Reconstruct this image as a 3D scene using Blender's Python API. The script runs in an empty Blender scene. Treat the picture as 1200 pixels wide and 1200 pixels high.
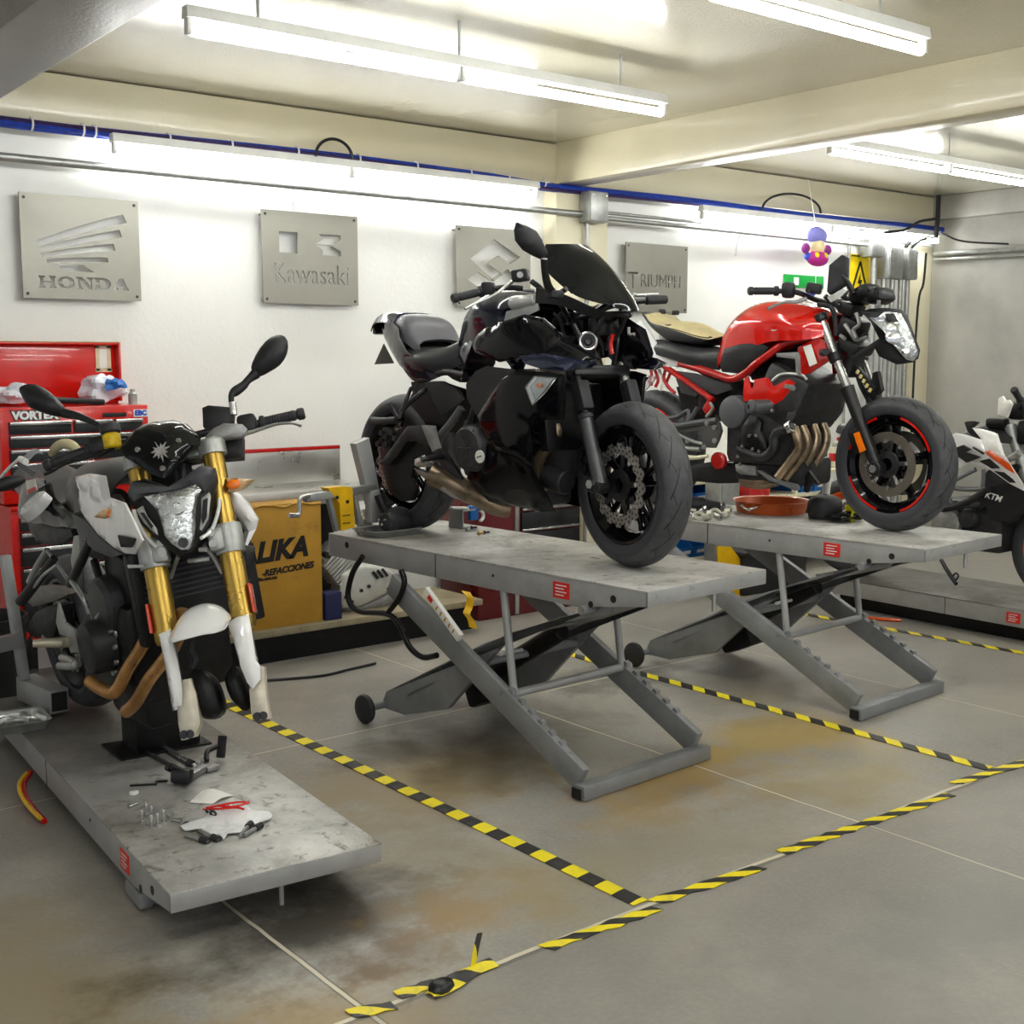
import bpy, bmesh, math, random
from math import sin, cos, tan, atan2, pi, sqrt, radians as R
from mathutils import Vector as V, Matrix, Euler
from mathutils.geometry import delaunay_2d_cdt
random.seed(7)
SC = bpy.context.scene
COL = SC.collection

# ---------------------------------------------------------------- camera
FPX = 1452.0
H = 1.6
PITCH = atan2(180, FPX)
YAW = atan2(1170, FPX / cos(PITCH))
FW = V((sin(YAW) * cos(PITCH), cos(YAW) * cos(PITCH), -sin(PITCH)))
RT = V((cos(YAW), -sin(YAW), 0))
UP = V((sin(YAW) * sin(PITCH), cos(YAW) * sin(PITCH), cos(PITCH)))
EYE = V((0, 0, H))
cd = bpy.data.cameras.new('camera')
cam = bpy.data.objects.new('camera', cd)
COL.objects.link(cam)
cd.sensor_width = 36.0
cd.lens = 36.0 * FPX / 1200.0
cd.clip_start = 0.05
M3 = Matrix((RT, UP, -FW)).transposed()
cam.matrix_world = Matrix.Translation(EYE) @ M3.to_4x4()
SC.camera = cam


def ray(px, py):
    return FW + RT * ((px - 600) / FPX) - UP * ((py - 600) / FPX)


def gz(px, py, z):
    d = ray(px, py)
    return EYE + d * ((z - H) / d.z)


def gy(px, py, y):
    d = ray(px, py)
    return EYE + d * (y / d.y)


def gx(px, py, x):
    d = ray(px, py)
    return EYE + d * (x / d.x)


class Frame:
    """a thing's own frame: origin on what it stands on, heading angle"""

    def __init__(s, loc, ang):
        s.loc = V(loc)
        s.ang = ang
        s.m = Matrix.Translation(s.loc) @ Matrix.Rotation(ang, 4, 'Z')
        s.i = s.m.inverted()
        s.e = s.i @ EYE
        s.r = s.i.to_3x3()

    @staticmethod
    def from_matrix(m):
        f = Frame((0, 0, 0), 0.0)
        f.m = m.copy()
        f.i = m.inverted()
        f.e = f.i @ EYE
        f.r = f.i.to_3x3()
        return f

    def _u(s, px, py, k, val):
        d = s.r @ ray(px, py)
        return s.e + d * ((val - s.e[k]) / d[k])

    def x(s, px, py, v):
        return s._u(px, py, 0, v)

    def y(s, px, py, v):
        return s._u(px, py, 1, v)

    def z(s, px, py, v):
        return s._u(px, py, 2, v)


# ---------------------------------------------------------------- materials
def lin(h):
    h = h.lstrip('#')
    o = []
    for i in (0, 2, 4):
        c = int(h[i:i + 2], 16) / 255
        o.append(c / 12.92 if c <= 0.04045 else ((c + 0.055) / 1.055) ** 2.4)
    return (*o, 1)


def nd(nt, t, **kw):
    n = nt.nodes.new(t)
    for k, v in kw.items():
        if k in n.inputs:
            n.inputs[k].default_value = v
        else:
            setattr(n, k, v)
    return n


def ramp(nt, src, stops):
    n = nt.nodes.new('ShaderNodeValToRGB')
    e = n.color_ramp.elements
    while len(e) < len(stops):
        e.new(0.5)
    for k, (p, c) in enumerate(stops):
        e[k].position = p
        e[k].color = c if not isinstance(c, (int, float)) else (c, c, c, 1)
    nt.links.new(src, n.inputs[0])
    return n.outputs[0]


def mixc(nt, fac, a, b, mode='MIX'):
    n = nt.nodes.new('ShaderNodeMix')
    n.data_type = 'RGBA'
    n.blend_type = mode
    for sock, v in ((n.inputs[0], fac), (n.inputs[6], a), (n.inputs[7], b)):
        if hasattr(v, 'links'):
            nt.links.new(v, sock)
        else:
            sock.default_value = v
    return n.outputs[2]


def mth(nt, op, a, b=None, c=None):
    n = nt.nodes.new('ShaderNodeMath')
    n.operation = op
    for k, v in enumerate((a, b, c)):
        if v is None:
            continue
        if hasattr(v, 'links'):
            nt.links.new(v, n.inputs[k])
        else:
            n.inputs[k].default_value = v
    return n.outputs[0]


def base(name):
    m = bpy.data.materials.new(name)
    m.use_nodes = True
    nt = m.node_tree
    b = nt.nodes['Principled BSDF']
    return m, nt, b


def noisy(nt, scale, detail=4, rough=0.6, vec=None, dist=0.0):
    n = nd(nt, 'ShaderNodeTexNoise', Scale=scale, Detail=detail, Roughness=rough, Distortion=dist)
    if vec is None:
        tc = nt.nodes.new('ShaderNodeTexCoord')
        vec = tc.outputs['Object']
    nt.links.new(vec, n.inputs['Vector'])
    return n.outputs[0]


def pm(name, col, rough=0.5, metal=0.0, var=0.12, scale=9.0, bump=0.0, bscale=60.0, coat=0.0, dirt=None, trans=0.0, ior=1.45, alpha=1.0, spec=0.5):
    """procedural painted / metal / plastic surface with a little variation"""
    m, nt, b = base(name)
    c = lin(col)
    f = noisy(nt, scale)
    lo = tuple(max(0, x * (1 - var * 1.6)) for x in c[:3]) + (1,)
    hi = tuple(min(1, x * (1 + var)) for x in c[:3]) + (1,)
    cc = ramp(nt, f, [(0.3, lo), (0.7, hi)])
    if dirt:
        f2 = noisy(nt, dirt[1], 6, 0.7)
        cc = mixc(nt, ramp(nt, f2, [(dirt[2], 0.0), (dirt[2] + 0.12, dirt[3] if len(dirt) > 3 else 0.9)]), cc, lin(dirt[0]))
    nt.links.new(cc, b.inputs['Base Color'])
    rr = ramp(nt, f, [(0.3, max(0.02, rough * 0.85)), (0.7, min(1, rough * 1.15))])
    nt.links.new(rr, b.inputs['Roughness'])
    b.inputs['Metallic'].default_value = metal
    b.inputs['Coat Weight'].default_value = coat
    b.inputs['Coat Roughness'].default_value = 0.04
    b.inputs['Transmission Weight'].default_value = trans
    b.inputs['IOR'].default_value = ior
    b.inputs['Alpha'].default_value = alpha
    b.inputs['Specular IOR Level'].default_value = spec
    if bump:
        bn = nd(nt, 'ShaderNodeBump', Strength=bump, Distance=0.01)
        nt.links.new(noisy(nt, bscale, 3), bn.inputs['Height'])
        nt.links.new(bn.outputs[0], b.inputs['Normal'])
    return m


def emit(name, col, s):
    m, nt, b = base(name)
    b.inputs['Base Color'].default_value = (0.9, 0.9, 0.88, 1)
    b.inputs['Emission Color'].default_value = lin(col)
    b.inputs['Emission Strength'].default_value = s
    return m


# ---------------------------------------------------------------- mesh tools
def cr(pts, k, closed=False):
    """Catmull-Rom through pts, k segments per span"""
    n = len(pts)
    if n < 3 or k <= 1:
        return [p.copy() for p in pts]
    out = []
    rng = range(n if closed else n - 1)
    for i in rng:
        if closed:
            a, b, c, d = pts[(i - 1) % n], pts[i], pts[(i + 1) % n], pts[(i + 2) % n]
        else:
            b, c = pts[i], pts[i + 1]
            a = pts[i - 1] if i else b + (b - c)
            d = pts[i + 2] if i + 2 < n else c + (c - b)
        for j in range(k):
            t = j / k
            out.append(0.5 * ((2 * b) + (c - a) * t + (2 * a - 5 * b + 4 * c - d) * t * t + (3 * b - a - 3 * c + d) * t ** 3))
    if not closed:
        out.append(pts[-1].copy())
    return out


def rotm(axis):
    """matrix taking Z to axis"""
    return V((0, 0, 1)).rotation_difference(V(axis).normalized()).to_matrix()


class MB:
    def __init__(s):
        s.b = bmesh.new()

    def box(s, c, size, rot=None, bev=0.0, seg=2):
        m = Matrix.Translation(V(c))
        if rot is not None:
            m = m @ (rot.to_4x4() if isinstance(rot, Matrix) else Euler(rot).to_matrix().to_4x4())
        r = bmesh.ops.create_cube(s.b, size=1.0, matrix=m @ Matrix.Diagonal((*size, 1)))
        if bev:
            ed = list({e for v in r['verts'] for e in v.link_edges})
            bmesh.ops.bevel(s.b, geom=ed, offset=min(bev, min(size) * 0.45), segments=seg, affect='EDGES', profile=0.5)
        return s

    def bar(s, a, b, w, h, bev=0.0, up=(0, 0, 1)):
        """box from a to b, w across, h along up-ish"""
        a, b = V(a), V(b)
        d = b - a
        x = d.normalized()
        y = V(up).cross(x)
        if y.length < 1e-4:
            y = V((0, 1, 0)).cross(x)
        y.normalize()
        z = x.cross(y)
        m = Matrix((x, y, z)).transposed()
        return s.box((a + b) / 2, (d.length, w, h), m, bev)

    def rings(s, rings, closed=False, caps=True):
        b = s.b
        rv = [[b.verts.new(p) for p in r] for r in rings]
        n = len(rv[0])
        k = len(rv)
        for i in range(k if closed else k - 1):
            p, q = rv[i], rv[(i + 1) % k]
            for j in range(n):
                f = (p[j], p[(j + 1) % n], q[(j + 1) % n], q[j])
                try:
                    b.faces.new(f)
                except ValueError:
                    pass
        if caps and not closed:
            for r in (rv[0][::-1], rv[-1]):
                try:
                    b.faces.new(r)
                except ValueError:
                    pass
        return s

    def tube(s, pts, r, n=10, k=5, closed=False, caps=True, flat=1.0):
        pts = [V(p) for p in pts]
        if hasattr(r, '__len__'):
            rr = [V((x, 0, 0)) for x in r]
            rs = [v.x for v in cr(rr, k, closed)] if len(pts) > 2 else list(r)
        path = cr(pts, k, closed) if len(pts) > 2 else pts
        if not hasattr(r, '__len__'):
            rs = [r] * len(path)
        m = len(path)
        nrm = None
        rings = []
        for i, p in enumerate(path):
            a = path[(i - 1) % m] if (i or closed) else p
            c = path[(i + 1) % m] if (i < m - 1 or closed) else p
            t = (c - a)
            t = t.normalized() if t.length > 1e-9 else V((0, 0, 1))
            if nrm is None:
                nrm = t.orthogonal().normalized() if abs(t.z) > .95 else t.cross(V((0, 0, 1))).normalized()
            nrm = (nrm - t * nrm.dot(t))
            nrm = nrm.normalized() if nrm.length > 1e-6 else t.orthogonal().normalized()
            bn = t.cross(nrm)
            rings.append([p + nrm * (rs[i] * cos(2 * pi * j / n)) + bn * (rs[i] * flat * sin(2 * pi * j / n)) for j in range(n)])
        return s.rings(rings, closed, caps)

    def lathe(s, prof, c, axis=(0, 0, 1), n=32, closed=False, a0=0.0, a1=2 * pi):
        """prof = [(radius, height along axis)]"""
        m = rotm(axis)
        c = V(c)
        full = abs(a1 - a0 - 2 * pi) < 1e-6
        kk = n if full else n + 1
        rings = []
        for j in range(kk):
            a = a0 + (a1 - a0) * j / n
            rings.append([c + m @ V((r * cos(a), r * sin(a), h)) for r, h in prof])
        b = s.b
        rv = []
        q = len(prof)
        pole = {}
        for ring in rings:
            row = []
            for i, p in enumerate(ring):
                if prof[i][0] < 1e-7:
                    if i not in pole:
                        pole[i] = b.verts.new(p)
                    row.append(pole[i])
                else:
                    row.append(b.verts.new(p))
            rv.append(row)
        for j in range(kk if full else kk - 1):
            A, B = rv[j], rv[(j + 1) % kk]
            for i in range(q if closed else q - 1):
                f = []
                for v in (A[i], A[(i + 1) % q], B[(i + 1) % q], B[i]):
                    if v not in f:
                        f.append(v)
                if len(f) > 2:
                    try:
                        b.faces.new(f)
                    except ValueError:
                        pass
        return s

    def cyl(s, a, b, r, n=20, bev=0.0, r2=None):
        a, b = V(a), V(b)
        h = (b - a).length
        r2 = r if r2 is None else r2
        e = min(bev, h * .45, r * .45)
        pr = [(0, 0), (r - e, 0), (r, e), (r2, h - e), (r2 - e, h), (0, h)] if e else [(0, 0), (r, 0), (r2, h), (0, h)]
        return s.lathe(pr, a, b - a, n)

    def ball(s, c, rad, rot=None, u=16, v=10):
        m = Matrix.Translation(V(c))
        if rot is not None:
            m = m @ (rot.to_4x4() if isinstance(rot, Matrix) else Euler(rot).to_matrix().to_4x4())
        rad = (rad,) * 3 if not hasattr(rad, '__len__') else rad
        bmesh.ops.create_uvsphere(s.b, u_segments=u, v_segments=v, radius=1.0, matrix=m @ Matrix.Diagonal((*rad, 1)))
        return s

    def poly(s, pts, off, bev=0.0):
        """flat polygon pts (3-D) extruded by vector off"""
        off = V(off)
        A = [V(p) for p in pts]
        v0 = [s.b.verts.new(p) for p in A]
        v1 = [s.b.verts.new(p + off) for p in A]
        n = len(A)
        fs = [s.b.faces.new(v0), s.b.faces.new(v1[::-1])]
        for i in range(n):
            fs.append(s.b.faces.new((v0[i], v1[i], v1[(i + 1) % n], v0[(i + 1) % n])))
        if bev:
            bmesh.ops.recalc_face_normals(s.b, faces=fs)
            ed = [e for f in fs[:2] for e in f.edges]
            bmesh.ops.bevel(s.b, geom=list(set(ed)), offset=bev, segments=2, affect='EDGES', profile=0.5)
        return s

    def pillow(s, pts, k=1, bulge=0.0, w=0.05, thick=0.004, drop=1, h=0.02, sgn=None, back=True):
        """curved panel with any outline: pts are 3-D, coordinate `drop` is the depth and is
        interpolated inside; the middle bulges outward (sgn * drop axis)"""
        pts = [V(p) for p in pts]
        if k > 1:
            pts = cr(pts, k, True)
        ax = [i for i in range(3) if i != drop]
        o2 = [V((p[ax[0]], p[ax[1]])) for p in pts]
        if sgn is None:
            sgn = -1 if sum(p[drop] for p in pts) < 0 else 1
        n = len(pts)
        area = sum(o2[i].x * o2[(i + 1) % n].y - o2[(i + 1) % n].x * o2[i].y for i in range(n))
        if area < 0:
            pts.reverse()
            o2.reverse()
        lo = V((min(p.x for p in o2), min(p.y for p in o2)))
        hi = V((max(p.x for p in o2), max(p.y for p in o2)))

        def inside(q):
            c = False
            j = n - 1
            for i in range(n):
                a, b = o2[i], o2[j]
                if (a.y > q.y) != (b.y > q.y) and q.x < (b.x - a.x) * (q.y - a.y) / (b.y - a.y) + a.x:
                    c = not c
                j = i
            return c

        def dist(q):
            best = 1e9
            for i in range(n):
                a, b = o2[i], o2[(i + 1) % n]
                ab = b - a
                t = max(0, min(1, (q - a).dot(ab) / max(ab.length_squared, 1e-12)))
                best = min(best, (a + ab * t - q).length)
            return best

        inn = []
        y = lo.y + h * .5
        row = 0
        while y < hi.y:
            x = lo.x + h * (.5 if row % 2 else .25)
            while x < hi.x:
                q = V((x, y))
                if inside(q):
                    d = dist(q)
                    if d > h * .45:
                        inn.append((q, d))
                x += h
            y += h * .87
            row += 1
        allp = o2 + [q for q, d in inn]
        vs, es, fs, *_ = delaunay_2d_cdt(allp, [(i, (i + 1) % n) for i in range(n)], [], 1, 1e-7)
        NV = len(vs)
        key = {(round(o2[i].x, 6), round(o2[i].y, 6)): pts[i][drop] for i in range(n)}
        fixed = [key.get((round(v.x, 6), round(v.y, 6))) for v in vs]
        nb = [set() for _ in range(NV)]
        for f in fs:
            m_ = len(f)
            for i in range(m_):
                nb[f[i]].add(f[(i + 1) % m_])
                nb[f[(i + 1) % m_]].add(f[i])
        mean = sum(p[drop] for p in pts) / n
        Z = [mean if c is None else c for c in fixed]
        Bz = [0.0] * NV
        free = [i for i in range(NV) if fixed[i] is None and nb[i]]
        for it in range(120):
            for i in free:
                k_ = len(nb[i])
                Z[i] = sum(Z[j] for j in nb[i]) / k_
                Bz[i] = sum(Bz[j] for j in nb[i]) / k_ + 1.0
        mx = max(Bz) or 1.0
        P = []
        for i, v in enumerate(vs):
            p = [0, 0, 0]
            p[ax[0]], p[ax[1]], p[drop] = v.x, v.y, Z[i] + sgn * bulge * (Bz[i] / mx) ** .75
            P.append(V(p))
        off = V((0, 0, 0))
        off[drop] = -sgn * thick
        b = s.b
        va = [b.verts.new(p) for p in P]
        new = []
        for f in fs:
            try:
                new.append(b.faces.new([va[i] for i in f]))
            except ValueError:
                pass
        if back:
            vb = [b.verts.new(p + off) for p in P]
            cnt = {}
            for f in fs:
                try:
                    b.faces.new([vb[i] for i in f][::-1])
                except ValueError:
                    pass
                for i in range(len(f)):
                    e = (f[i], f[(i + 1) % len(f)])
                    cnt[e] = 1
            for (i, j) in list(cnt):
                if (j, i) not in cnt:
                    try:
                        b.faces.new((va[j], va[i], vb[i], vb[j]))
                    except ValueError:
                        pass
        return s

    def sheet(s, rows, k=4, thick=0.004, sgn=1):
        """smooth surface through a grid of points, given a thickness"""
        rows = [[V(p) for p in r] for r in rows]
        rows = [cr(r, k) for r in rows]
        cols = list(zip(*rows))
        cols = [cr(list(c), k) for c in cols]
        g = list(zip(*cols))
        nr, nc = len(g), len(g[0])
        nor = []
        for i in range(nr):
            row = []
            for j in range(nc):
                a = g[min(i + 1, nr - 1)][j] - g[max(i - 1, 0)][j]
                c = g[i][min(j + 1, nc - 1)] - g[i][max(j - 1, 0)]
                m = a.cross(c)
                row.append(m.normalized() * sgn if m.length > 1e-12 else V((0, 0, 1)))
            nor.append(row)
        b = s.b
        A = [[b.verts.new(p) for p in r] for r in g]
        B = [[b.verts.new(g[i][j] - nor[i][j] * thick) for j in range(nc)] for i in range(nr)]

        def q(*v):
            try:
                b.faces.new(v)
            except ValueError:
                pass
        for i in range(nr - 1):
            for j in range(nc - 1):
                q(A[i][j], A[i][j + 1], A[i + 1][j + 1], A[i + 1][j])
                q(B[i][j], B[i + 1][j], B[i + 1][j + 1], B[i][j + 1])
        for i in range(nr - 1):
            q(A[i][0], A[i + 1][0], B[i + 1][0], B[i][0])
            q(A[i][-1], B[i][-1], B[i + 1][-1], A[i + 1][-1])
        for j in range(nc - 1):
            q(A[0][j], B[0][j], B[0][j + 1], A[0][j + 1])
            q(A[-1][j], A[-1][j + 1], B[-1][j + 1], B[-1][j])
        return s

    def mirror(s, axis=1):
        """add the mirror image across the local plane"""
        g = bmesh.ops.duplicate(s.b, geom=s.b.verts[:] + s.b.edges[:] + s.b.faces[:])['geom']
        for v in g:
            if isinstance(v, bmesh.types.BMVert):
                v.co[axis] = -v.co[axis]
        bmesh.ops.reverse_faces(s.b, faces=[f for f in g if isinstance(f, bmesh.types.BMFace)])
        return s

    def flip(s, axis=1):
        for v in s.b.verts:
            v.co[axis] = -v.co[axis]
        bmesh.ops.reverse_faces(s.b, faces=s.b.faces[:])
        return s

    def xf(s, m):
        bmesh.ops.transform(s.b, matrix=m, verts=s.b.verts[:])
        return s

    def build(s, name, mat, parent=None, ang=38, label=None, smooth=True):
        bm = s.b
        bmesh.ops.recalc_face_normals(bm, faces=bm.faces[:])
        bm.normal_update()
        if smooth:
            for f in bm.faces:
                f.smooth = True
            lim = R(ang)
            for e in bm.edges:
                if len(e.link_faces) == 2:
                    if e.calc_face_angle(0) > lim:
                        e.smooth = False
        me = bpy.data.meshes.new(name)
        bm.to_mesh(me)
        bm.free()
        me.materials.append(mat)
        o = bpy.data.objects.new(name, me)
        COL.objects.link(o)
        if parent is not None:
            o.parent = parent
        if label:
            o['label'] = label
        return o


def both(mb, name, mat, par=None, label=None, axis=1, **k):
    """a part and its mirror image across the thing's centre plane, two objects"""
    o = mb.build(name, mat, par, label=label, **k)
    me = o.data.copy()
    sc = [1, 1, 1]
    sc[axis] = -1
    me.transform(Matrix.Diagonal((*sc, 1)))
    me.flip_normals()
    c = bpy.data.objects.new(name, me)
    COL.objects.link(c)
    c.parent = par
    if label:
        c['label'] = label
    return o, c


def tag(o, label, cat, group=None, kind=None):
    o['label'] = label
    o['category'] = cat
    if group:
        o['group'] = group
    if kind:
        o['kind'] = kind
    return o


def thing(name, label, cat, loc=(0, 0, 0), rz=0.0, group=None):
    o = bpy.data.objects.new(name, None)
    o.empty_display_size = 0.1
    COL.objects.link(o)
    o.location = loc
    o.rotation_euler = (0, 0, rz)
    return tag(o, label, cat, group)


def struct(o):
    o['kind'] = 'structure'
    return o


def copy_tree(o, parent=None):
    c = o.copy()
    COL.objects.link(c)
    c.parent = parent
    for ch in list(o.children):
        copy_tree(ch, c)
    return c


def text_mesh(txt, size, depth, shear=0.0, bold=0.0, spacing=1.0):
    """lettering as raw mesh data (vertices, faces) lying in XY, centred"""
    cu = bpy.data.curves.new('t', 'FONT')
    cu.body = txt
    cu.size = size
    cu.extrude = depth / 2
    cu.shear = shear
    cu.offset = bold
    cu.space_character = spacing
    cu.align_x = 'CENTER'
    cu.align_y = 'CENTER'
    cu.resolution_u = 3
    ob = bpy.data.objects.new('t', cu)
    COL.objects.link(ob)
    dg = bpy.context.evaluated_depsgraph_get()
    me = bpy.data.meshes.new_from_object(ob.evaluated_get(dg))
    bpy.data.objects.remove(ob)
    bpy.data.curves.remove(cu)
    return me


def lettering(name, txt, size, m, mat, parent=None, depth=0.002, shear=0.0, bold=0.0, sx=1.0, spacing=1.0, label=None):
    me = text_mesh(txt, size, depth, shear, bold, spacing)
    me.transform(m @ Matrix.Diagonal((sx, 1, 1, 1)))
    me.materials.clear()
    me.materials.append(mat)
    o = bpy.data.objects.new(name, me)
    COL.objects.link(o)
    o.parent = parent
    if label:
        o['label'] = label
    return o


def mat4(o, x, y):
    """matrix with origin o, x and y axes"""
    x = V(x).normalized()
    y = V(y)
    z = x.cross(y).normalized()
    y = z.cross(x)
    m = Matrix((x, y, z)).transposed().to_4x4()
    m.translation = V(o)
    return m
# ================================================================ ROOM
YW = 6.44      # back wall
XR = 9.87      # right wall
ZC = 3.0       # ceiling


def m_floor():
    m, nt, b = base('polished_concrete')
    tc = nt.nodes.new('ShaderNodeTexCoord')
    P = tc.outputs['Object']
    sp = nt.nodes.new('ShaderNodeSeparateXYZ')
    nt.links.new(P, sp.inputs[0])
    X, Y = sp.outputs[0], sp.outputs[1]
    n1 = noisy(nt, 0.9, 6, 0.62, P, 0.4)
    n2 = noisy(nt, 5.0, 8, 0.7, P)
    n3 = noisy(nt, 60.0, 3, 0.6, P)
    col = ramp(nt, n1, [(0.3, lin('797772')), (0.48, lin('939089')), (0.56, lin('9d9990')), (0.72, lin('b2ada3'))])
    col = mixc(nt, ramp(nt, n2, [(0.35, 0.0), (0.7, 0.5)]), col, lin('7e7a74'))
    col = mixc(nt, ramp(nt, n3, [(0.4, 0.0), (0.75, 0.25)]), col, lin('c2bcb0'))
    warp = noisy(nt, 1.7, 5, 0.65, P)
    w2 = noisy(nt, 4.5, 5, 0.7, P)

    def blot(cx, cy, rx, ry, c, amt, soft=0.9):
        nonlocal col
        dx = mth(nt, 'DIVIDE', mth(nt, 'SUBTRACT', X, cx), rx)
        dy = mth(nt, 'DIVIDE', mth(nt, 'SUBTRACT', Y, cy), ry)
        d = mth(nt, 'SQRT', mth(nt, 'ADD', mth(nt, 'MULTIPLY', dx, dx), mth(nt, 'MULTIPLY', dy, dy)))
        d = mth(nt, 'ADD', d, mth(nt, 'MULTIPLY', mth(nt, 'SUBTRACT', mth(nt, 'ADD', warp, w2), 1.0), 2.0))
        f = ramp(nt, d, [(0.25, amt), (1.15 if soft > 0.8 else 0.6, 0.0)])
        col = mixc(nt, f, col, lin(c))
    # oil and tyre dirt worn into the slab under and around the lifts
    for a in ((2.6, 3.75, .75, .5, '8f7a52', .75), (2.1, 3.3, .6, .6, '857a63', .6), (3.25, 3.15, .55, .4, 'a48648', .85), (2.9, 3.7, .35, .3, '564d3a', .7), (2.75, 4.15, .4, .22, '4a463e', .75),
              (3.3, 4.1, .6, .4, '605b50', .65), (4.15, 3.3, .6, .4, 'a38c50', .85), (4.45, 3.75, .5, .4, '7d7358', .6), (4.2, 4.5, .5, .35, '3f3d38', .8), (3.9, 2.75, .6, .3, '9a8b60', .6),
              (1.3, 2.45, .55, .45, '9b8355', .8), (.85, 3.1, .5, .8, '8f8264', .8), (1.65, 2.95, .6, .4, '35312b', .9), (1.75, 2.7, .3, .2, '6a4f2e', .7), (2.05, 2.78, .4, .25, '9a7a48', .75),
              (.6, 2.2, .6, .4, '8d826a', .6), (2.3, 2.7, .5, .4, '9a9176', .5), (3.0, 2.75, .7, .35, '87806c', .5), (5.3, 2.9, .7, .5, '9a9788', .5),
              (3.2, 1.8, .6, .25, '6d6b69', .5), (2.4, 1.7, .8, .4, '757371', .5), (1.2, 1.9, .5, .3, '8a8067', .5)):
        blot(*a)
    # pale joints between the slabs
    jw = mth(nt, 'MULTIPLY', mth(nt, 'SUBTRACT', noisy(nt, 3.0, 3, 0.6, P), 0.5), 0.02)
    ln = None
    for ax, v, w in ((X, 1.52, .006), (X, 3.53, .006), (X, 5.18, .005), (X, 7.2, .005), (Y, 2.47, .008), (Y, 4.47, .005), (Y, 0.4, .007)):
        d = mth(nt, 'ABSOLUTE', mth(nt, 'SUBTRACT', mth(nt, 'ADD', ax, jw), v))
        f = mth(nt, 'LESS_THAN', d, w)
        ln = f if ln is None else mth(nt, 'MAXIMUM', ln, f)
    dk = None
    for ax, v, w in ((X, 1.52, .012), (X, 3.53, .01), (X, 5.18, .009), (Y, 2.462, .016), (Y, 4.47, .009)):
        d = mth(nt, 'ABSOLUTE', mth(nt, 'SUBTRACT', mth(nt, 'ADD', ax, jw), v))
        f = mth(nt, 'LESS_THAN', d, w)
        dk = f if dk is None else mth(nt, 'MAXIMUM', dk, f)
    col = mixc(nt, mth(nt, 'MULTIPLY', dk, 0.55), col, lin('4a463f'))
    col = mixc(nt, mth(nt, 'MULTIPLY', ln, 0.9), col, lin('d8d0ba'))
    # the walkway outside the bays is a touch darker and smoother
    wk = mth(nt, 'LESS_THAN', mth(nt, 'ADD', Y, jw), 2.46)
    col = mixc(nt, mth(nt, 'MULTIPLY', wk, 0.35), col, lin('77746f'))
    nt.links.new(col, b.inputs['Base Color'])
    nt.links.new(ramp(nt, n1, [(0.3, 0.3), (0.7, 0.5)]), b.inputs['Roughness'])
    bn = nd(nt, 'ShaderNodeBump', Strength=0.12, Distance=0.01)
    nt.links.new(n2, bn.inputs['Height'])
    nt.links.new(bn.outputs[0], b.inputs['Normal'])
    return m


def m_paint(name, c, c2, rough, bump, bs, dirt=0.5):
    m, nt, b = base(name)
    f = noisy(nt, 1.2, 5)
    col = ramp(nt, f, [(0.3, lin(c)), (0.75, lin(c2))])
    sp = noisy(nt, 14, 8, 0.75)
    col = mixc(nt, ramp(nt, sp, [(0.66, 0.0), (0.76, dirt)]), col, lin('a39b88'))
    nt.links.new(col, b.inputs['Base Color'])
    b.inputs['Roughness'].default_value = rough
    bn = nd(nt, 'ShaderNodeBump', Strength=bump, Distance=0.008)
    nt.links.new(noisy(nt, bs, 4, 0.7), bn.inputs['Height'])
    nt.links.new(bn.outputs[0], b.inputs['Normal'])
    return m


M = {}
M['floor'] = m_floor()
M['wall'] = m_paint('white_wall_paint', 'e2e2dd', 'ecece8', 0.35, 0.25, 40, .3)
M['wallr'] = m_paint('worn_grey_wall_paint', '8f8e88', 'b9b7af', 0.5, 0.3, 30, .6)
M['cream'] = m_paint('warm_light_gloss_paint', 'dfd6b4', 'e9e2c6', 0.3, 0.25, 45, .12)  # cream is the warm tint of the light, put into the paint
M['ceil'] = m_paint('ceiling_gloss_paint', 'cdc8b2', 'd8d3c0', 0.16, 0.6, 70, .1)  # ceiling colour holds the same warm light tint
for k_, c_ in (('ceil', .7), ('cream', .3)):
    b_ = M[k_].node_tree.nodes['Principled BSDF']
    b_.inputs['Coat Weight'].default_value = c_
    b_.inputs['Coat Roughness'].default_value = .1
M['tube'] = emit('lit_tube', 'fafbf8', 21.0)
M['batten'] = pm('enamel_batten', 'dfe0dc', 0.35, 0, 0.05)
M['galv'] = pm('galvanised_steel', 'a9aba8', 0.42, 0.7, 0.15, 14)
M['lift'] = pm('grey_lift_paint', 'a4a5a4', 0.42, 0.25, 0.1, 7, 0.08, 90, dirt=('5b564d', 11, .64, .75))
M['liftd'] = pm('grey_lift_arm_paint', '8d8f90', 0.42, 0.25, 0.12, 8, 0.06, 90, dirt=('55524c', 9, .64, .6))


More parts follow.
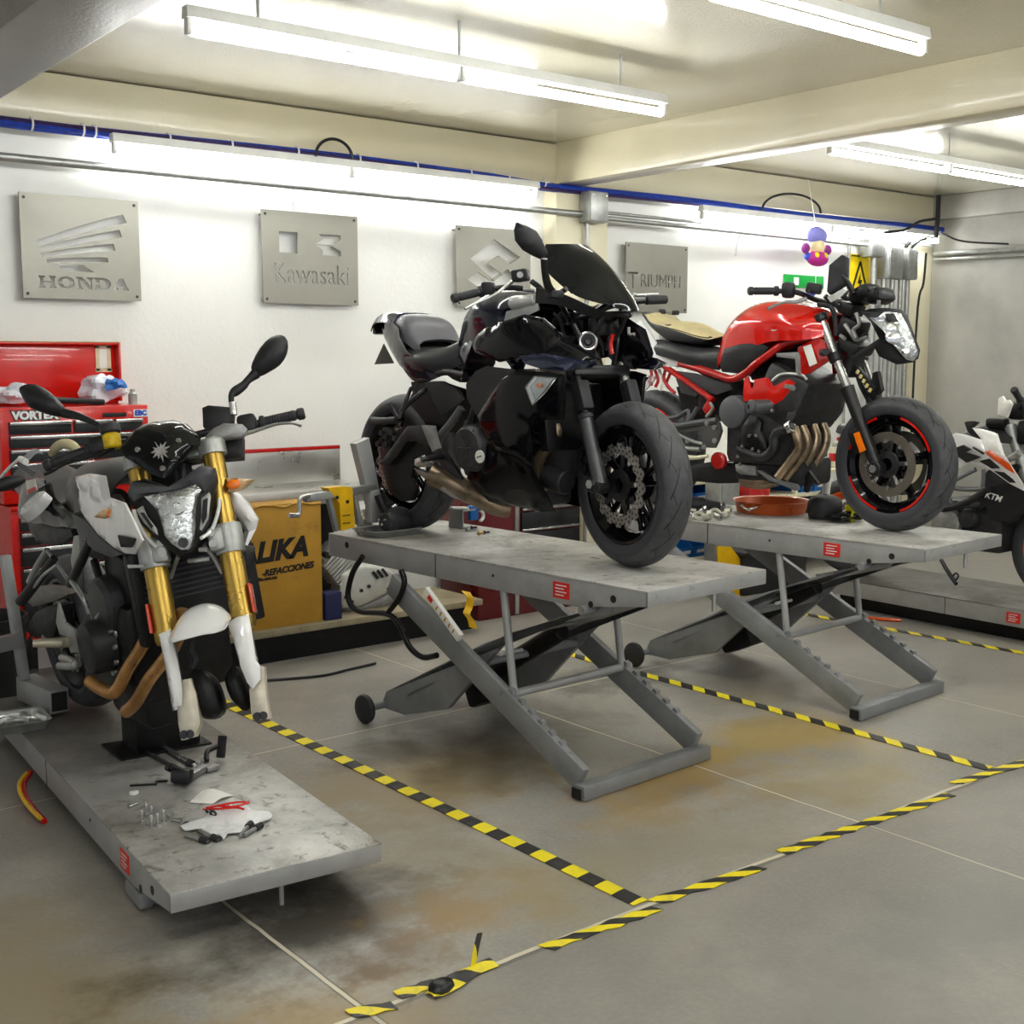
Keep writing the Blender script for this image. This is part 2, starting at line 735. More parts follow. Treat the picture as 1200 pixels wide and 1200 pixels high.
def m_lifttop(oily=False):
    m, nt, b = base('oily_lift_deck' if oily else 'worn_lift_deck')
    f = noisy(nt, 4.0, 7, 0.65)
    col = ramp(nt, f, [(0.3, lin('8d8c88')), (0.5, lin('b2b1ad')), (0.7, lin('c6c5c1'))])
    g = noisy(nt, 2.6, 6, 0.7, None, 0.6)
    col = mixc(nt, ramp(nt, g, [(0.5, 0.0), (0.72, 0.8)]), col, lin('6f6857'))
    s = noisy(nt, 17, 6, 0.7)
    col = mixc(nt, ramp(nt, s, [(0.58, 0.0), (0.68, 0.8)]), col, lin('4b463e'))
    s2 = noisy(nt, 6.5, 8, 0.75, None, 1.2)
    col = mixc(nt, ramp(nt, s2, [(0.58, 0.0), (0.66, 0.75)]), col, lin('5d5646'))
    if oily:
        tc = nt.nodes.new('ShaderNodeTexCoord')
        sp = nt.nodes.new('ShaderNodeSeparateXYZ')
        nt.links.new(tc.outputs['Object'], sp.inputs[0])
        v = mth(nt, 'ADD', sp.outputs[1], mth(nt, 'MULTIPLY', mth(nt, 'SUBTRACT', f, 0.5), 2.2))
        col = mixc(nt, ramp(nt, mth(nt, 'MULTIPLY', v, 0.45), [(0.3, 0.0), (0.62, 0.8)]), col, lin('4e4b46'))
    nt.links.new(col, b.inputs['Base Color'])
    b.inputs['Metallic'].default_value = 0.3
    nt.links.new(ramp(nt, g, [(0.3, 0.35), (0.7, 0.6)]), b.inputs['Roughness'])
    return m


M['deck'] = m_lifttop()
M['deck_oily'] = m_lifttop(True)
M['rub'] = pm('black_rubber', '26272a', 0.55, 0, 0.2, 20, 0.1, 120)
M['tyre'] = pm('tyre_rubber', '3b3c3f', 0.52, 0, 0.12, 14, 0.12, 200)
M['blk'] = pm('satin_black', '1b1b1d', 0.35, 0.1, 0.2, 12)
M['blkp'] = pm('black_plastic', '212123', 0.48, 0, 0.15, 20, 0.06, 200, spec=.4)
M['gloss'] = pm('gloss_black', '0b0b0f', 0.1, 0, 0.2, 6, spec=.3)
M['navy'] = pm('gloss_blue_black', '0d1020', 0.1, 0.1, 0.15, 3, spec=.5)
M['blue_navy'] = pm('dark_blue_metallic', '1b2440', 0.12, 0.4, 0.15, 4, coat=1.0)
M['steel'] = pm('bright_steel', 'c8c8c6', 0.25, 0.9, 0.1, 20)
M['stainless'] = pm('brushed_stainless', 'bdbdb8', 0.3, 0.85, 0.08, 6)
M['plaque'] = pm('brushed_plaque_steel', '918f85', 0.42, 0.5, 0.06, 3)
M['alu'] = pm('cast_aluminium', '9a9a98', 0.45, 0.6, 0.2, 14, 0.1, 100)
M['dkalu'] = pm('dark_engine_alloy', '3b3b3d', 0.42, 0.5, 0.25, 18, 0.08, 120)
M['vdk'] = pm('oily_black_metal', '161617', 0.4, 0.4, 0.3, 25)
M['red'] = pm('red_cabinet_enamel', 'd0180c', 0.25, 0, 0.08, 4, coat=0.3)
M['redp'] = pm('red_bike_paint', 'd01a0e', 0.12, 0.1, 0.06, 3, coat=1.0)
M['redf'] = pm('red_frame_paint', 'b3140f', 0.25, 0.1, 0.08, 8, coat=0.4)
M['white'] = pm('white_plastic', 'e9e9e6', 0.25, 0, 0.04, 6, coat=0.3)
M['whitep'] = pm('white_bike_paint', 'efefee', 0.15, 0, 0.03, 4, coat=0.8)
M['paper'] = pm('white_paper', 'e8e6df', 0.7, 0, 0.05, 10)
M['gold'] = pm('gold_anodised', 'b09145', 0.28, 0.85, 0.12, 7)
M['copper'] = pm('copper_tinted_pipe', 'b88a55', 0.32, 0.7, 0.3, 8, dirt=('6a5844', 12, .56, .7))
M['title'] = pm('heat_tinted_pipe', '9a8770', 0.35, 0.8, 0.3, 9, dirt=('4a443e', 12, .55, .7))
M['yel'] = pm('yellow_plastic', 'e6b508', 0.4, 0, 0.08, 12, dirt=('5b4a14', 14, .66, .7))
M['yel2'] = pm('lemon_yellow_cloth', 'e3d50c', 0.8, 0, 0.12, 20)
M['org'] = pm('orange_lens', 'f0760a', 0.15, 0, 0.08, 20, coat=0.5)
M['orange'] = pm('orange_paint', 'e2571a', 0.25, 0, 0.08, 8, coat=0.4)
M['stick'] = pm('red_sticker', 'd6281c', 0.45, 0, 0.08, 20)
M['ink'] = pm('black_ink', '141414', 0.6, 0, 0.05)
M['blue'] = pm('blue_plastic', '1668b8', 0.4, 0, 0.1, 12)
M['dkblue'] = pm('navy_box_card', '1b2350', 0.6, 0, 0.12, 12)
M['card'] = pm('ochre_card', 'b3862b', 0.6, 0, 0.15, 3, dirt=('7d5c1c', 5, .56, .6))
M['wood'] = pm('worn_shelf_board', '9a8f74', 0.6, 0, 0.2, 6, dirt=('5c5342', 9, .58, .6))
M['clear'] = pm('clear_lens', 'f2f5f6', 0.05, 0, 0.02, 5, trans=0.9, ior=1.3)
M['glass'] = pm('smoked_screen', '101213', 0.07, 0, 0.1, 5, spec=.22)
M['chrome'] = pm('reflector_chrome', 'd6d9db', 0.12, 0.95, 0.08, 30)
M['vinyl'] = pm('black_vinyl', '2b2c2e', 0.38, 0, 0.12, 8, 0.05, 300)
M['vinylg'] = pm('worn_grey_vinyl', '55555a', 0.4, 0, 0.1, 6, 0.06, 300)

# ---- shell
struct(MB().box((3.5, 1.7, -0.05), (17, 9.48, 0.1)).build('floor', M['floor']))
struct(MB().box((3.5, YW + .1, 1.5), (17, 0.2, 3.0)).build('wall_back', M['wall']))
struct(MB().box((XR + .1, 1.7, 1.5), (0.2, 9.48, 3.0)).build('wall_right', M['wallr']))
struct(MB().box((3.5, 1.7, ZC + .05), (17, 9.48, 0.1)).build('ceiling', M['ceil']))
struct(MB().box((3.2, YW - .05, 2.87), (13.3, .1, .25), bev=.012).build('trim_1', M['cream']))
struct(MB().box((5.545, 1.7, 2.87), (.21, 9.48, .27), bev=.015).build('trim_2', M['cream']))
BEAM2 = pm('grey_worn_beam', '9a9894', .35, 0, .15, 6, .3, 60)
struct(MB().bar((1.37, -2.9, 2.87), (1.63, YW, 2.87), .33, .26, .015).build('trim_3', BEAM2))
# pilaster on the back wall
a, b_ = gy(652, 300, YW - .13), gy(712, 300, YW - .13)
struct(MB().box(((a.x + b_.x) / 2, YW - .06, 1.37), (b_.x - a.x, .14, 2.74), bev=.01).build('trim_4', M['cream']))
# cream end strip beside the corner
struct(MB().box((XR - .16, YW - .025, 1.37), (.32, .05, 2.74), bev=.008).build('trim_5', M['cream']))
struct(MB().box((XR - .03, 3.5, 2.9), (.12, 5.8, .2), bev=.01).build('trim_6', M['wallr']))


# ---- fluorescent fittings
def fitting(p0, p1, label, n=2, wall=False, group=None):
    p0, p1 = V(p0), V(p1)
    d = p1 - p0
    L = d.length
    t = thing('fluorescent_light', label, 'light', p0, atan2(d.y, d.x), group)
    top = .055
    b = MB()
    b.poly([(0, -.03, .012), (0, .03, .012), (0, .022, top), (0, -.022, top)], (L, 0, 0), .004)
    b.build('batten', M['batten'], t)
    if not wall:
        for k in (.12, .5, .88):
            MB().cyl((L * k, 0, top), (L * k, 0, ZC - p0.z), .006, 8).build('hanger_rod', M['galv'], t)
    for k in range(n):
        a, c = L * k / n + .015, L * (k + 1) / n - .015
        MB().cyl((a + .012, 0, -.03), (c - .012, 0, -.03), .019, 18).build('tube', M['tube'], t)
        for e in (a, c):
            MB().box((e, 0, -.012), (.022, .034, .066), bev=.006).build('lamp_holder', M['batten'], t)
    return t


ZL = 2.8
fitting((1.97, 4.345, ZL), (4.415, 4.345, ZL), 'long ceiling fluorescent light over the gap between white and black motorcycles', group='twin tube ceiling lights')
fitting((1.88, 2.87, ZL), (4.325, 2.87, ZL), 'ceiling fluorescent light nearest the camera, cut by the top edge of the photo', group='twin tube ceiling lights')
fitting((5.92, 4.53, ZL), (8.36, 4.53, ZL), 'ceiling fluorescent light beyond the cross beam, above the red motorcycle', group='twin tube ceiling lights')
fitting((5.92, 2.9, ZL), (8.36, 2.9, ZL), 'unseen ceiling fluorescent light added for its light over the walkway at right', group='twin tube ceiling lights')  # unseen fitting, added for the light it gives
for y in (1.2, -.6):  # unseen rows added to fill the room with light from behind the camera
    for x in (-.9, 2.3, 5.9):
        if y == -.6 and x > 5:
            continue
        fitting((x, y, ZL), (x + 2.44, y, ZL), 'unseen ceiling fluorescent light added as fill behind the camera', group='twin tube ceiling lights')
fitting((2.42, YW - .2, 2.665), (5.2, YW - .2, 2.635), 'wall fluorescent light above the winged and K letter plaques', n=2, wall=True, group='tube lights along the back wall')
fitting((6.72, YW - .2, 2.635), (9.72, YW - .2, 2.635), 'wall fluorescent light right of the pilaster above the yellow triangle sign', n=2, wall=True, group='tube lights along the back wall')
for o, in ():
    pass

# ---- cable run and conduits on the back wall
CB = pm('blue_cable_jacket', '1d3fa8', .4, 0, .25, 30)
CP = pm('purple_cable_jacket', '3a2a5c', .4, 0, .25, 30)


def cable(name, pts, r, mat, label, cat='cable', group=None, n=8, k=6):
    o = MB().tube(pts, r, n, k).build(name, mat)
    return tag(o, label, cat, group)


zc = gy(300, 176, YW - .135).z + .004
t = thing('cable_bundle', 'blue cable bundle strapped along the top of the back wall', 'cable', (0, YW - .135, zc))
for k in range(5):
    a = k * 1.256
    pts = [(x, .017 * cos(a + x * .5), .017 * sin(a + x * .5) + .006 * sin(x * 2.1) - (.02 if x > 5.2 else 0)) for x in [-1 + .42 * i for i in range(27)]]
    MB().tube(pts, .012, 7, 2).build('strand', CP if k in (1,) else CB, t)
for x in (1.75, 2.05, 2.3, 2.36, 2.75, 3.1, 3.5, 3.9, 4.3, 4.7, 5.0, 5.3):
    MB().lathe([(.031, -.005), (.034, -.005), (.034, .005), (.031, .005)], (x, 0, .004 + .006 * sin(x * 2.1)), (1, 0, 0), 16, True).build('strap', M['white'], t)


def conduit(pts, r, label, group=None, k=1):
    return cable('conduit', pts, r, M['galv'], label, 'pipe', group, 12, k)


pj = gy(697, 243, YW - .2)
conduit([(-1, YW - .09, 2.575), (pj.x - .06, YW - .16, 2.55)], .021, 'grey conduit running along the back wall over the plaques to the square junction box')
conduit([(pj.x + .06, YW - .16, 2.54), (gy(1025, 286, YW - .12).x - .1, YW - .12, 2.53)], .016, 'grey conduit from the square junction box to the box above the triangle sign')
conduit([(pj.x + .06, YW - .16, 2.575), (XR - .1, YW - .12, 2.575)], .012, 'thin upper conduit right of the square junction box')


def jbox(c, size, label):
    t = thing('junction_box', label, 'electrical box', c)
    MB().box((0, 0, 0), size, bev=.006).build('body', M['galv'], t)
    MB().box((0, -size[1] / 2 - .004, 0), (size[0] * .92, .008, size[2] * .92), bev=.003).build('cover', M['galv'], t)
    for sx in (-1, 1):
        MB().cyl((sx * size[0] * .36, -size[1] / 2 - .008, size[2] * .36), (sx * size[0] * .36, -size[1] / 2 - .013, size[2] * .36), .006, 8).build('screw', M['steel'], t)
    return t


jbox((pj.x, YW - .19, pj.z), (.17, .1, .2), 'square grey junction box at the top of the pilaster')
conduit([(pj.x - .03, YW - .16, pj.z - .1), (pj.x - .03, YW - .16, .01)], .014, 'vertical conduit dropping from the square junction box down the pilaster')
p = gy(1025, 286, YW - .1)
jbox((p.x - .04, YW - .1, p.z), (.16, .12, .22), 'grey junction box above and right of the triangle sign')
conduit([(p.x, YW - .1, p.z - .1), (p.x, YW - .1, .01)], .03, 'thick vertical conduit right of the triangle sign')
p = gy(996, 300, YW - .05)
conduit([(p.x, YW - .04, 2.98), (p.x, YW - .04, .01)], .012, 'thin vertical pipe from ceiling passing left of the triangle sign')
p = gy(1052, 309, YW - .14)
pl_, pr_ = gy(1043, 309, YW - .13), gy(1058, 309, YW - .13)
jbox((pl_.x, YW - .13, p.z), (.2, .12, .26), 'left one of the two grey boxes on the corner strip')
jbox((pr_.x + .05, YW - .13, p.z), (.15, .12, .26), 'right one of the two grey boxes on the corner strip')
for k, dx in enumerate((-.16, -.04, .08, .18)):
    conduit([(p.x + dx, YW - .12, p.z - .12), (p.x + dx, YW - .12, .01)], .022, 'vertical conduit below the two grey boxes on the corner strip', 'conduits below the corner boxes')
for k, (dx, r) in enumerate(((-.16, .022), (.0, .018), (.1, .016), (.16, .012))):
    cable('conduit', [(p.x + dx, YW - .1 - .02 * k, p.z + .135), (p.x + dx + .01, YW - .1 - .03 * k, p.z + .17), (p.x + dx + .04, YW - .1 - .04 * k, p.z + .2), (p.x + dx + .1, YW - .1 - .045 * k, p.z + .215)], r, M['galv'] if k < 2 else M['blk'],
          'bent conduit or cable rising out of the two grey boxes on the corner strip', 'pipe', 'bent feeds above the corner boxes', 10, 5)
cable('loose_cable', [(p.x + .29, YW - .22, p.z + .1), (p.x + .3, YW - .2, p.z - .15), (p.x + .28, YW - .16, p.z - .5), (p.x + .26, YW - .16, .02)], .01, M['blk'], 'black cable hanging from the right corner box down to the floor')
for z, r, s in ((2.47, .02, 'upper'), (2.42, .014, 'lower')):
    cable('conduit_rail', [(XR - .05, YW - .1, z + .04), (XR - .05, 3.0, z)], r, M['galv'], s + ' long conduit along the right wall', 'pipe')
q = gy(1087, 250, YW - .15)
cable('hanging_cable', [(q.x - .03, YW - .27, 2.98), (q.x - .03, YW - .27, 2.8), (q.x - .03, YW - .26, 2.62)], .02, M['blk'], 'black cable bunch falling from the ceiling in the corner')
cable('hanging_cable', [(q.x - .06, YW - .27, 2.78), (q.x - .3, YW - .27, 2.74), (q.x - .5, YW - .27, 2.66), (q.x - .8, YW - .27, 2.62)], .012, M['blk'], 'black cable swagged left of the corner towards the wall light')
cable('hanging_wire', [(q.x + .0, YW - .3, 2.66), (q.x + .0, YW - .5, 2.58), (q.x + .02, YW - .9, 2.53)], .008, M['blk'], 'thin black wire drooping across the right wall near the corner')
for (x0, x1, yy, hgt, lab) in ((370, 413, 190, 168, 'small black cable loop above the K letter plaque'), (893, 962, 253, 232, 'large black cable loop above the hanging ornament')):
    A, B, T_ = gy(x0, yy - 7, YW - .24), gy(x1, yy - 3, YW - .24), gy((x0 + x1) / 2, hgt - 5, YW - .24)
    cable('hanging_cable_loop', [A.lerp(B, .5 - .5 * cos(pi * i / 8)) + V((0, 0, (T_.z - (A.z + B.z) / 2) * sin(pi * i / 8))) for i in range(9)], .009, M['blk'], lab)
for (pp, lab) in (([(347, 207), (343, 222), (344, 246)], 'thin white wire hanging from the conduit to the K letter plaque'), ([(875, 268), (865, 280), (862, 300)], 'thin grey wire hanging below the wall light right of the far plaque')):
    cable('hanging_wire', [gy(x, y, YW - .1) for x, y in pp], .005, M['galv'], lab)

# ---- hazard tape on the floor
def m_tape(ang):
    m, nt, b = base('hazard_stripes')
    tc = nt.nodes.new('ShaderNodeTexCoord')
    sp = nt.nodes.new('ShaderNodeSeparateXYZ')
    nt.links.new(tc.outputs['Object'], sp.inputs[0])
    u = mth(nt, 'ADD', sp.outputs[0], mth(nt, 'MULTIPLY', sp.outputs[1], ang))
    f = mth(nt, 'FRACT', mth(nt, 'DIVIDE', u, .155))
    k = mth(nt, 'LESS_THAN', f, .5)
    wear = ramp(nt, noisy(nt, 30, 5, .7), [(.55, 0.0), (.75, .35)])
    col = mixc(nt, k, lin('2b2b2b'), lin('ecd91c'))
    nt.links.new(mixc(nt, wear, col, lin('8a8370')), b.inputs['Base Color'])
    b.inputs['Roughness'].default_value = .45
    return m


TP = [m_tape(0.15), m_tape(1.0), m_tape(1.9)]


def tape(p0, p1, w, label, mat, rag=0.0, lift=0.0, group=None, seed=0):
    rnd = random.Random(seed)
    p0, p1 = V((p0[0], p0[1], 0)), V((p1[0], p1[1], 0))
    d = p1 - p0
    L = d.length
    n = max(4, int(L / .04))
    rows = []
    for i in range(n + 1):
        x = L * i / n
        e = min(x, L - x)
        j = rag * (rnd.random() - .5)
        end = .0 if e > .04 else rag * rnd.random()
        z = .004 + lift * max(0, sin(i * 1.3)) * (1 if e < .12 else .3)
        rows.append([(x + end * .4, -w / 2 + abs(j) * .6, .004), (x, 0, z + .001), (x - end * .3, w / 2 - abs(j) * .4, .004 + lift * .4)])
    o = MB().sheet(rows, 1, .002, 1).build('hazard_tape', mat)
    o.location = p0
    o.rotation_euler = (0, 0, atan2(d.y, d.x))
    for f in o.data.polygons:
        f.use_smooth = True
    return tag(o, label, 'floor tape', group)


tape((2.472, 5.3), (2.478, 2.49), .06, 'straight yellow and black floor tape right of the low white motorcycle lift', TP[0])
tape((4.36, 5.3), (4.40, 2.50), .06, 'straight yellow and black floor tape between the two raised lifts', TP[1])
tape((6.2, 5.2), (6.38, 2.52), .055, 'straight yellow and black floor tape between far raised lift and lift at right edge', TP[1])


def fpt(px, py):
    v = gz(px, py, 0)
    return (v.x, v.y)


for k, (a, c, lab, lf) in enumerate((
        ((410, 1190), (462, 1180), 'shortest torn hazard tape scrap at the bottom edge by the joint crossing', .004),
        ((466, 1168), (516, 1152), 'pointed torn hazard tape scrap just left of the crumpled one', .004),
        ((640, 1112), (770, 1066), 'torn hazard tape length meeting the end of the long tape', .003),
        ((768, 1058), (890, 1018), 'torn hazard tape length just right of the tape junction', .003),
        ((916, 1000), (1114, 932), 'longest hazard tape piece on the front line, over the joint crossing', .002),
        ((1120, 919), (1205, 893), 'hazard tape piece on the front line at the right edge', .003))):
    tape(fpt(*a), fpt(*c), .055, lab, TP[2], .05, lf, 'torn tape pieces on the front line', k + 3)
cr_ = fpt(545, 1146)
t = thing('tape_scrap', 'crumpled hazard tape scrap with a curl sticking up', 'floor tape', (cr_[0], cr_[1], 0), .2)
MB().sheet([[(-.13, -.02, .004), (-.13, .0, .012), (-.13, .02, .004)], [(-.05, -.03, .006), (-.05, 0, .03), (-.05, .03, .01)], [(.02, -.02, .006), (.02, 0, .02), (.02, .03, .006)], [(.1, -.03, .004), (.1, 0, .016), (.1, .02, .006)]], 3, .002).build('strip', TP[2], t)
MB().sheet([[(.02, .0, .01), (.05, .01, .01)], [(.04, .01, .05), (.07, .015, .05)], [(.07, .02, .09), (.09, .02, .085)]], 3, .002).build('curl', TP[2], t)
MB().ball((-.09, 0, .015), (.04, .03, .018), None, 10, 6).build('wad', M['blk'], t)
cable('floor_cable', [(*fpt(300, 800), .008), (*fpt(340, 797), .008), (*fpt(380, 793), .008), (*fpt(410, 786), .008), (*fpt(440, 779), .008)], .007, M['blk'], 'dark cable lying on the floor below the workbench')


# ================================================================ LIFTS
def lift(loc, rz, L, W, zt, label, raised=True, sticker_v=.55, pedal=False, hole_back=True):
    t = thing('motorcycle_lift', label, 'lift table', loc, rz)
    side = [(0, zt - .055), (0, zt), (L, zt), (L, zt - .105), (.34, zt - .105)]
    b = MB()
    # folded sheet deck: top, two sides, ends
    b.poly([(0, v, z) for v, z in [(0, zt - .055), (0, zt - .003), (L, zt - .003), (L, zt - .105), (.34, zt - .105)]], (.006, 0, 0), .001)
    b.build('side_skirt', M['lift'], t)
    MB().poly([(W - .006, v, z) for v, z in [(0, zt - .055), (0, zt - .003), (L, zt - .003), (L, zt - .105), (.34, zt - .105)]], (.006, 0, 0), .001).build('side_skirt', M['lift'], t)
    MB().box((W / 2, 0, zt - .029), (W + .004, .007, .053), bev=.002).build('front_skirt', M['lift'], t)
    MB().box((W / 2, L, zt - .054), (W + .004, .007, .1), bev=.002).build('rear_skirt', M['lift'], t)
    MB().box((W / 2, L / 2, zt - .004), (W + .006, L + .006, .008), bev=.003).build('deck', M['deck'] if raised else M['deck_oily'], t)
    MB().box((W / 2, L * .5 + .1, zt - .06), (W - .1, L - .5, .06), bev=.004).build('under_frame', M['liftd'], t)
    # punched holes, seam and rating sticker
    for v, z, r in ((.16, zt - .05, .014), (.27, zt - .085, .012), (L - .14, zt - .04, .014), (.8, zt - .05, .006)):
        MB().cyl((-.0015, v, z), (.002, v, z), r, 16).build('punched_hole', M['ink'], t)
    MB().box((-.0005, L * .6, zt - .055), (.002, .004, .1)).build('seam', M['ink'], t)
    for x in (.0, W):
        MB().box((x, .003, zt - .028), (.004, .009, .05), bev=.001).build('corner_weld', M['liftd'], t)
    st = MB().box((-.001, sticker_v, zt - .055), (.003, .085, .06)).build('sticker', M['stick'], t, label='red rating sticker')
    for k in range(4):
        MB().box((-.003, sticker_v + .008 * (k % 2), zt - .037 - k * .012), (.001, .055 - .01 * (k % 2), .004)).build('text_line', M['white'], st)
    if not raised:
        MB().box((W / 2, L * .55, (zt - .1) / 2 + .0), (W * .72, L * .8, zt - .1), bev=.01).build('folded_scissor', M['vdk'], t)
        MB().box((W / 2, .33, .035), (W * .9, .05, .05), bev=.004).build('foot_bar', M['liftd'], t)
        MB().cyl((W * .52, .03, zt - .06), (W * .52, .03, zt - .125), .008, 10).build('locating_pin', M['steel'], t)
        MB().box((.02, .36, .035), (.04, .14, .05), bev=.006).build('pedal_stub', M['liftd'], t)
        return t
    # outer arms: foot bar up to the rear of the deck
    fz, fv, tz, tv = .055, .33, zt - .165, 1.45
    for k, u in enumerate((-.005, W - .02)):
        b = MB().bar((u, fv - .03, fz + .012), (u, tv, tz), .035, .1, .006)
        b.build('outer_arm', M['liftd'], t)
        n = MB()
        d = V((0, tv - fv, tz - fz)).normalized()
        up = V((0, -d.z, d.y))
        prof = []
        for i in range(6):
            s = .1 + i * .062
            c = V((0, fv, fz)) + d * s + up * .05
            prof += [c + up * .004, c + d * .018 + up * .034, c + d * .034 + up * .034, c + d * .046 + up * .004]
        c0, c1 = V((0, fv, fz)) + d * .08 + up * .04, V((0, fv, fz)) + d * .52 + up * .04
        n.poly([V((u - .012, p.y, p.z)) for p in [c0] + prof + [c1]], (.024, 0, 0))
        n.build('ratchet_strip', M['liftd'], t)
    fb = MB().box((W / 2 - .01, fv - .045, .03), (W + .06, .06, .055), bev=.005).build('foot_bar', M['liftd'], t)
    MB().box((-.052, fv - .045, .03), (.004, .045, .04)).build('open_end', M['ink'], fb)
    # inner arms: rear wheels up to the front of the deck
    for u in (.05, W - .075):
        MB().poly([(u, 1.62, .05), (u, 1.58, .13), (u, .9, .47), (u, .2, zt - .07), (u, .2, zt - .11), (u, .75, zt - .28), (u, 1.15, .14), (u, 1.45, .05)], (.025, 0, 0), .004).build('inner_arm', M['liftd'], t)
    for v, z in ((1.6, .066), (.93, .38), (.3, zt - .11)):
        MB().cyl((-.045 if z < .1 else -.02, v, z), (W + .025 if z < .1 else W, v, z), .017, 14).build('cross_shaft', M['liftd'], t)
    MB().box((W / 2, 1.33, .19), (W - .1, .2, .01), (R(-27), 0, 0)).build('arm_plate', M['liftd'], t)
    MB().box((W / 2, .62, .575), (W - .1, .3, .012), (R(-22), 0, 0)).build('arm_plate', M['liftd'], t)
    for u in (-.05, W + .03):
        MB().lathe([(0, -.02), (.045, -.02), (.062, -.012), (.066, 0), (.062, .012), (.045, .02), (0, .02)], (u, 1.6, .066), (1, 0, 0), 26).build('wheel', M['rub'], t)
    for u in (.0, W - .02):
        MB().cyl((u, .93, .38), (u - .02 + .04 * (u > .1), .93, .38), .022, 16).build('pivot_bolt', M['steel'], t)
    # hinged safety prop resting on the ratchets
    pz = .305
    pv = .70
    for u in (.02, W - .03):
        MB().cyl((u, pv + .06, zt - .1), (u, pv, pz), .016, 14).build('prop_leg', M['lift'], t)
    MB().cyl((-.02, pv, pz), (W + .02, pv, pz), .017, 14).build('prop_rod', M['lift'], t)
    MB().cyl((-.02, pv + .04, .46), (.1, pv + .04, .46), .008, 10).build('release_pin', M['lift'], t)
    # hydraulic jack in the middle
    MB().cyl((W / 2, 1.25, .2), (W / 2, .75, .5), .04, 18, .006).build('jack', M['vdk'], t)
    MB().box((W / 2, 1.2, .17), (.14, .2, .12), (R(-25), 0, 0), .02).build('jack_base', M['vdk'], t)
    MB().cyl((W * .6, .03, zt - .05), (W * .6, .03, zt - .13), .008, 10).build('locating_pin', M['steel'], t)
    return t


R2 = R(3.6)
ZT2, ZT3, ZT1, ZT4 = .81, .80, .17, .2
L1 = lift((1.27, 3.06, 0), R(-5), 2.3, .635, ZT1, 'low grey lift table under the white motorcycle', False, .42)
L2 = lift((2.965, 2.965, 0), R2, 1.93, .665, ZT2, 'raised grey lift table under the black motorcycle', True, .42, True)
L3 = lift((4.6, 2.95, 0), R2, 1.95, .665, ZT3, 'raised grey lift table under the red motorcycle', True, .46)
L4 = lift((6.48, 2.6, 0), R(-1.5), 2.4, .68, ZT4, 'low grey lift table at the right edge under the white and orange motorcycle', False, 1.0)

# pump pedal of the middle lift, stickers on its arm
BK2 = Frame((2.965, 2.965, 0), R2)
PD = pm('black_tube', '18181a', .3, .3, .2, 10)
pts = [(425, 652), (413, 672), (408, 700), (420, 716), (455, 720), (470, 736), (480, 758), (495, 770), (512, 768)]
MB().tube([BK2.y(*q, 1.72 - .0 * i) if False else BK2.x(*q, -.03) for i, q in enumerate(pts)], .013, 10, 5).build('pump_pedal', PD, L2)
MB().tube([BK2.x(*q, -.03) for q in ((455, 718), (468, 700), (474, 682), (470, 668))], .012, 10, 5).build('pump_pedal', PD, L2)
pl = MB()
q0, q1 = BK2.x(497, 692, -.045), BK2.x(537, 748, -.045)
dd_ = (q1 - q0)
nn_ = V((0, -dd_.z, dd_.y)).normalized() * .03
pl.poly([q0 - nn_ * .6, q1 - nn_ * .6, q1 + nn_ * .6, q0 + nn_ * .6], (.02, 0, 0), .001)
pl = pl.build('instruction_plate', M['paper'], L2, label='worn pale instruction plate')
e = q0.lerp(q1, .12)
MB().poly([e - nn_ * .35, e + dd_ * .12 - nn_ * .35, e + dd_ * .12 + nn_ * .35, e + nn_ * .35], (-.001, 0, 0)).build('red_mark', M['stick'], pl)
for k in range(5):
    e = q0.lerp(q1, .36 + k * .12)
    MB().poly([e - nn_ * .35, e + dd_ * .03 - nn_ * .35, e + dd_ * .03 + nn_ * .35, e + nn_ * .35], (-.001, 0, 0)).build('text_line', M['card'], pl)
# ================================================================ MOTORCYCLE PIECES
def tr(F, s, y=None, crop=(0, 0, 1)):
    """'px py [side]; ...' on the photo -> points in the thing's frame"""
    out = []
    for q in s.split(';'):
        v = [float(k) for k in q.split()]
        if not v:
            continue
        out.append(F.y(crop[0] + v[0] / crop[2], crop[1] + v[1] / crop[2], v[2] if len(v) > 2 else y))
    return out


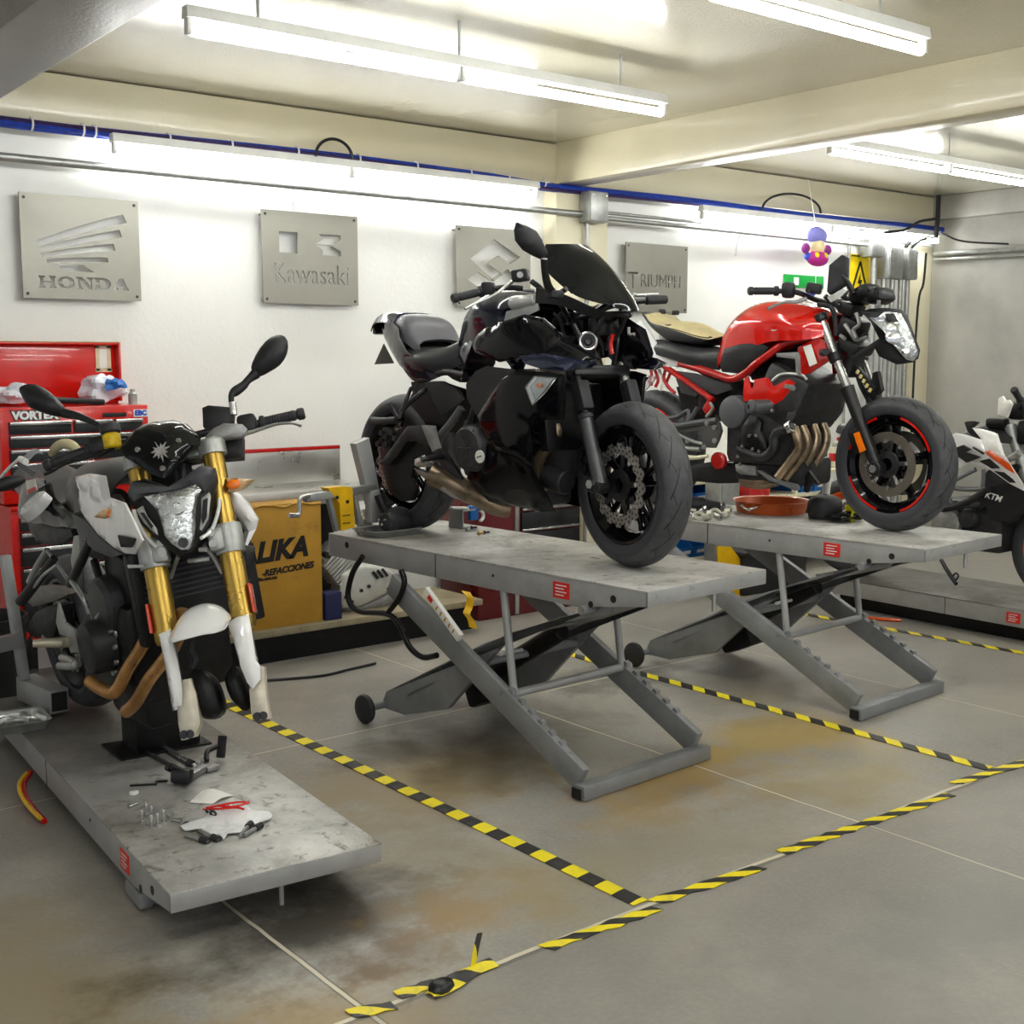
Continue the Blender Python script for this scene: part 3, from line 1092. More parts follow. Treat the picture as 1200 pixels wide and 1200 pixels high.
def m_tyre(name, n, zig):
    """rubber with moulded tread grooves running round the crown"""
    m, nt, b = base(name)
    tc = nt.nodes.new('ShaderNodeTexCoord')
    sp = nt.nodes.new('ShaderNodeSeparateXYZ')
    nt.links.new(tc.outputs['Object'], sp.inputs[0])
    X, Y, Z = sp.outputs
    a = mth(nt, 'DIVIDE', mth(nt, 'ARCTAN2', Z, X), 2 * pi)
    ay = mth(nt, 'ABSOLUTE', Y)
    u = mth(nt, 'ADD', mth(nt, 'MULTIPLY', a, n), mth(nt, 'MULTIPLY', ay, zig))
    f = mth(nt, 'LESS_THAN', mth(nt, 'FRACT', u), .12)
    u2 = mth(nt, 'ADD', mth(nt, 'MULTIPLY', a, n), mth(nt, 'MULTIPLY', ay, -zig * .8))
    f2 = mth(nt, 'LESS_THAN', mth(nt, 'FRACT', u2), .07)
    band = mth(nt, 'MULTIPLY', mth(nt, 'GREATER_THAN', ay, .012), mth(nt, 'LESS_THAN', ay, .05))
    band2 = mth(nt, 'MULTIPLY', mth(nt, 'GREATER_THAN', ay, .026), mth(nt, 'LESS_THAN', ay, .046))
    r = mth(nt, 'SQRT', mth(nt, 'ADD', mth(nt, 'MULTIPLY', X, X), mth(nt, 'MULTIPLY', Z, Z)))
    crown = mth(nt, 'GREATER_THAN', r, .272)
    g = mth(nt, 'MULTIPLY', mth(nt, 'MAXIMUM', mth(nt, 'MULTIPLY', f, band), mth(nt, 'MULTIPLY', f2, band2)), crown)
    c0 = ramp(nt, noisy(nt, 22, 5, .7), [(.3, lin('353639')), (.7, lin('4b4c4f'))])
    c0 = mixc(nt, crown, lin('34353a'), c0)
    nt.links.new(mixc(nt, g, c0, lin('141415')), b.inputs['Base Color'])
    b.inputs['Roughness'].default_value = .55
    return m


M['tread'] = m_tyre('tyre_chevron_tread', 16, 26)
M['tread2'] = m_tyre('tyre_slanted_tread', 22, 12)


def m_disc():
    m, nt, b = base('drilled_brake_steel')
    tc = nt.nodes.new('ShaderNodeTexCoord')
    sp = nt.nodes.new('ShaderNodeSeparateXYZ')
    nt.links.new(tc.outputs['Object'], sp.inputs[0])
    X, Y, Z = sp.outputs
    a = mth(nt, 'DIVIDE', mth(nt, 'ARCTAN2', Z, X), 2 * pi)
    r = mth(nt, 'SQRT', mth(nt, 'ADD', mth(nt, 'MULTIPLY', X, X), mth(nt, 'MULTIPLY', Z, Z)))
    q = mth(nt, 'DIVIDE', r, .0155)
    row = mth(nt, 'FLOOR', q)
    fr = mth(nt, 'SUBTRACT', mth(nt, 'FRACT', q), .5)
    fa = mth(nt, 'SUBTRACT', mth(nt, 'FRACT', mth(nt, 'ADD', mth(nt, 'MULTIPLY', a, 34), mth(nt, 'MULTIPLY', row, .5))), .5)
    d = mth(nt, 'SQRT', mth(nt, 'ADD', mth(nt, 'MULTIPLY', fr, fr), mth(nt, 'MULTIPLY', mth(nt, 'MULTIPLY', fa, fa), 2.2)))
    h = mth(nt, 'LESS_THAN', d, .3)
    c0 = ramp(nt, noisy(nt, 30, 4, .6), [(.3, lin('7d7b76')), (.7, lin('b5b2aa'))])
    nt.links.new(mixc(nt, h, c0, lin('0d0d0d')), b.inputs['Base Color'])
    nt.links.new(mth(nt, 'MULTIPLY', mth(nt, 'SUBTRACT', 1.0, h), .8), b.inputs['Metallic'])
    b.inputs['Roughness'].default_value = .35
    return m


M['disc'] = m_disc()


def wheel(par, c, name, R_=.315, wid=.125, steer=0.0, rim=None, spokes=5, twin=True, tread=None, discs=(-1, 1), petal=True, stripe=None, dr=.155, lean=0.0, dmat=None):
    """rim with spokes (the part), tyre, brake discs and stripes (sub-parts)"""
    rim = rim or M['gloss']
    rr = R_ * .69
    hw = wid * .40
    place = Matrix.Translation(V(c)) @ Matrix.Rotation(steer, 4, 'Z') @ Matrix.Rotation(lean, 4, 'X')
    b = MB()
    pr = [(rr + .012, -hw), (rr + .012, -hw + .007), (rr - .006, -hw + .01), (rr - .02, -hw * .5), (rr - .026, 0), (rr - .02, hw * .5), (rr - .006, hw - .01),
          (rr + .012, hw - .007), (rr + .012, hw), (rr - .004, hw), (rr - .02, hw - .016), (rr - .036, hw * .4), (rr - .04, 0), (rr - .036, -hw * .4), (rr - .02, -hw + .016), (rr - .004, -hw)]
    b.lathe(pr, (0, 0, 0), (0, 1, 0), 56, True)
    b.lathe([(.012, -.055), (.032, -.055), (.036, -.03), (.05, -.012), (.05, .012), (.036, .03), (.032, .055), (.012, .055)], (0, 0, 0), (0, 1, 0), 28, True)
    for k in range(spokes):
        a = 2 * pi * k / spokes + .3
        for off in ((-.1, .1) if twin else (0,)):
            p0 = V((cos(a + off * 1.2) * .04, 0, sin(a + off * 1.2) * .04))
            p1 = V((cos(a + off * 1.9) * (rr - .03), 0, sin(a + off * 1.9) * (rr - .03)))
            w0, w1 = (.012, .009) if twin else (.022, .016)
            d = (p1 - p0).normalized()
            s = V((-d.z, 0, d.x))
            rings = []
            for t, ww, yy in ((0, w0, .02), (.4, w0 * .85, .017), (.8, w1, .016), (1, w1 * 1.3, .022)):
                p = p0.lerp(p1, t)
                rings.append([p + s * ww + V((0, -yy * .6, 0)), p + s * ww * .5 + V((0, -yy, 0)), p - s * ww * .5 + V((0, -yy, 0)), p - s * ww + V((0, -yy * .6, 0)),
                              p - s * ww + V((0, yy * .6, 0)), p - s * ww * .5 + V((0, yy, 0)), p + s * ww * .5 + V((0, yy, 0)), p + s * ww + V((0, yy * .6, 0))])
            b.rings(rings)
    w = b.build(name, rim, par)
    w.matrix_local = place
    h = wid / 2
    tp = [(rr + .008, -hw + .004), (rr + .014, -hw - .004), (R_ * .76, -h * .93), (R_ * .84, -h), (R_ * .905, -h * .9), (R_ * .955, -h * .66), (R_ * .988, -h * .33), (R_, 0),
          (R_ * .988, h * .33), (R_ * .955, h * .66), (R_ * .905, h * .9), (R_ * .84, h), (R_ * .76, h * .93), (rr + .014, hw + .004), (rr + .008, hw - .004)]
    MB().lathe(tp, (0, 0, 0), (0, 1, 0), 72, True).build('tyre', tread or M['tread'], w, 60)
    for s in discs:
        y = s * .062
        b = MB()
        n = 96
        ro, ri = [], []
        for j in range(n):
            a = 2 * pi * j / n
            k = (.006 * (1 if cos(a * 16) > 0 else -1)) if petal else 0
            ro.append((dr + k, a))
            ri.append((dr - .042 + (k * .6), a))
        ring = lambda L, yy: [V((r * cos(a), yy, r * sin(a))) for r, a in L]
        rs = [ring(ri, y - .0025), ring(ro, y - .0025), ring(ro, y + .0025), ring(ri, y + .0025)]
        b.rings(rs, True)
        d = b.build('brake_disc', dmat or M['disc'], w)
        b = MB()
        for k in range(5 if petal else 5):
            a = 2 * pi * k / 5 + .1
            b.bar((.05 * cos(a), y, .05 * sin(a)), ((dr - .036) * cos(a), y, (dr - .036) * sin(a)), .02, .006, .002, up=(0, 1, 0))
        b.lathe([(.03, y - .006), (.062, y - .006), (.062, y + .006), (.03, y + .006)], (0, 0, 0), (0, 1, 0), 24, True)
        b.build('disc_carrier', M['blk'] if petal else M['dkalu'], w)
        for k in range(8 if s < 0 else 0):
            a = 2 * pi * k / 8 + .1
            MB().cyl(((dr - .042) * cos(a), y + s * .002, (dr - .042) * sin(a)), ((dr - .042) * cos(a), y + s * .009, (dr - .042) * sin(a)), .009, 10).build('disc_rivet', M['steel'], w)
    if stripe:
        for k in range(4):
            for s in (-1, 1):
                a0 = k * pi / 2 + .25
                MB().lathe([(rr - .002, s * (hw + .0005)), (rr + .009, s * (hw + .0005)), (rr + .009, s * (hw + .002)), (rr - .002, s * (hw + .002))], (0, 0, 0), (0, 1, 0), 20, True, a0, a0 + 1.0).build('rim_stripe', stripe, w, label='bright rim stripe')
    return w


def grip_bar(par, a, c, r=.0165, name='grip', mat=None):
    """ribbed rubber grip from bar end a to inner end c"""
    a, c = V(a), V(c)
    L = (c - a).length
    pr = [(0, 0), (r * .9, 0), (r * 1.15, .006), (r * 1.15, .02), (r * .8, .026), (r * 1.02, .034)]
    n = 9
    for k in range(n):
        z = .04 + (L - .07) * k / n
        pr += [(r * 1.04, z), (r * .95, z + (L - .07) / n * .5)]
    pr += [(r, L - .02), (r * 1.35, L - .016), (r * 1.35, L - .004), (r * .8, L), (0, L)]
    return MB().lathe(pr, a, c - a, 20).build(name, mat or M['rub'], par)


def bolt(b, c, axis, r=.008, h=.006):
    c, axis = V(c), V(axis).normalized()
    b.cyl(c, c + axis * h, r, 6)
    return b


# ================================================================ BLACK SPORT MOTORCYCLE
BK = Frame((3.28, 3.37, ZT2), R(-86.4))
bk = thing('motorcycle', 'black fully faired sport motorcycle with smoked windscreen on the middle raised lift', 'motorcycle', BK.loc, BK.ang)
C3 = (380, 240, 2.727)
C1 = (410, 340, 6)
C2 = (400, 480, 6)
C4 = (560, 420, 6)
C5 = (590, 250, 6)
ST = R(-11)
SM = Matrix.Rotation(ST, 4, 'Z')


def sv(x, y, z):
    return SM @ V((x, y, z))


wheel(bk, (0, 0, .315), 'front_wheel', steer=ST, wid=.13)
wheel(bk, (-1.39, 0, .315), 'rear_wheel', wid=.17, discs=(-1,), tread=M['tread'], rim=M['gloss'], )
MB().lathe([(.212, -.072), (.226, -.072), (.226, -.069), (.212, -.069)], (-1.39, 0, .315), (0, 1, 0), 20, True, 2.2, 3.0).build('rim_tape', pm('lime_rim_tape', '58c01c', .4), bk, label='short lime rim tape')
# forks
for s in (-1, 1):
    b = MB()
    bot, top = sv(-.045, s * .115, .315), sv(-.235, s * .115, .76)
    d = (top - bot).normalized()
    b.tube([bot, bot + d * .1, bot + d * .2, bot + d * .27], [.03, .029, .028, .029], 20, 3)
    f = b.build('fork_slider', pm('grey_fork_alloy', '56585a', .35, .7, .12, 20), bk)
    MB().cyl(bot + d * .27, top + d * .12, .0205, 18).build('stanchion', M['steel'] if s > 0 else M['blk'], f)
    MB().cyl(bot + d * .262, bot + d * .285, .033, 18, .004).build('dust_seal', M['rub'], f)
    q = sv(-.075, s * .115, .318)
    b = MB().cyl(q + V((0, s * -.03, 0)), q + V((0, s * .032, 0)), .033, 18, .005)
    b.cyl(q + SM @ V((.045, s * -.02, -.012)), q + SM @ V((.045, s * .032, -.012)), .022, 16, .004)
    b.build('axle_clamp', M['blk'], f)
    MB().cyl(q + V((0, s * .03, 0)), q + V((0, s * .04, 0)), .018, 6).build('axle_nut', M['steel'], f)
    b = MB()
    b.bar(bot + d * .3 + V((.012, 0, 0)), bot + d * .42 + V((.012, 0, 0)), .055, .06, .012, up=SM @ V((1, 0, 0)))
    b.build('fork_bracket', M['rub'], bk)
    # brake caliper behind the leg
    b = MB()
    b.box(sv(-.16, s * .09, .40), (.06, .05, .12), (0, R(-22), ST), .014)
    b.box(sv(-.15, s * .065, .40), (.045, .05, .09), (0, R(-22), ST), .01)
    b.cyl(sv(-.17, s * .112, .43), sv(-.17, s * .125, .43), .02, 14)
    b.cyl(sv(-.15, s * .112, .37), sv(-.15, s * .125, .37), .02, 14)
    b.build('brake_caliper', M['vdk'], bk)
MB().box(sv(-.23, 0, .735), (.07, .27, .045), (0, R(-23), ST), .012).build('lower_yoke', M['blk'], bk)
MB().cyl(sv(-.24, 0, .72), sv(-.33, 0, .93), .035, 18).build('steering_head', M['blk'], bk)
MB().box(sv(-.335, 0, .945), (.075, .26, .03), (0, R(-23), ST), .01).build('top_yoke', M['blk'], bk)

# engine and frame
b = MB()
b.box((-.62, 0, .42), (.4, .34, .26), None, .04)
b.box((-.47, 0, .6), (.22, .3, .26), (0, R(18), 0), .03)
b.box((-.6, 0, .25), (.34, .24, .12), None, .03)
for k in range(5):
    b.box((-.46, 0, .5 + k * .035), (.25, .33, .008), (0, R(18), 0))
en = b.build('engine', M['dkalu'], bk)
c = BK.y(553, 525, -.19)
b = MB().lathe([(0, -.035), (.08, -.035), (.095, -.02), (.1, .02)], c, (0, 1, 0), 30)
for k in range(6):
    a = k * pi / 3
    b.bar(c + V((0, -.034, 0)), c + V((.09 * cos(a), -.026, .09 * sin(a))), .01, .012, .003, up=(0, 1, 0))
b.build('clutch_cover', M['dkalu'], en)
e = BK.y(563, 535, -.235)
b = MB().cyl(e, e + V((0, -.006, 0)), .026, 24)
em = b.build('round_badge', M['paper'], bk, label='round white badge')
MB().bar(e + V((-.012, -.008, -.004)), e + V((.014, -.008, .004)), .003, .004, up=(0, 1, 0)).build('badge_mark', M['ink'], em)
b = MB()
b.tube(tr(BK, '541 478 -.19; 530 494 -.2; 516 512 -.2; 512 530 -.19'), .017, 12)
b.build('frame_tube', pm('dull_grey_tube', '5f6062', .4, .6), bk)
b = MB()
b.tube(tr(BK, '560 470 -.17; 550 500 -.17; 545 530 -.16'), .018, 12)
b.tube(tr(BK, '545 440 -.16; 520 436 -.14; 490 445 -.12; 468 420 -.1'), .015, 12)
both(b, 'frame_rails', M['blk'], bk)
b = MB().pillow(tr(BK, '560 110; 650 115; 662 180; 690 270; 640 296; 610 235', -.235, C2), 1, .004, .02, .012)
b.build('heel_guard', M['alu'], bk)
b = MB()
b.pillow(tr(BK, '660 300; 720 285; 780 380; 850 490; 800 480; 700 400', -.22, C2), 1, .003, .02, .015)
b.tube(tr(BK, '690 270 -.22; 720 360 -.21; 800 400 -.2; 850 490 -.2', None, C2), .009, 8)
b.build('foot_bracket', M['blk'], bk)
MB().tube(tr(BK, '700 330 -.22; 610 345 -.3; 560 350 -.33', None, C2), .012, 10).build('foot_peg', M['blk'], bk)
b = MB()
b.tube(tr(BK, '540 690 -.13; 480 740 -.17; 380 830 -.2; 345 905 -.22', None, C1), .011, 10)
b.tube(tr(BK, '345 905 -.22; 310 850 -.22; 285 800 -.22', None, C1), .01, 10)
b.tube(tr(BK, '430 690 -.14; 400 760 -.19; 372 850 -.2', None, C1), .009, 10)
b.build('passenger_peg_bracket', M['blk'], bk)
# swingarm and rear brake
b = MB().pillow(tr(BK, '265 385; 330 300; 420 175; 465 115; 560 110; 610 160; 610 280; 520 220; 460 225; 390 330; 330 390', -.15, C2), 1, .012, .02, .05, h=.02)
both(b, 'swingarm', pm('charcoal_swingarm', '2f3032', .35, .3), bk)
b = MB().pillow(tr(BK, '268 270; 330 190; 430 120; 600 112; 622 300; 510 340; 490 480; 520 560; 500 640; 420 645; 340 585; 290 430', -.1, C2), 1, .01, .03, .02, h=.025)
b.build('hugger_guard', M['blkp'], bk)
MB().tube(tr(BK, '155 915 -.1; 240 920 -.14; 330 915 -.15', None, C1), .017, 10).build('axle_adjuster', M['blkp'], bk)
b = MB()
for q in ('300 165', '330 190', '370 160', '300 215', '390 200', '275 240', '330 240'):
    p = tr(BK, q, -.13, C2)[0]
    b.cyl(p, p + V((0, -.02, 0)), .014, 10)
b.box(tr(BK, '330 200', -.12, C2)[0], (.06, .03, .1), None, .01)
b.build('rear_caliper', M['dkalu'], bk)
# exhaust
b = MB().tube(tr(BK, '640 460 -.2; 740 500 -.17; 860 560 -.13; 980 620 -.1; 1100 680 -.06; 1180 690 -.02', None, C2), [.05, .052, .048, .045, .042, .04], 20)
b.build('exhaust_pipe', M['title'], bk)
b = MB().pillow(tr(BK, '505 410; 530 420; 640 460; 740 560; 850 640; 780 620; 640 530; 540 450', -.21, C2), 1, .004, .02, .03)
b.build('muffler_shield', pm('satin_silver_shield', '8d8b86', .3, .8), bk)
b = MB().pillow(tr(BK, '515 350; 560 330; 620 345; 650 375; 640 405; 540 405; 512 395', -.2, C2), 1, .012, .02, .09)
b.build('muffler_tip', M['steel'], bk)
MB().tube(tr(BK, '540 465 -.1; 548 545 -.1; 470 650 -.11; 420 745 -.11; 432 830 -.1; 480 930 -.08', None, C4), .024, 14).build('exhaust_header', M['title'], bk)
MB().tube(tr(BK, '425 470 -.04; 405 570 -.04; 360 680 -.06; 340 760 -.06; 350 860 -.06', None, C4), .022, 14).build('exhaust_header', M['title'], bk)
MB().box((-.33, 0, .56), (.05, .34, .26), (0, R(-10), 0), .01).build('radiator', M['vdk'], bk)
MB().cyl((-.36, -.1, .33), (-.25, -.1, .31), .05, 20, .006).build('oil_filter', M['blkp'], bk)

# bodywork
b = MB().pillow(tr(BK, '560 488 -.22; 575 463 -.24; 588 445 -.25; 602 436 -.25; 615 434 -.25; 640 436 -.25; 661 440 -.23; 662 470 -.22; 660 492 -.21; 627 492 -.25; 624 520 -.24; 624 546 -.22; 602 532 -.23; 582 527 -.22; 571 516 -.21; 562 502 -.21'), 1, .02, .06, .005, h=.018)
both(b, 'side_fairing', M['gloss'], bk)
b = MB().pillow(tr(BK, '571 519 -.2; 582 530 -.21; 602 535 -.22; 622 547 -.21; 635 570 -.18; 650 599 -.13; 634 600 -.12; 610 595 -.12; 580 586 -.13; 558 574 -.14; 547 560 -.16; 553 546 -.18; 566 540 -.19'), 1, .012, .05, .005, h=.018)
both(b, 'belly_pan', M['gloss'], bk)
b = MB().pillow(tr(BK, '547 467 -.2; 546 450 -.2; 557 435 -.2; 570 429 -.2; 587 431 -.21; 604 433 -.215; 588 444 -.21; 574 463 -.21; 559 488 -.2', None), 1, 0, .02, .004)
both(b, 'side_duct', M['blkp'], bk)
b = MB().pillow(tr(BK, '470 445 -.19; 498 402 -.17; 555 372 -.17; 640 350 -.19; 700 362 -.17; 765 420 -.16; 840 472 -.15; 880 496 -.13; 800 507 -.2; 700 478 -.23; 620 491 -.23; 560 503 -.22; 482 470 -.21', None, C3), 1, .03, .07, .005, h=.016)
both(b, 'upper_cowl', M['gloss'], bk)
b = MB().pillow(tr(BK, '622 482 -.245; 700 474 -.25; 790 490 -.24; 868 506 -.2; 850 520 -.2; 770 532 -.25; 690 524 -.26; 640 508 -.26', None, C3), 1, .008, .03, .006)
both(b, 'cowl_wing', M['blue_navy'], bk, label='dark blue wing strip')
for s, nm in ((-1, 'turn_signal'), (1, 'turn_signal')):
    b = MB().pillow(tr(BK, '395 122; 548 135; 470 240; 380 330; 355 270; 330 200', -.285, C4), 1, .008, .02, .006)
    if s > 0:
        b.flip()
    ts = b.build(nm, M['clear'], bk, label='clear turn signal lens')
    b = MB().pillow(tr(BK, '405 132; 530 142; 460 236; 385 318; 345 205', -.268, C4), 1, 0, .02, .003)
    if s > 0:
        b.flip()
    b.build('reflector', M['chrome'], ts)
    p = tr(BK, '430 190', -.275, C4)[0]
    b = MB().ball((p.x, p.y * -s, p.z), (.014, .006, .01))
    b.build('bulb', M['org'], ts)
# tank
tk = [[(0, .925), (-.07, .92), (-.1, .875), (-.105, .79)], [(0, 1.02), (-.085, 1.01), (-.14, .95), (-.125, .82)], [(0, 1.06), (-.11, 1.05), (-.185, .985), (-.165, .86)],
      [(0, 1.06), (-.11, 1.05), (-.19, .985), (-.19, .87)], [(0, 1.02), (-.08, 1.015), (-.13, .96), (-.14, .87)]]
b = MB()
b.sheet([[(x, y, z) for y, z in row] for x, row in zip((-.9, -.82, -.7, -.56, -.44), tk)], 4, .006, -1)
b.mirror()
tn = b.build('fuel_tank', M['navy'], bk)
MB().cyl((-.6, 0, 1.058), (-.6, 0, 1.072), .04, 24, .004).build('filler_cap', M['alu'], tn)
b = MB().pillow(tr(BK, '760 430 -.12; 820 350 -.13; 870 345 -.15; 840 430 -.17; 800 560 -.17; 780 640 -.16; 790 540 -.14', None, C1), 1, .006, .02, .01)
both(b, 'knee_panel', M['navy'], bk)
# seats and tail
b = MB().sheet([[(x, y, z) for y, z in r] for x, r in ((-1.23, [(0, .848), (-.1, .843), (-.145, .80), (-.14, .76)]), (-1.1, [(0, .835), (-.12, .828), (-.168, .785), (-.155, .735)]), (-.98, [(0, .85), (-.1, .84), (-.148, .785), (-.135, .73)]), (-.885, [(0, .9), (-.06, .885), (-.09, .83), (-.09, .77)]))], 4, .02, -1)
b.mirror()
b.build('rider_seat', M['vinyl'], bk)
b = MB().sheet([[(x, y, z) for y, z in r] for x, r in ((-1.37, [(0, .985), (-.07, .98), (-.1, .955), (-.1, .92)]), (-1.28, [(0, .988), (-.085, .98), (-.128, .94), (-.132, .88)]), (-1.205, [(0, .96), (-.095, .95), (-.138, .905), (-.142, .85)]), (-1.15, [(0, .875), (-.085, .868), (-.12, .845), (-.12, .81)]))], 4, .02, -1)
b.mirror()
b.build('pillion_seat', M['vinylg'], bk)
b = MB().pillow(tr(BK, '225 200 -.06; 250 180 -.1; 340 265 -.15; 350 330 -.155; 395 420 -.16; 520 540 -.16; 630 610 -.15; 560 625 -.15; 440 610 -.14; 350 530 -.12; 290 430 -.09; 240 330 -.06; 220 270 -.05', None, C1), 1, .008, .03, .006)
both(b, 'tail_fairing', M['navy'], bk)
b = MB().sheet([[(x, y, z) for y, z in r] for x, r in ((-1.6, [(0, .945), (-.04, .94), (-.055, .915)]), (-1.54, [(0, .985), (-.055, .98), (-.08, .95)]), (-1.44, [(0, 1.003), (-.075, .997), (-.11, .955)]), (-1.33, [(0, .995), (-.085, .988), (-.125, .945)]))], 4, .006, -1)
b.mirror()
b.build('tail_cover', M['blue_navy'], bk)
MB().box((-1.3, 0, .84), (.24, .19, .1), (0, R(20), 0), .03).build('tail_under_tray', M['vdk'], bk)
MB().box((-1.595, 0, .925), (.03, .08, .05), None, .01).build('tail_light', pm('dark_smoked_lens', '241a1e', .15, coat=.6), bk)
b = MB().poly(tr(BK, '240 375 .0; 175 520 .0; 312 512 .05', None, C1), (-.004, 0, -.002))
b.build('number_plate', pm('plate_back_grey', '77746c', .5), bk)
b = MB().pillow(tr(BK, '520 650 -.15; 640 640 -.15; 740 690 -.15; 790 760 -.16; 640 880 -.15; 560 730 -.15', None, C1), 1, .005, .02, .02)
both(b, 'subframe_cover', M['blkp'], bk)

b = MB().pillow(tr(BK, '430 645; 520 640; 700 700; 775 770; 720 900; 690 1000; 560 960; 440 1000; 370 960; 400 830; 440 720', -.07, C1), 1, .006, .03, .1)
b.build('rear_shock_shroud', M['vdk'], bk)
# windscreen: one curved smoked sheet, leaning back over the cowl
rows = []
for z, xc, w_, kk in ((.965, -.012, .03, 3.0), (1.0, -.035, .085, 3.4), (1.06, -.085, .14, 4.0), (1.13, -.15, .155, 4.6), (1.19, -.225, .15, 5.0), (1.225, -.29, .12, 4.5)):
    rows.append([(xc - kk * (w_ * u) ** 2, w_ * u, z - .25 * (w_ * u) ** 2 * 8 * (1 if z < 1.2 else 0)) for u in (-1, -.66, -.33, 0, .33, .66, 1)])
b = MB().sheet(rows, 4, .004, 1)
b.build('windscreen', M['glass'], bk)
b = MB()
for z, x, y in ((1.06, -.2, .13), (1.03, -.12, .085)):
    for s in (-1, 1):
        b.ball((x, s * y, z - .02), .008, None, 8, 6)
b.build('screen_bolts', M['steel'], bk)
# dark nose frame behind the missing headlight
b = MB()
b.tube([(-.32, -.02, .93), (-.2, -.05, .95), (-.06, -.03, .955), (-.03, 0, .95)], .012, 8)
b.tube([(-.32, -.02, .93), (-.25, -.15, 1.02), (-.2, -.16, 1.05)], .011, 8)
b.tube([(-.2, -.12, .92), (-.18, -.1, .85), (-.2, -.1, .75)], .01, 8)
b.tube([(-.1, -.06, .95), (-.14, -.06, .88), (-.22, -.03, .82)], .009, 8)
b.box((-.25, 0, .92), (.06, .1, .1), None, .012)
b.box((-.16, -.02, .91), (.05, .09, .07), None, .012)
b.mirror()
b.build('nose_bracket', M['blk'], bk)
b = MB().sheet([[(-.06, -.03, .955), (-.1, -.1, .975), (-.2, -.175, 1.03), (-.33, -.19, 1.06)], [(-.1, -.03, .935), (-.14, -.1, .95), (-.23, -.17, .99), (-.34, -.185, 1.0)]], 4, .004)
b.mirror()
b.build('screen_surround', M['blkp'], bk)
b = MB().pillow(tr(BK, '727 362 .12; 738 374 .15; 757 386 .19; 766 414 .2; 762 425 .19; 745 433 .18; 722 431 .14; 714 415 .12; 714 388 .11'), 1, .01, .03, .006, h=.015)
b.build('upper_cowl', M['gloss'], bk, label='inner face of the far side cowl')
p = BK.y(689, 400, -.08)
nrm = V((.75, -.62, .1)).normalized()
b = MB().lathe([(.026, 0), (.036, 0), (.038, .008), (.034, .014), (.028, .012)], p, nrm, 28, True)
hr = b.build('horn', M['steel'], bk, label='round silver rimmed horn')
MB().lathe([(0, .006), (.012, .012), (.018, .004), (.027, .006), (.027, -.02), (0, -.02)], p, nrm, 24).build('horn_face', M['dkalu'], hr)
b = MB()
for q in ('880 800 .05; 885 850 .05; 920 850 .05', ):
    b.tube(tr(BK, q.replace('.05', '.03'), None, C5), .006, 8)
b.build('cable_end', M['galv'], bk)
b = MB().tube(tr(BK, '770 850 0; 755 920 0; 765 990 .0', None, C5), .008, 8)
b.build('red_wire', M['red'], bk, label='red wire ends')
b = MB()
for q in ('350 700 -.1; 400 760 -.08; 430 860 -.06; 480 900 -.05', '600 780 -.05; 640 720 -.03; 680 700 0', '430 640 -.15; 500 630 -.1; 560 700 -.08', '660 850 -.03; 690 930 0; 700 1000 .02', '740 800 .02; 740 900 .02; 720 960 .02'):
    b.tube(tr(BK, q, None, C5), .006, 7)
b.build('wiring', M['rub'], bk)

# handlebars, levers, mirror
gR, gRi = BK.y(530, 350, -.42), BK.y(566, 341, -.29)
grip_bar(bk, gR, gRi)
b = MB().tube([gRi, BK.y(590, 337, -.21), BK.y(612, 338, -.14)], .012, 10)
b.build('clip_on_bar', M['blk'], bk)
b = MB().box(BK.y(572, 338, -.28), (.05, .05, .05), (0, 0, R(30)), .012)
b.build('switch_gear', M['blkp'], bk)
p = BK.y(610, 323, -.2)
b = MB().box(p, (.06, .075, .045), (0, R(-8), R(35)), .008)
rs = b.build('brake_reservoir', M['blkp'], bk)
MB().cyl(p + V((.03, -.03, 0)), p + V((.036, -.036, 0)), .012, 14).build('sight_glass', M['galv'], rs)
b = MB().tube(tr(BK, '600 330 -.2; 580 345 -.28; 556 356 -.36; 545 362 -.4'), [.012, .009, .008, .007], 10, flat=.6)
b.build('brake_lever', M['galv'], bk)
b = MB().tube(tr(BK, '200 480 -.2; 240 510 -.17; 270 540 -.14', None, C5), .011, 8)
b.build('brake_hose', M['rub'], bk)
p0, p1 = BK.y(598, 356, -.2), BK.y(628, 351, -.17)
MB().cyl(p0, p1, .022, 18, .005).build('fork_top_cover', pm('pale_sleeve', 'b9b9b6', .4, .3), bk)
b = MB().pillow(tr(BK, '20 690 -.2; 240 620 -.17; 250 680 -.17; 120 740 -.19; 0 775 -.21', None, C5), 1, .004, .02, .004)
both(b, 'cowl_edge', M['galv'], bk, label='pale grey cowl edge')
gL, gLi = BK.y(780, 351, .42), BK.y(764, 354, .32)
b = MB().cyl(gL, BK.y(757, 352, .3), .018, 18, .004)
b.build('grip', M['rub'], bk)
b = MB().tube(tr(BK, '772 345 .36; 750 346 .3; 742 345 .27'), .007, 8)
b.build('clutch_lever', M['galv'], bk)
MB().tube([BK.y(757, 352, .3), (-.3, .2, 1.0), (-.35, .12, .96)], .012, 8).build('clip_on_bar', M['blk'], bk)
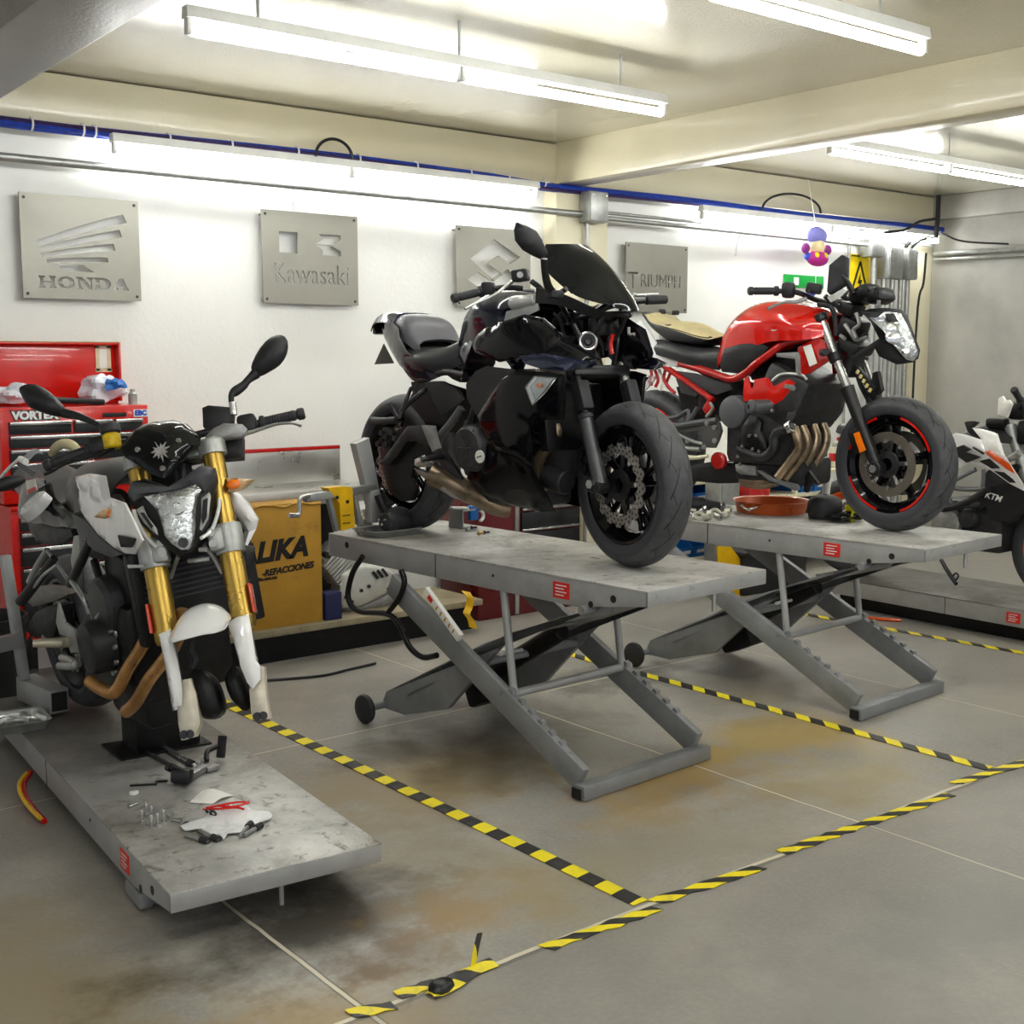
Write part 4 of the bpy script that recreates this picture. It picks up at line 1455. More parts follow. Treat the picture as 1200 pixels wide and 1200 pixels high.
# right mirror, turned up
b = MB().pillow([BK.x(C5[0] + x / 6, C5[1] + y / 6, xx) for x, y, xx in ((102, 64, -.24), (160, 84, -.235), (213, 112, -.23), (258, 180, -.22), (298, 245, -.21), (318, 290, -.205), (275, 322, -.21), (215, 295, -.22), (150, 258, -.235), (96, 190, -.25), (88, 115, -.25))], 1, .03, .03, .012, drop=0, h=.012, sgn=1)
b.build('mirror', M['blkp'], bk)
MB().tube(tr(BK, '285 320 -.345; 290 400 -.33; 310 500 -.29; 340 560 -.25', None, C5), [.013, .013, .016, .02], 12, flat=.7).build('mirror_stalk', M['blk'], bk)
p = BK.y(650, 345, -.25)
b = MB().box(p, (.06, .05, .03), None, .01)
b.cyl(p + V((.02, -.02, 0)), p + V((.03, -.03, 0)), .012, 12)
b.build('mirror_mount', M['blkp'], bk)
# ================================================================ WHITE NAKED MOTORCYCLE (front wheel out)
def trx(F, s, x=None, crop=(0, 0, 1)):
    out = []
    for q in s.split(';'):
        v = [float(k) for k in q.split()]
        if v:
            out.append(F.x(crop[0] + v[0] / crop[2], crop[1] + v[1] / crop[2], v[2] if len(v) > 2 else x))
    return out


WHL = V((1.69, 3.6, ZT1))
WHE = Euler((R(6), 0, R(-90.5)))
WH = Frame.from_matrix(Matrix.Translation(WHL) @ WHE.to_matrix().to_4x4())
SWM = Matrix.Translation((1.582, 3.565, 1.044)) @ Euler((.201, -.291, -2.201)).to_matrix().to_4x4()
SW = Frame.from_matrix(SWM)
K = WH.i @ SWM
wb = thing('motorcycle', 'white naked motorcycle with gold fork and no front wheel on the low left lift', 'motorcycle')
wb.location = WHL
wb.rotation_euler = WHE
W1, W2, W3, W4, W5, W6, W7 = (140, 500, 6.667), (150, 680, 6), (130, 380, 4.8), (0, 520, 10), (20, 620, 7.06), (0, 720, 6.667), (0, 380, 6)
W8 = (0, 560, 6)
GREYP = pm('grey_black_plastic', '46474a', .45, 0, .1, 20)
LAMP = pm('faceted_reflector', 'd3d8da', .12, .9, .15, 60, .9, 45, coat=.8)


def sx(b, name, mat, par=None, label=None, **k):
    return b.xf(K if (par is None or par is wb) else K).build(name, mat, par or wb, label=label, **k)


# fork legs
for s in (-1, 1):
    y = s * .116
    b = MB().tube([(0, y, .28), (0, y, .05), (0, y, -.1), (0, y, -.287)], [.033, .034, .0365, .036], 24, 3)
    f = sx(b, 'fork_leg', M['gold'], wb, 'gold fork leg')
    sx(MB().lathe([(.02, -.255), (.038, -.255), (.039, -.285), (.033, -.3), (.02, -.3)], (0, y, 0), (0, 0, 1), 24, True), 'seal_ring', M['gold'], f)
    sx(MB().cyl((0, y, -.29), (0, y, -.5), .022, 18), 'stanchion', M['steel'], f)
    b = MB().lathe([(.03, .03), (.044, .03), (.046, .02), (.046, -.05), (.044, -.06), (.03, -.06)], (0, y, -.005), (0, 0, 1), 26, True)
    b.box((.03, y - s * .03, -.02), (.05, .05, .075), None, .012)
    b.cyl((.05, y - s * .04, .0), (.06, y - s * .04, .0), .012, 14)
    b.cyl((.05, y - s * .04, -.035), (.06, y - s * .04, -.035), .012, 14)
    sx(b, 'lower_clamp', M['galv'])
    b = MB().lathe([(.0, .3), (.034, .3), (.043, .292), (.044, .25), (.03, .25)], (0, y, 0), (0, 0, 1), 26)
    b.box((-.02, y - s * .05, .272), (.06, .07, .035), None, .01)
    sx(b, 'top_clamp', M['galv'])
    b = MB().box((.005, y + s * .04, -.215), (.05, .008, .09), None, .002)
    sx(b, 'side_reflector', pm('coral_reflector', 'e2583a', .2, coat=.5), wb, 'coral side reflector')
b = MB().box((-.04, 0, -.015), (.09, .22, .05), None, .015)
b.box((-.05, 0, .265), (.08, .2, .03), None, .01)
b.cyl((-.06, 0, -.03), (-.06, 0, .27), .035, 20)
sx(b, 'steering_yokes', M['blk'])
sx(MB().pillow(trx(SW, '60 1085; 66 1078; 190 1080; 192 1100; 66 1105', .06, W1), 1, .0, .01, .008, drop=0, sgn=1), 'wire_stub', M['galv'])
# axle castings with two bolts each
for pts, bolts in (('345 885; 385 700; 440 690; 478 800; 508 1000; 470 1098; 375 1126; 352 1000', '395 1085; 438 1082'), ('852 770; 905 720; 925 600; 955 605; 962 720; 982 880; 998 972; 882 986; 866 930', '910 958; 953 952')):
    b = MB().pillow(trx(SW, pts, .02, W2), 1, .012, .02, .05, drop=0, h=.012, sgn=1)
    a = sx(b, 'axle_casting', pm('pale_cast_alloy', 'cfc8b6', .45, .3, .12, 20))
    for q in trx(SW, bolts, .033, W2):
        sx(MB().lathe([(0, .004), (.006, .004), (.007, .001), (.012, .001), (.013, .006), (.0, .006)], q, (1, 0, 0), 14), 'clamp_bolt', M['dkalu'], a)
# white leg guards and mudguard
for pts in ('216 380; 300 342; 314 440; 345 560; 372 690; 380 800; 376 884; 318 886; 282 700; 236 480', '700 300; 760 262; 848 238; 866 340; 900 560; 928 600; 930 700; 878 764; 838 720; 788 600; 740 420'):
    sx(MB().pillow(trx(SW, pts, .045, W2), 1, .02, .03, .006, drop=0, h=.012, sgn=1), 'fork_guard', M['whitep'])
rows = [trx(SW, '312 438; 420 412; 520 386; 610 372; 680 345; 706 305', .2, W2), trx(SW, '303 410; 375 310; 510 262; 620 268; 690 280; 712 290', .15, W2),
        trx(SW, '312 372; 400 230; 530 174; 640 190; 700 235; 722 262', .06, W2), trx(SW, '322 380; 405 245; 530 190; 640 205; 692 248; 718 272', -.1, W2)]
sx(MB().sheet(rows, 5, .004, 1), 'front_mudguard', M['whitep'])
for pts in ('440 640; 520 630; 600 690; 642 780; 666 900; 620 966; 540 975; 480 900; 432 760', '740 600; 692 660; 682 720; 722 830; 800 912; 856 902; 850 800; 810 690; 770 622'):
    sx(MB().pillow(trx(SW, pts, -.02, W2), 2, .03, .03, .07, drop=0, h=.014, sgn=1), 'brake_caliper', M['vdk'])
for q in ('460 560; 400 600; 370 580; 420 540', ):
    sx(MB().tube(trx(SW, '450 430; 440 500; 470 560; 450 620', -.06, W2), .012, 8), 'brake_hose', M['rub'])
# headlight
b = MB().pillow(trx(SW, '108 650; 62 520; 95 430; 200 405; 380 465; 520 390; 640 300; 742 330; 758 420; 722 520; 705 740; 640 862; 560 975; 470 1002; 380 962; 280 862; 172 765', .07, W1), 1, .05, .05, .09, drop=0, h=.014, sgn=1)
hl = sx(b, 'headlight', M['blkp'])
b = MB().pillow(trx(SW, '192 545; 330 515; 470 490; 560 462; 600 452; 640 492; 604 545; 592 640; 588 760; 570 890; 540 955; 480 962; 405 912; 352 850; 322 740; 282 640; 222 575', .122, W1), 1, .02, .03, .02, drop=0, h=.009, sgn=1)
sx(b, 'lens', LAMP, hl, 'clear faceted lens')
q = trx(SW, '450 620', .146, W1)[0]
sx(MB().lathe([(.012, .0), (.024, .0), (.025, .006), (.012, .006)], q, (1, 0, 0), 22, True), 'bulb_ring', M['chrome'], hl)
q = trx(SW, '500 908', .14, W1)[0]
sx(MB().cyl(q, q + V((.008, 0, 0)), .015, 18), 'side_lamp', M['dkalu'], hl)
for pts, nm in (('640 560; 700 512; 712 540; 692 720; 640 812; 625 800; 640 700', 1), ('128 650; 182 618; 215 700; 290 795; 300 850; 270 830; 190 750', 1)):
    sx(MB().pillow(trx(SW, pts, .125, W1), 1, .006, .01, .008, drop=0, h=.01, sgn=1), 'side_trim', M['galv'], hl, 'grey light trim')
for pts in ('652 575; 690 555; 680 700; 648 760; 640 720', '160 672; 190 670; 262 775; 250 800'):
    sx(MB().pillow(trx(SW, pts, .134, W1), 1, .003, .01, .006, drop=0, h=.01, sgn=1), 'trim_slot', M['ink'], hl)
for pts in ('62 515; 92 432; 200 440; 380 472; 520 385; 640 296; 748 326; 735 395; 660 500; 560 455; 470 482; 330 508; 190 540; 110 585', ):
    sx(MB().pillow(trx(SW, pts, .115, W1), 1, .025, .03, .02, drop=0, h=.012, sgn=1), 'brow_cover', GREYP)
sx(MB().tube(trx(SW, '640 870 .1; 700 830 .06; 740 760 .05; 775 640 .05; 780 560 .05', None, W1), .006, 8), 'pale_cable', M['white'])
sx(MB().tube(trx(SW, '110 650 .09; 150 760 .09; 220 870 .08; 290 940 .06', None, W1), .006, 8), 'pale_cable', M['white'])
for pts in ('540 1050 .02; 600 1045 .03; 700 1030 .02', '460 1010 .02; 430 1090 -.02; 400 1180 -.06', '660 930 .03; 740 1030 0; 800 1140 -.04', '620 960 .05; 690 960 .05'):
    sx(MB().tube(trx(SW, pts, None, W1), .007, 8), 'brake_line', M['galv'])
# fly screen
b = MB().pillow(trx(SW, '50 700 .1; 80 655 .08; 112 610 .06; 170 570 .03; 230 550 .01; 350 537 -.01; 430 560 .0; 470 600 .02; 506 622 .03; 500 680 .05; 440 722 .08; 400 780 .11; 330 850 .15; 295 866 .16; 220 840 .15; 150 790 .13; 80 750 .12', None, W3), 1, .05, .08, .004, drop=0, h=.014, sgn=1)
fs = sx(b, 'fly_screen', M['glass'])
for q, x in (('150 705', .142), ('380 655', .1), ('290 810', .178)):
    p = trx(SW, q, x, W3)[0]
    sx(MB().lathe([(0, .006), (.007, .005), (.009, 0)], p, (1, 0, .3), 14), 'screen_bolt', M['steel'], fs)
rnd = random.Random(3)
c = trx(SW, '280 715', .158, W3)[0]
pts = []
for k in range(22):
    a = 2 * pi * k / 22
    r = (.03 if k % 2 else .013) * (.7 + .5 * rnd.random())
    pts.append(c + V((-.35 * r * sin(a), r * cos(a), r * sin(a) * 1.15)))
sx(MB().poly(pts, (.004, 0, .002)), 'emblem', pm('silver_splash', 'a9a7a4', .4, .3, .3, 90), fs, 'silver splash emblem')
# handlebar, grips, levers
gR, gRi = trx(SW, '52 547', -.07)[0], trx(SW, '108 526', -.07)[0]
gL, gLi = trx(SW, '357 484', -.07)[0], trx(SW, '304 496', -.07)[0]
hb = MB().tube([gRi, trx(SW, '130 519', -.06)[0], V((-.03, -.14, .35)), V((-.03, 0, .33)), V((-.03, .14, .335)), trx(SW, '296 499', -.06)[0], gLi], .0125, 14)
sx(hb, 'handlebar', M['blk'])
for a, c in ((gR, gRi), (gL, gLi)):
    o = grip_bar(wb, K @ a, K @ c, .017)
p = trx(SW, '116 522', -.06)[0]
sx(MB().box(p, (.05, .06, .055), None, .014), 'switch_gear', M['blkp'])
p = trx(SW, '290 497', -.06)[0]
sx(MB().box(p, (.055, .06, .06), None, .014), 'switch_gear', M['blkp'])
b = MB().tube(trx(SW, '400 990; 470 960; 540 935; 640 925; 720 880; 800 860', -.02, (0, 420, 8)), [.007, .008, .009, .011, .013, .014], 10, flat=.6) if False else MB().tube(trx(SW, '52 556; 62 552; 78 543; 98 538; 118 532; 134 524', -.02), [.009, .007, .008, .009, .011, .013], 10, flat=.6)
sx(b, 'brake_lever', M['blk'])
b = MB().tube(trx(SW, '353 499; 342 496; 325 497; 308 502; 292 507; 282 509', -.02), [.009, .007, .008, .009, .011, .013], 10, flat=.6)
sx(b, 'clutch_lever', M['galv'])
b = MB().pillow(trx(SW, '240 512; 250 502; 262 496; 284 497; 290 503; 284 511; 262 514; 248 520', -.01), 1, .008, .01, .03, drop=0, h=.01, sgn=1)
sx(b, 'lever_bracket', M['alu'])
p = trx(SW, '131 515', -.02)[0]
b = MB().cyl(p + V((0, 0, -.03)), p + V((0, 0, .018)), .028, 20, .005)
rv = sx(b, 'fluid_reservoir', pm('translucent_yellow', 'd6b407', .25, 0, .3, 20))
sx(MB().cyl(p + V((0, 0, .018)), p + V((0, 0, .05)), .032, 20, .005), 'reservoir_cap', M['rub'], rv)
b = MB().pillow(trx(SW, '237 478; 244 475; 268 477; 273 484; 271 504; 244 507; 238 500', -.06), 1, .012, .02, .04, drop=0, h=.012, sgn=1)
sx(b, 'hand_guard_box', M['blkp'])
b = MB().pillow(trx(SW, '246 508; 282 505; 284 512; 284 536; 262 538; 252 530; 246 520', -.1), 1, .012, .02, .05, drop=0, h=.012, sgn=1)
sx(b, 'instrument_cover', M['blkp'])
# mirrors
b = MB().pillow(trx(SW, '137 470; 145 438; 200 420; 270 428; 345 472; 415 540; 465 605; 450 640; 380 642; 250 602; 185 562', -.1, W7), 2, .03, .03, .012, drop=0, h=.012, sgn=1)
sx(b, 'mirror', M['blkp'])
sx(MB().tube(trx(SW, '450 625 -.09; 560 650 -.07; 690 705 -.05; 718 724 -.04', None, W7), [.016, .012, .009, .01], 12), 'mirror_stalk', M['blkp'])
b = MB().pillow(trx(SW, '795 215; 840 130; 900 72; 958 60; 992 90; 988 160; 950 222; 890 262; 830 290; 792 262', -.1, W3), 2, .03, .03, .012, drop=0, h=.012, sgn=1)
sx(b, 'mirror', M['blkp'])
sx(MB().tube(trx(SW, '815 278 -.09; 770 315 -.08; 745 345 -.08; 700 378 -.07; 678 400 -.06; 678 440 -.06', None, W3), [.018, .012, .014, .016, .01, .009], 12), 'mirror_stalk', M['blkp'])
sx(MB().cyl(trx(SW, '683 440', -.06, W3)[0], trx(SW, '690 510', -.06, W3)[0], .012, 12), 'mirror_bolt', M['steel'])
# turn signals at the front
for pts, px in (('832 402; 920 400; 1048 412; 985 468; 920 500; 850 510', W1), ('660 272; 700 235; 740 210; 858 172; 880 270; 790 290', W8)):
    sgx = .02 if px is W1 else .09
    b = MB().pillow(trx(SW, pts, sgx, px), 1, .02, .02, .02, drop=0, h=.01, sgn=1)
    t_ = sx(b, 'turn_signal', pm('amber_clear_lens', 'd9b68a', .1, 0, .2, 60, coat=.8), wb, 'amber turn signal')
    q = trx(SW, '890 450' if px is W1 else '800 250', sgx + .022, px)[0]
    sx(MB().ball(q, (.01, .022, .016)), 'amber_bulb', M['org'], t_)

# ------ body fixed to the frame
b = MB().pillow(tr(WH, '530 -10 -.16; 620 -30 -.16; 735 -12 -.17; 765 140 -.2; 875 180 -.23; 940 310 -.25; 1000 440 -.25; 950 537 -.24; 880 530 -.24; 800 490 -.24; 690 400 -.22; 600 290 -.2; 555 190 -.18; 538 90 -.17', None, W8), 1, .02, .05, .006, h=.016)
sh = b.build('side_shroud', M['whitep'], wb)
MB().pillow(tr(WH, '825 405 -.262; 945 430 -.262; 920 490 -.262; 850 488 -.262', None, W8), 1, .004, .02, .006, h=.016).build('air_slot', M['ink'], sh)
b = MB().pillow(tr(WH, '500 250; 600 300; 690 410; 800 500; 850 540; 780 560; 660 510; 560 420', -.2, W8), 1, .006, .03, .02)
b.build('shroud_lining', GREYP, wb)
b = MB().pillow(trx(WH, '870 500; 940 522; 1010 592; 1090 720; 1070 795; 1000 932; 980 920; 1012 822; 962 722; 892 642', .05, W1), 1, .02, .04, .03, drop=0, h=.014, sgn=1)
b.build('side_shroud', M['whitep'], wb)
b = MB().pillow(trx(WH, '890 640; 960 722; 1010 822; 975 925; 1060 940; 1030 1190; 960 1190; 940 900', .0, W1), 1, .01, .04, .03, drop=0, h=.014, sgn=1)
b.build('shroud_lining', M['blkp'], wb)
tk = ((-.74, [(0, 1.03), (-.08, 1.025), (-.12, .98), (-.13, .9)]), (-.6, [(0, 1.09), (-.1, 1.083), (-.16, 1.02), (-.155, .9)]), (-.4, [(0, 1.11), (-.11, 1.1), (-.185, 1.03), (-.18, .9)]), (-.2, [(0, 1.09), (-.09, 1.085), (-.16, 1.02), (-.16, .9)]))
b = MB().sheet([[(x, y, z) for y, z in r] for x, r in tk], 4, .006, -1)
b.mirror()
b.build('tank_cover', pm('graphite_plastic', '2a2b2d', .35, .05, .12, 6), wb)
b = MB().sheet([[(x, y, z) for y, z in r] for x, r in ((-1.4, [(0, 1.02), (-.08, 1.015), (-.11, .98), (-.11, .94)]), (-1.15, [(0, .98), (-.1, .975), (-.14, .94), (-.14, .9)]), (-.95, [(0, .93), (-.11, .925), (-.15, .89), (-.14, .85)]), (-.76, [(0, .97), (-.08, .96), (-.11, .92), (-.11, .87)]))], 4, .02, -1)
b.mirror()
b.build('seat', M['vinyl'], wb)
b = MB().pillow(tr(WH, '255 560 -.15; 300 420 -.14; 430 400 -.14; 540 480 -.15; 580 640 -.17; 700 770 -.18; 870 900 -.19; 985 918 -.19; 1000 965 -.19; 830 1012 -.18; 600 965 -.18; 320 922 -.17; 228 880 -.16; 212 800 -.16', None, W4), 1, .03, .05, .02, h=.02)
b.build('tail_panel', pm('piano_black_panel', '08080a', .12, 0, .1, 6, spec=.3), wb)
b = MB().pillow(tr(WH, '320 920 -.16; 600 965 -.17; 830 1012 -.17; 850 1080 -.17; 700 1190 -.17; 480 1180 -.16; 380 1060 -.15', None, W4), 1, .015, .05, .03, h=.02)
b.build('lower_side_cover', M['blkp'], wb)
q = WH.y(39, 590, -.225)
ax = (WH.r @ (UP * .68 - RT * .58 - FW * .45)).normalized()
b = MB().lathe([(0, .012), (.048, .01), (.056, .004), (.058, -.03), (0, -.03)], q, ax, 32)
fc = b.build('fuel_cap', pm('pale_cap_alloy', 'd2d3d2', .4, .25, .05, 20), wb, label='round brushed fuel cap')
MB().lathe([(.03, .0125), (.033, .0125), (.033, .014), (.03, .014)], q, ax, 28, True).build('cap_ring', M['steel'], fc)
b = MB().poly(tr(WH, '312 430; 410 412; 442 538; 322 600', -.205, W4), (0, -.002, 0))
st = b.build('round_sticker', M['paper'], wb, label='white sticker with red print')
MB().poly(tr(WH, '325 540; 420 500; 430 535; 330 590', -.21, W4), (0, -.002, 0)).build('red_print', M['stick'], st)
MB().lathe([(0, -.1), (.012, -.09), (.026, -.03), (.022, .0), (.012, .03), (0, .03)], WH.y(18, 564, -.27), (.1, 1, .12), 18).build('rear_signal', M['blkp'], wb)
# engine
b = MB().box((-.38, 0, .5), (.42, .36, .34), None, .04)
b.box((-.3, 0, .7), (.22, .3, .26), (0, R(10), 0), .03)
b.box((-.4, 0, .3), (.34, .26, .16), None, .03)
eng = b.build('engine', M['vdk'], wb)
q = WH.y(99, 761, -.26)
b = MB().lathe([(0, -.0), (.06, 0), (.082, .006), (.09, .022), (.092, .1)], q, (0, 1, 0), 32)
b.build('clutch_cover', M['blkp'], eng)
rnd = random.Random(5)
b = MB().lathe([(.0, .05), (.085, .055), (.1, .07), (.105, .13)], q + V((.02, 0, .13)), (0, 1, 0), 28)
b.build('engine_cover', M['dkalu'], eng)
for k in range(7):
    a = -.9 + k * .5
    MB().cyl(q + V((.105 * cos(a), .07, .105 * sin(a))), q + V((.105 * cos(a), .055, .105 * sin(a))), .009, 8).build('cover_bolt', M['steel'], eng)
b = MB()
for q_ in ('700 790 -.2; 740 700 -.18; 700 660 -.17', '640 780 -.2; 700 690 -.2; 760 680 -.18', '760 820 -.19; 820 860 -.18; 840 900 -.17', '450 430 -.2; 540 560 -.2; 600 700 -.19'):
    b.tube(tr(WH, q_, None, W5), .009, 8)
b.build('engine_hoses', M['galv'], wb)
b = MB().box((-.1, .04, .7), (.05, .42, .3), (0, R(-8), 0), .01)
rad = b.build('radiator', M['vdk'], wb)
for k in range(14):
    MB().box((-.072 + (k - 7) * .0026, .04, .58 + k * .018), (.006, .36, .005), (0, R(-8), 0)).build('radiator_fin', M['dkalu'], rad)
b = MB()
b.tube(tr(WH, '615 60 -.19; 560 200 -.19; 480 380 -.19; 440 450 -.18', None, W5), .017, 10)
b.tube(tr(WH, '640 260 -.16; 690 440 -.17; 720 620 -.18; 760 700 -.17', None, W5), .014, 10)
both(b, 'frame_rail', M['blk'], wb)
b = MB().pillow(tr(WH, '470 60 -.17; 510 50 -.17; 520 240 -.18; 460 380 -.18; 445 260 -.17', None, W5), 1, .006, .02, .01)
b.build('silver_frame_plate', M['galv'], wb)
b = MB().tube(tr(WH, '250 175 -.16; 330 290 -.17; 400 390 -.18; 445 440 -.18', None, W5), .007, 8)
b.tube(tr(WH, '290 255 -.2; 200 360 -.24; 130 470 -.26', None, W5), .006, 8)
b.tube(tr(WH, '320 300 -.2; 220 380 -.24; 140 480 -.26', None, W5), .006, 8)
b.tube(tr(WH, '250 175 -.16; 170 300 -.18; 100 440 -.2', None, W5), .012, 8)
b.build('rear_peg_bracket', M['galv'], wb)
MB().tube(tr(WH, '310 240 -.2; 160 440 -.25; 30 600 -.28', None, W5), [.014, .018, .02], 10).build('grab_bar', M['blkp'], wb)
b = MB().pillow(tr(WH, '100 490; 200 475; 340 490; 420 540; 300 600; 130 640; 80 600', -.14, W5), 1, .01, .03, .04)
b.build('swingarm', pm('grey_swingarm', '6d6c68', .4, .4, .15, 12), wb)
b = MB().pillow(tr(WH, '60 830; 150 690; 280 630; 340 640; 330 780; 300 900; 150 900', -.1, W5), 1, .01, .03, .06)
b.build('rear_hugger', M['blkp'], wb)
b = MB().pillow(tr(WH, '338 608; 388 770; 470 830; 512 1022; 440 1022; 412 890; 350 872; 322 770', -.25, W5), 1, .004, .01, .008, h=.012)
b.build('heel_guard', M['galv'], wb)
MB().tube(tr(WH, '430 935 -.25; 345 942 -.29; 340 942 -.295; 130 945 -.37', None, W5), [.018, .016, .016, .013], 12).build('foot_peg', pm('pale_alloy_peg', 'b9b29d', .45, .5), wb)
b = MB().tube(tr(WH, '350 1130 -.3; 430 1135 -.29; 480 1120 -.28; 440 1085 -.27; 370 1065 -.27', None, W5), .013, 10)
b.build('brake_pedal', M['galv'], wb)
hp = [WH.x(x, y, d) for x, y, d in ((186, 668, -.08), (183, 700, -.09), (178, 732, -.1), (165, 760, -.13), (150, 784, -.17), (136, 810, -.22), (122, 809, -.28), (105, 798, -.36))]
MB().tube(hp, .0215, 16).build('exhaust_header', M['copper'], wb)
hp = [WH.x(x, y, d) for x, y, d in ((215, 715, .05), (207, 750, .02), (193, 773, -.02), (175, 796, -.07), (160, 822, -.13), (148, 834, -.2))]
MB().tube(hp, .0215, 16).build('exhaust_header', M['copper'], wb)
wheel(wb, (-1.33, .05, .335), 'rear_wheel', wid=.17, discs=(-1,), rim=M['blk'])
b = MB().cyl((-1.33, -.11, .335), (-1.33, .21, .335), .02, 14)
b.build('rear_axle', M['galv'], wb)
# tie-down strap over the tail, rag on the tank
stm = pm('grey_webbing', '6f7074', .8, 0, .15, 60)
b = MB().sheet([[WH.y(x, y, d), WH.y(x + 5, y + 5, d)] for x, y, d in ((24, 540, -.2), (30, 534, -.17), (38, 527, -.12), (45, 528, -.06))], 4, .004)
b2 = b.build('tie_down_strap', stm)
b2.matrix_world = WH.m
tag(b2, 'grey webbing strap looped over the tail of the white motorcycle', 'strap')
MB().sheet([[WH.y(x, y, -.2), WH.y(x + 4, y - 5, -.2)] for x, y in ((20, 545), (28, 552), (37, 558))], 3, .004).build('strap_end', stm, b2)
MB().cyl(WH.y(24, 538, -.21), WH.y(30, 541, -.21), .012, 10).build('strap_band', M['white'], b2)
MB().tube([WH.y(0, 561, -.24), WH.y(10, 549, -.23), WH.y(22, 538, -.21)], .006, 8).build('strap_cord', M['white'], b2)
b = MB().tube([WH.y(x, y, d) for x, y, d in ((60, 532, -.05), (66, 524, -.04), (76, 520, -.02), (86, 523, 0), (94, 531, .02))], [.012, .017, .019, .018, .012], 14)
o = b.build('rag', pm('cream_cloth', 'cbbf98', .85, 0, .12, 20, .3, 60))
o.matrix_world = WH.m
tag(o, 'cream cloth rag rolled on the tank of the white motorcycle', 'rag')
# stand under its engine
t = thing('engine_stand', 'black sheet steel stand holding up the engine of the white motorcycle', 'stand', (1.78, 4.3, ZT1), R(-3))
b = MB().box((0, -.055, .085), (.235, .006, .16), None, .001)
b.box((-.115, .03, .085), (.006, .17, .16))
b.box((.115, .03, .085), (.006, .17, .16))
b.box((0, .03, .166), (.28, .2, .012))
b.build('body', M['vdk'], t)
MB().box((-.02, .02, .004), (.34, .22, .008)).build('base_plate', M['vdk'], t)
# ================================================================ RED NAKED MOTORCYCLE
RD = Frame((4.97, 3.37, ZT3), R(-86.4))
rd = thing('motorcycle', 'red naked motorcycle with stripped front end on the far raised lift', 'motorcycle', RD.loc, RD.ang)
R1, R2_, R3, R4, R5, R6, R7 = (730, 280, 2.927), (730, 340, 7.06), (780, 480, 6), (930, 290, 6), (860, 420, 7.5), (900, 230, 6), (1000, 440, 6)
DULL = pm('dull_brake_steel', '7d776c', .4, .7, .15, 14)
wheel(rd, (0, 0, .315), 'front_wheel', steer=R(-3), wid=.125, twin=False, petal=False, stripe=M['redp'], dr=.15, dmat=DULL)
wheel(rd, (-1.46, 0, .315), 'rear_wheel', wid=.17, twin=False, petal=False, stripe=M['redp'], tread=M['tread2'], discs=(-1,))
for s in (-1, 1):
    y = s * .105
    A, B = RD.y(962, 372, -.105), RD.y(1028, 549, -.105)
    A, B = V((A.x, y, A.z)), V((B.x, y, B.z))
    d = B - A
    b = MB().cyl(A, A + d * .5, .021, 20)
    f = b.build('fork_stanchion', M['steel'], rd)
    MB().tube([A + d * .47, A + d * .52, A + d * .6, A + d * .8, B], [.034, .031, .029, .028, .027], 20, 3).build('fork_slider', M['blk'], f)
    MB().cyl(A + d * -.02, A + d * .03, .034, 20, .005).build('top_clamp', M['blk'], rd)
    MB().cyl(A + d * .24, A + d * .3, .034, 20, .005).build('lower_clamp', M['blk'], rd)
    b = MB().cyl(B + V((.0, s * .032, 0)), B + V((0, s * -.03, 0)), .034, 18, .005)
    b.build('axle_clamp', M['blk'], f)
    MB().cyl(B + V((0, s * .032, 0)), B + V((0, s * .042, 0)), .02, 6).build('axle_nut', M['steel'], f)
    b = MB().box(B + V((-.12, -s * .02, .12)), (.06, .05, .12), (0, R(-22), 0), .014)
    b.build('brake_caliper', M['vdk'], rd)
b = MB().pillow(tr(RD, '1050 662; 1094 645; 1152 808; 1106 832', -.15, R5), 1, .004, .02, .01, h=.012)
b.build('side_reflector', M['org'], rd, label='orange side reflector')
# tank
tk = ((-.97, [(0, .87), (-.06, .862), (-.1, .82), (-.11, .75)]), (-.89, [(0, 1.0), (-.08, .99), (-.145, .92), (-.15, .79)]), (-.75, [(0, 1.075), (-.1, 1.063), (-.178, .985), (-.175, .84)]), (-.58, [(0, 1.08), (-.11, 1.07), (-.195, .995), (-.195, .88)]), (-.42, [(0, 1.055), (-.1, 1.045), (-.175, .975), (-.185, .885)]), (-.32, [(0, 1.01), (-.07, 1.005), (-.115, .96), (-.125, .9)]))
b = MB().sheet([[(x, y, z) for y, z in r] for x, r in tk], 5, .006, -1)
b.mirror()
tn = b.build('fuel_tank', M['redp'], rd)
b = MB().pillow(tr(RD, '332 432; 346 378; 400 360; 470 358; 500 372; 470 405; 425 440; 395 462; 340 456', -.185, R1), 1, .012, .03, .012)
both(b, 'knee_panel', M['blkp'], rd)
for s in (-1, 1):
    q = RD.y(909, 381, -.185)
    q = V((q.x, q.y * -s, q.z))
    e = MB().lathe([(0, .007), (.03, .005), (.033, 0), (0, 0)], q, (0, s, .25), 28).build('round_emblem', M['ink'], rd, label='round tank emblem')
    MB().lathe([(.026, .007), (.031, .006), (.031, .009), (.026, .009)], q, (0, s, .25), 28, True).build('emblem_ring', M['galv'], e)
    for k in range(3):
        a = k * 2 * pi / 3 + pi / 2
        MB().bar(q + V((0, s * .007, 0)), q + V((.022 * cos(a), s * .006, .022 * sin(a))), .008, .003, up=(0, 1, 0)).build('emblem_spoke', M['galv'], e)
b = MB().sheet([[(-.53, y, 1.082 - abs(y) * .12) for y in (-.11, -.04, .04, .11)], [(-.42, y, 1.062 - abs(y) * .14) for y in (-.1, -.04, .04, .1)], [(-.34, y, 1.025 - abs(y) * .2) for y in (-.07, -.03, .03, .07)]], 4, .004, 1)
b.build('tank_top_panel', M['whitep'], rd, label='white tank top panel')
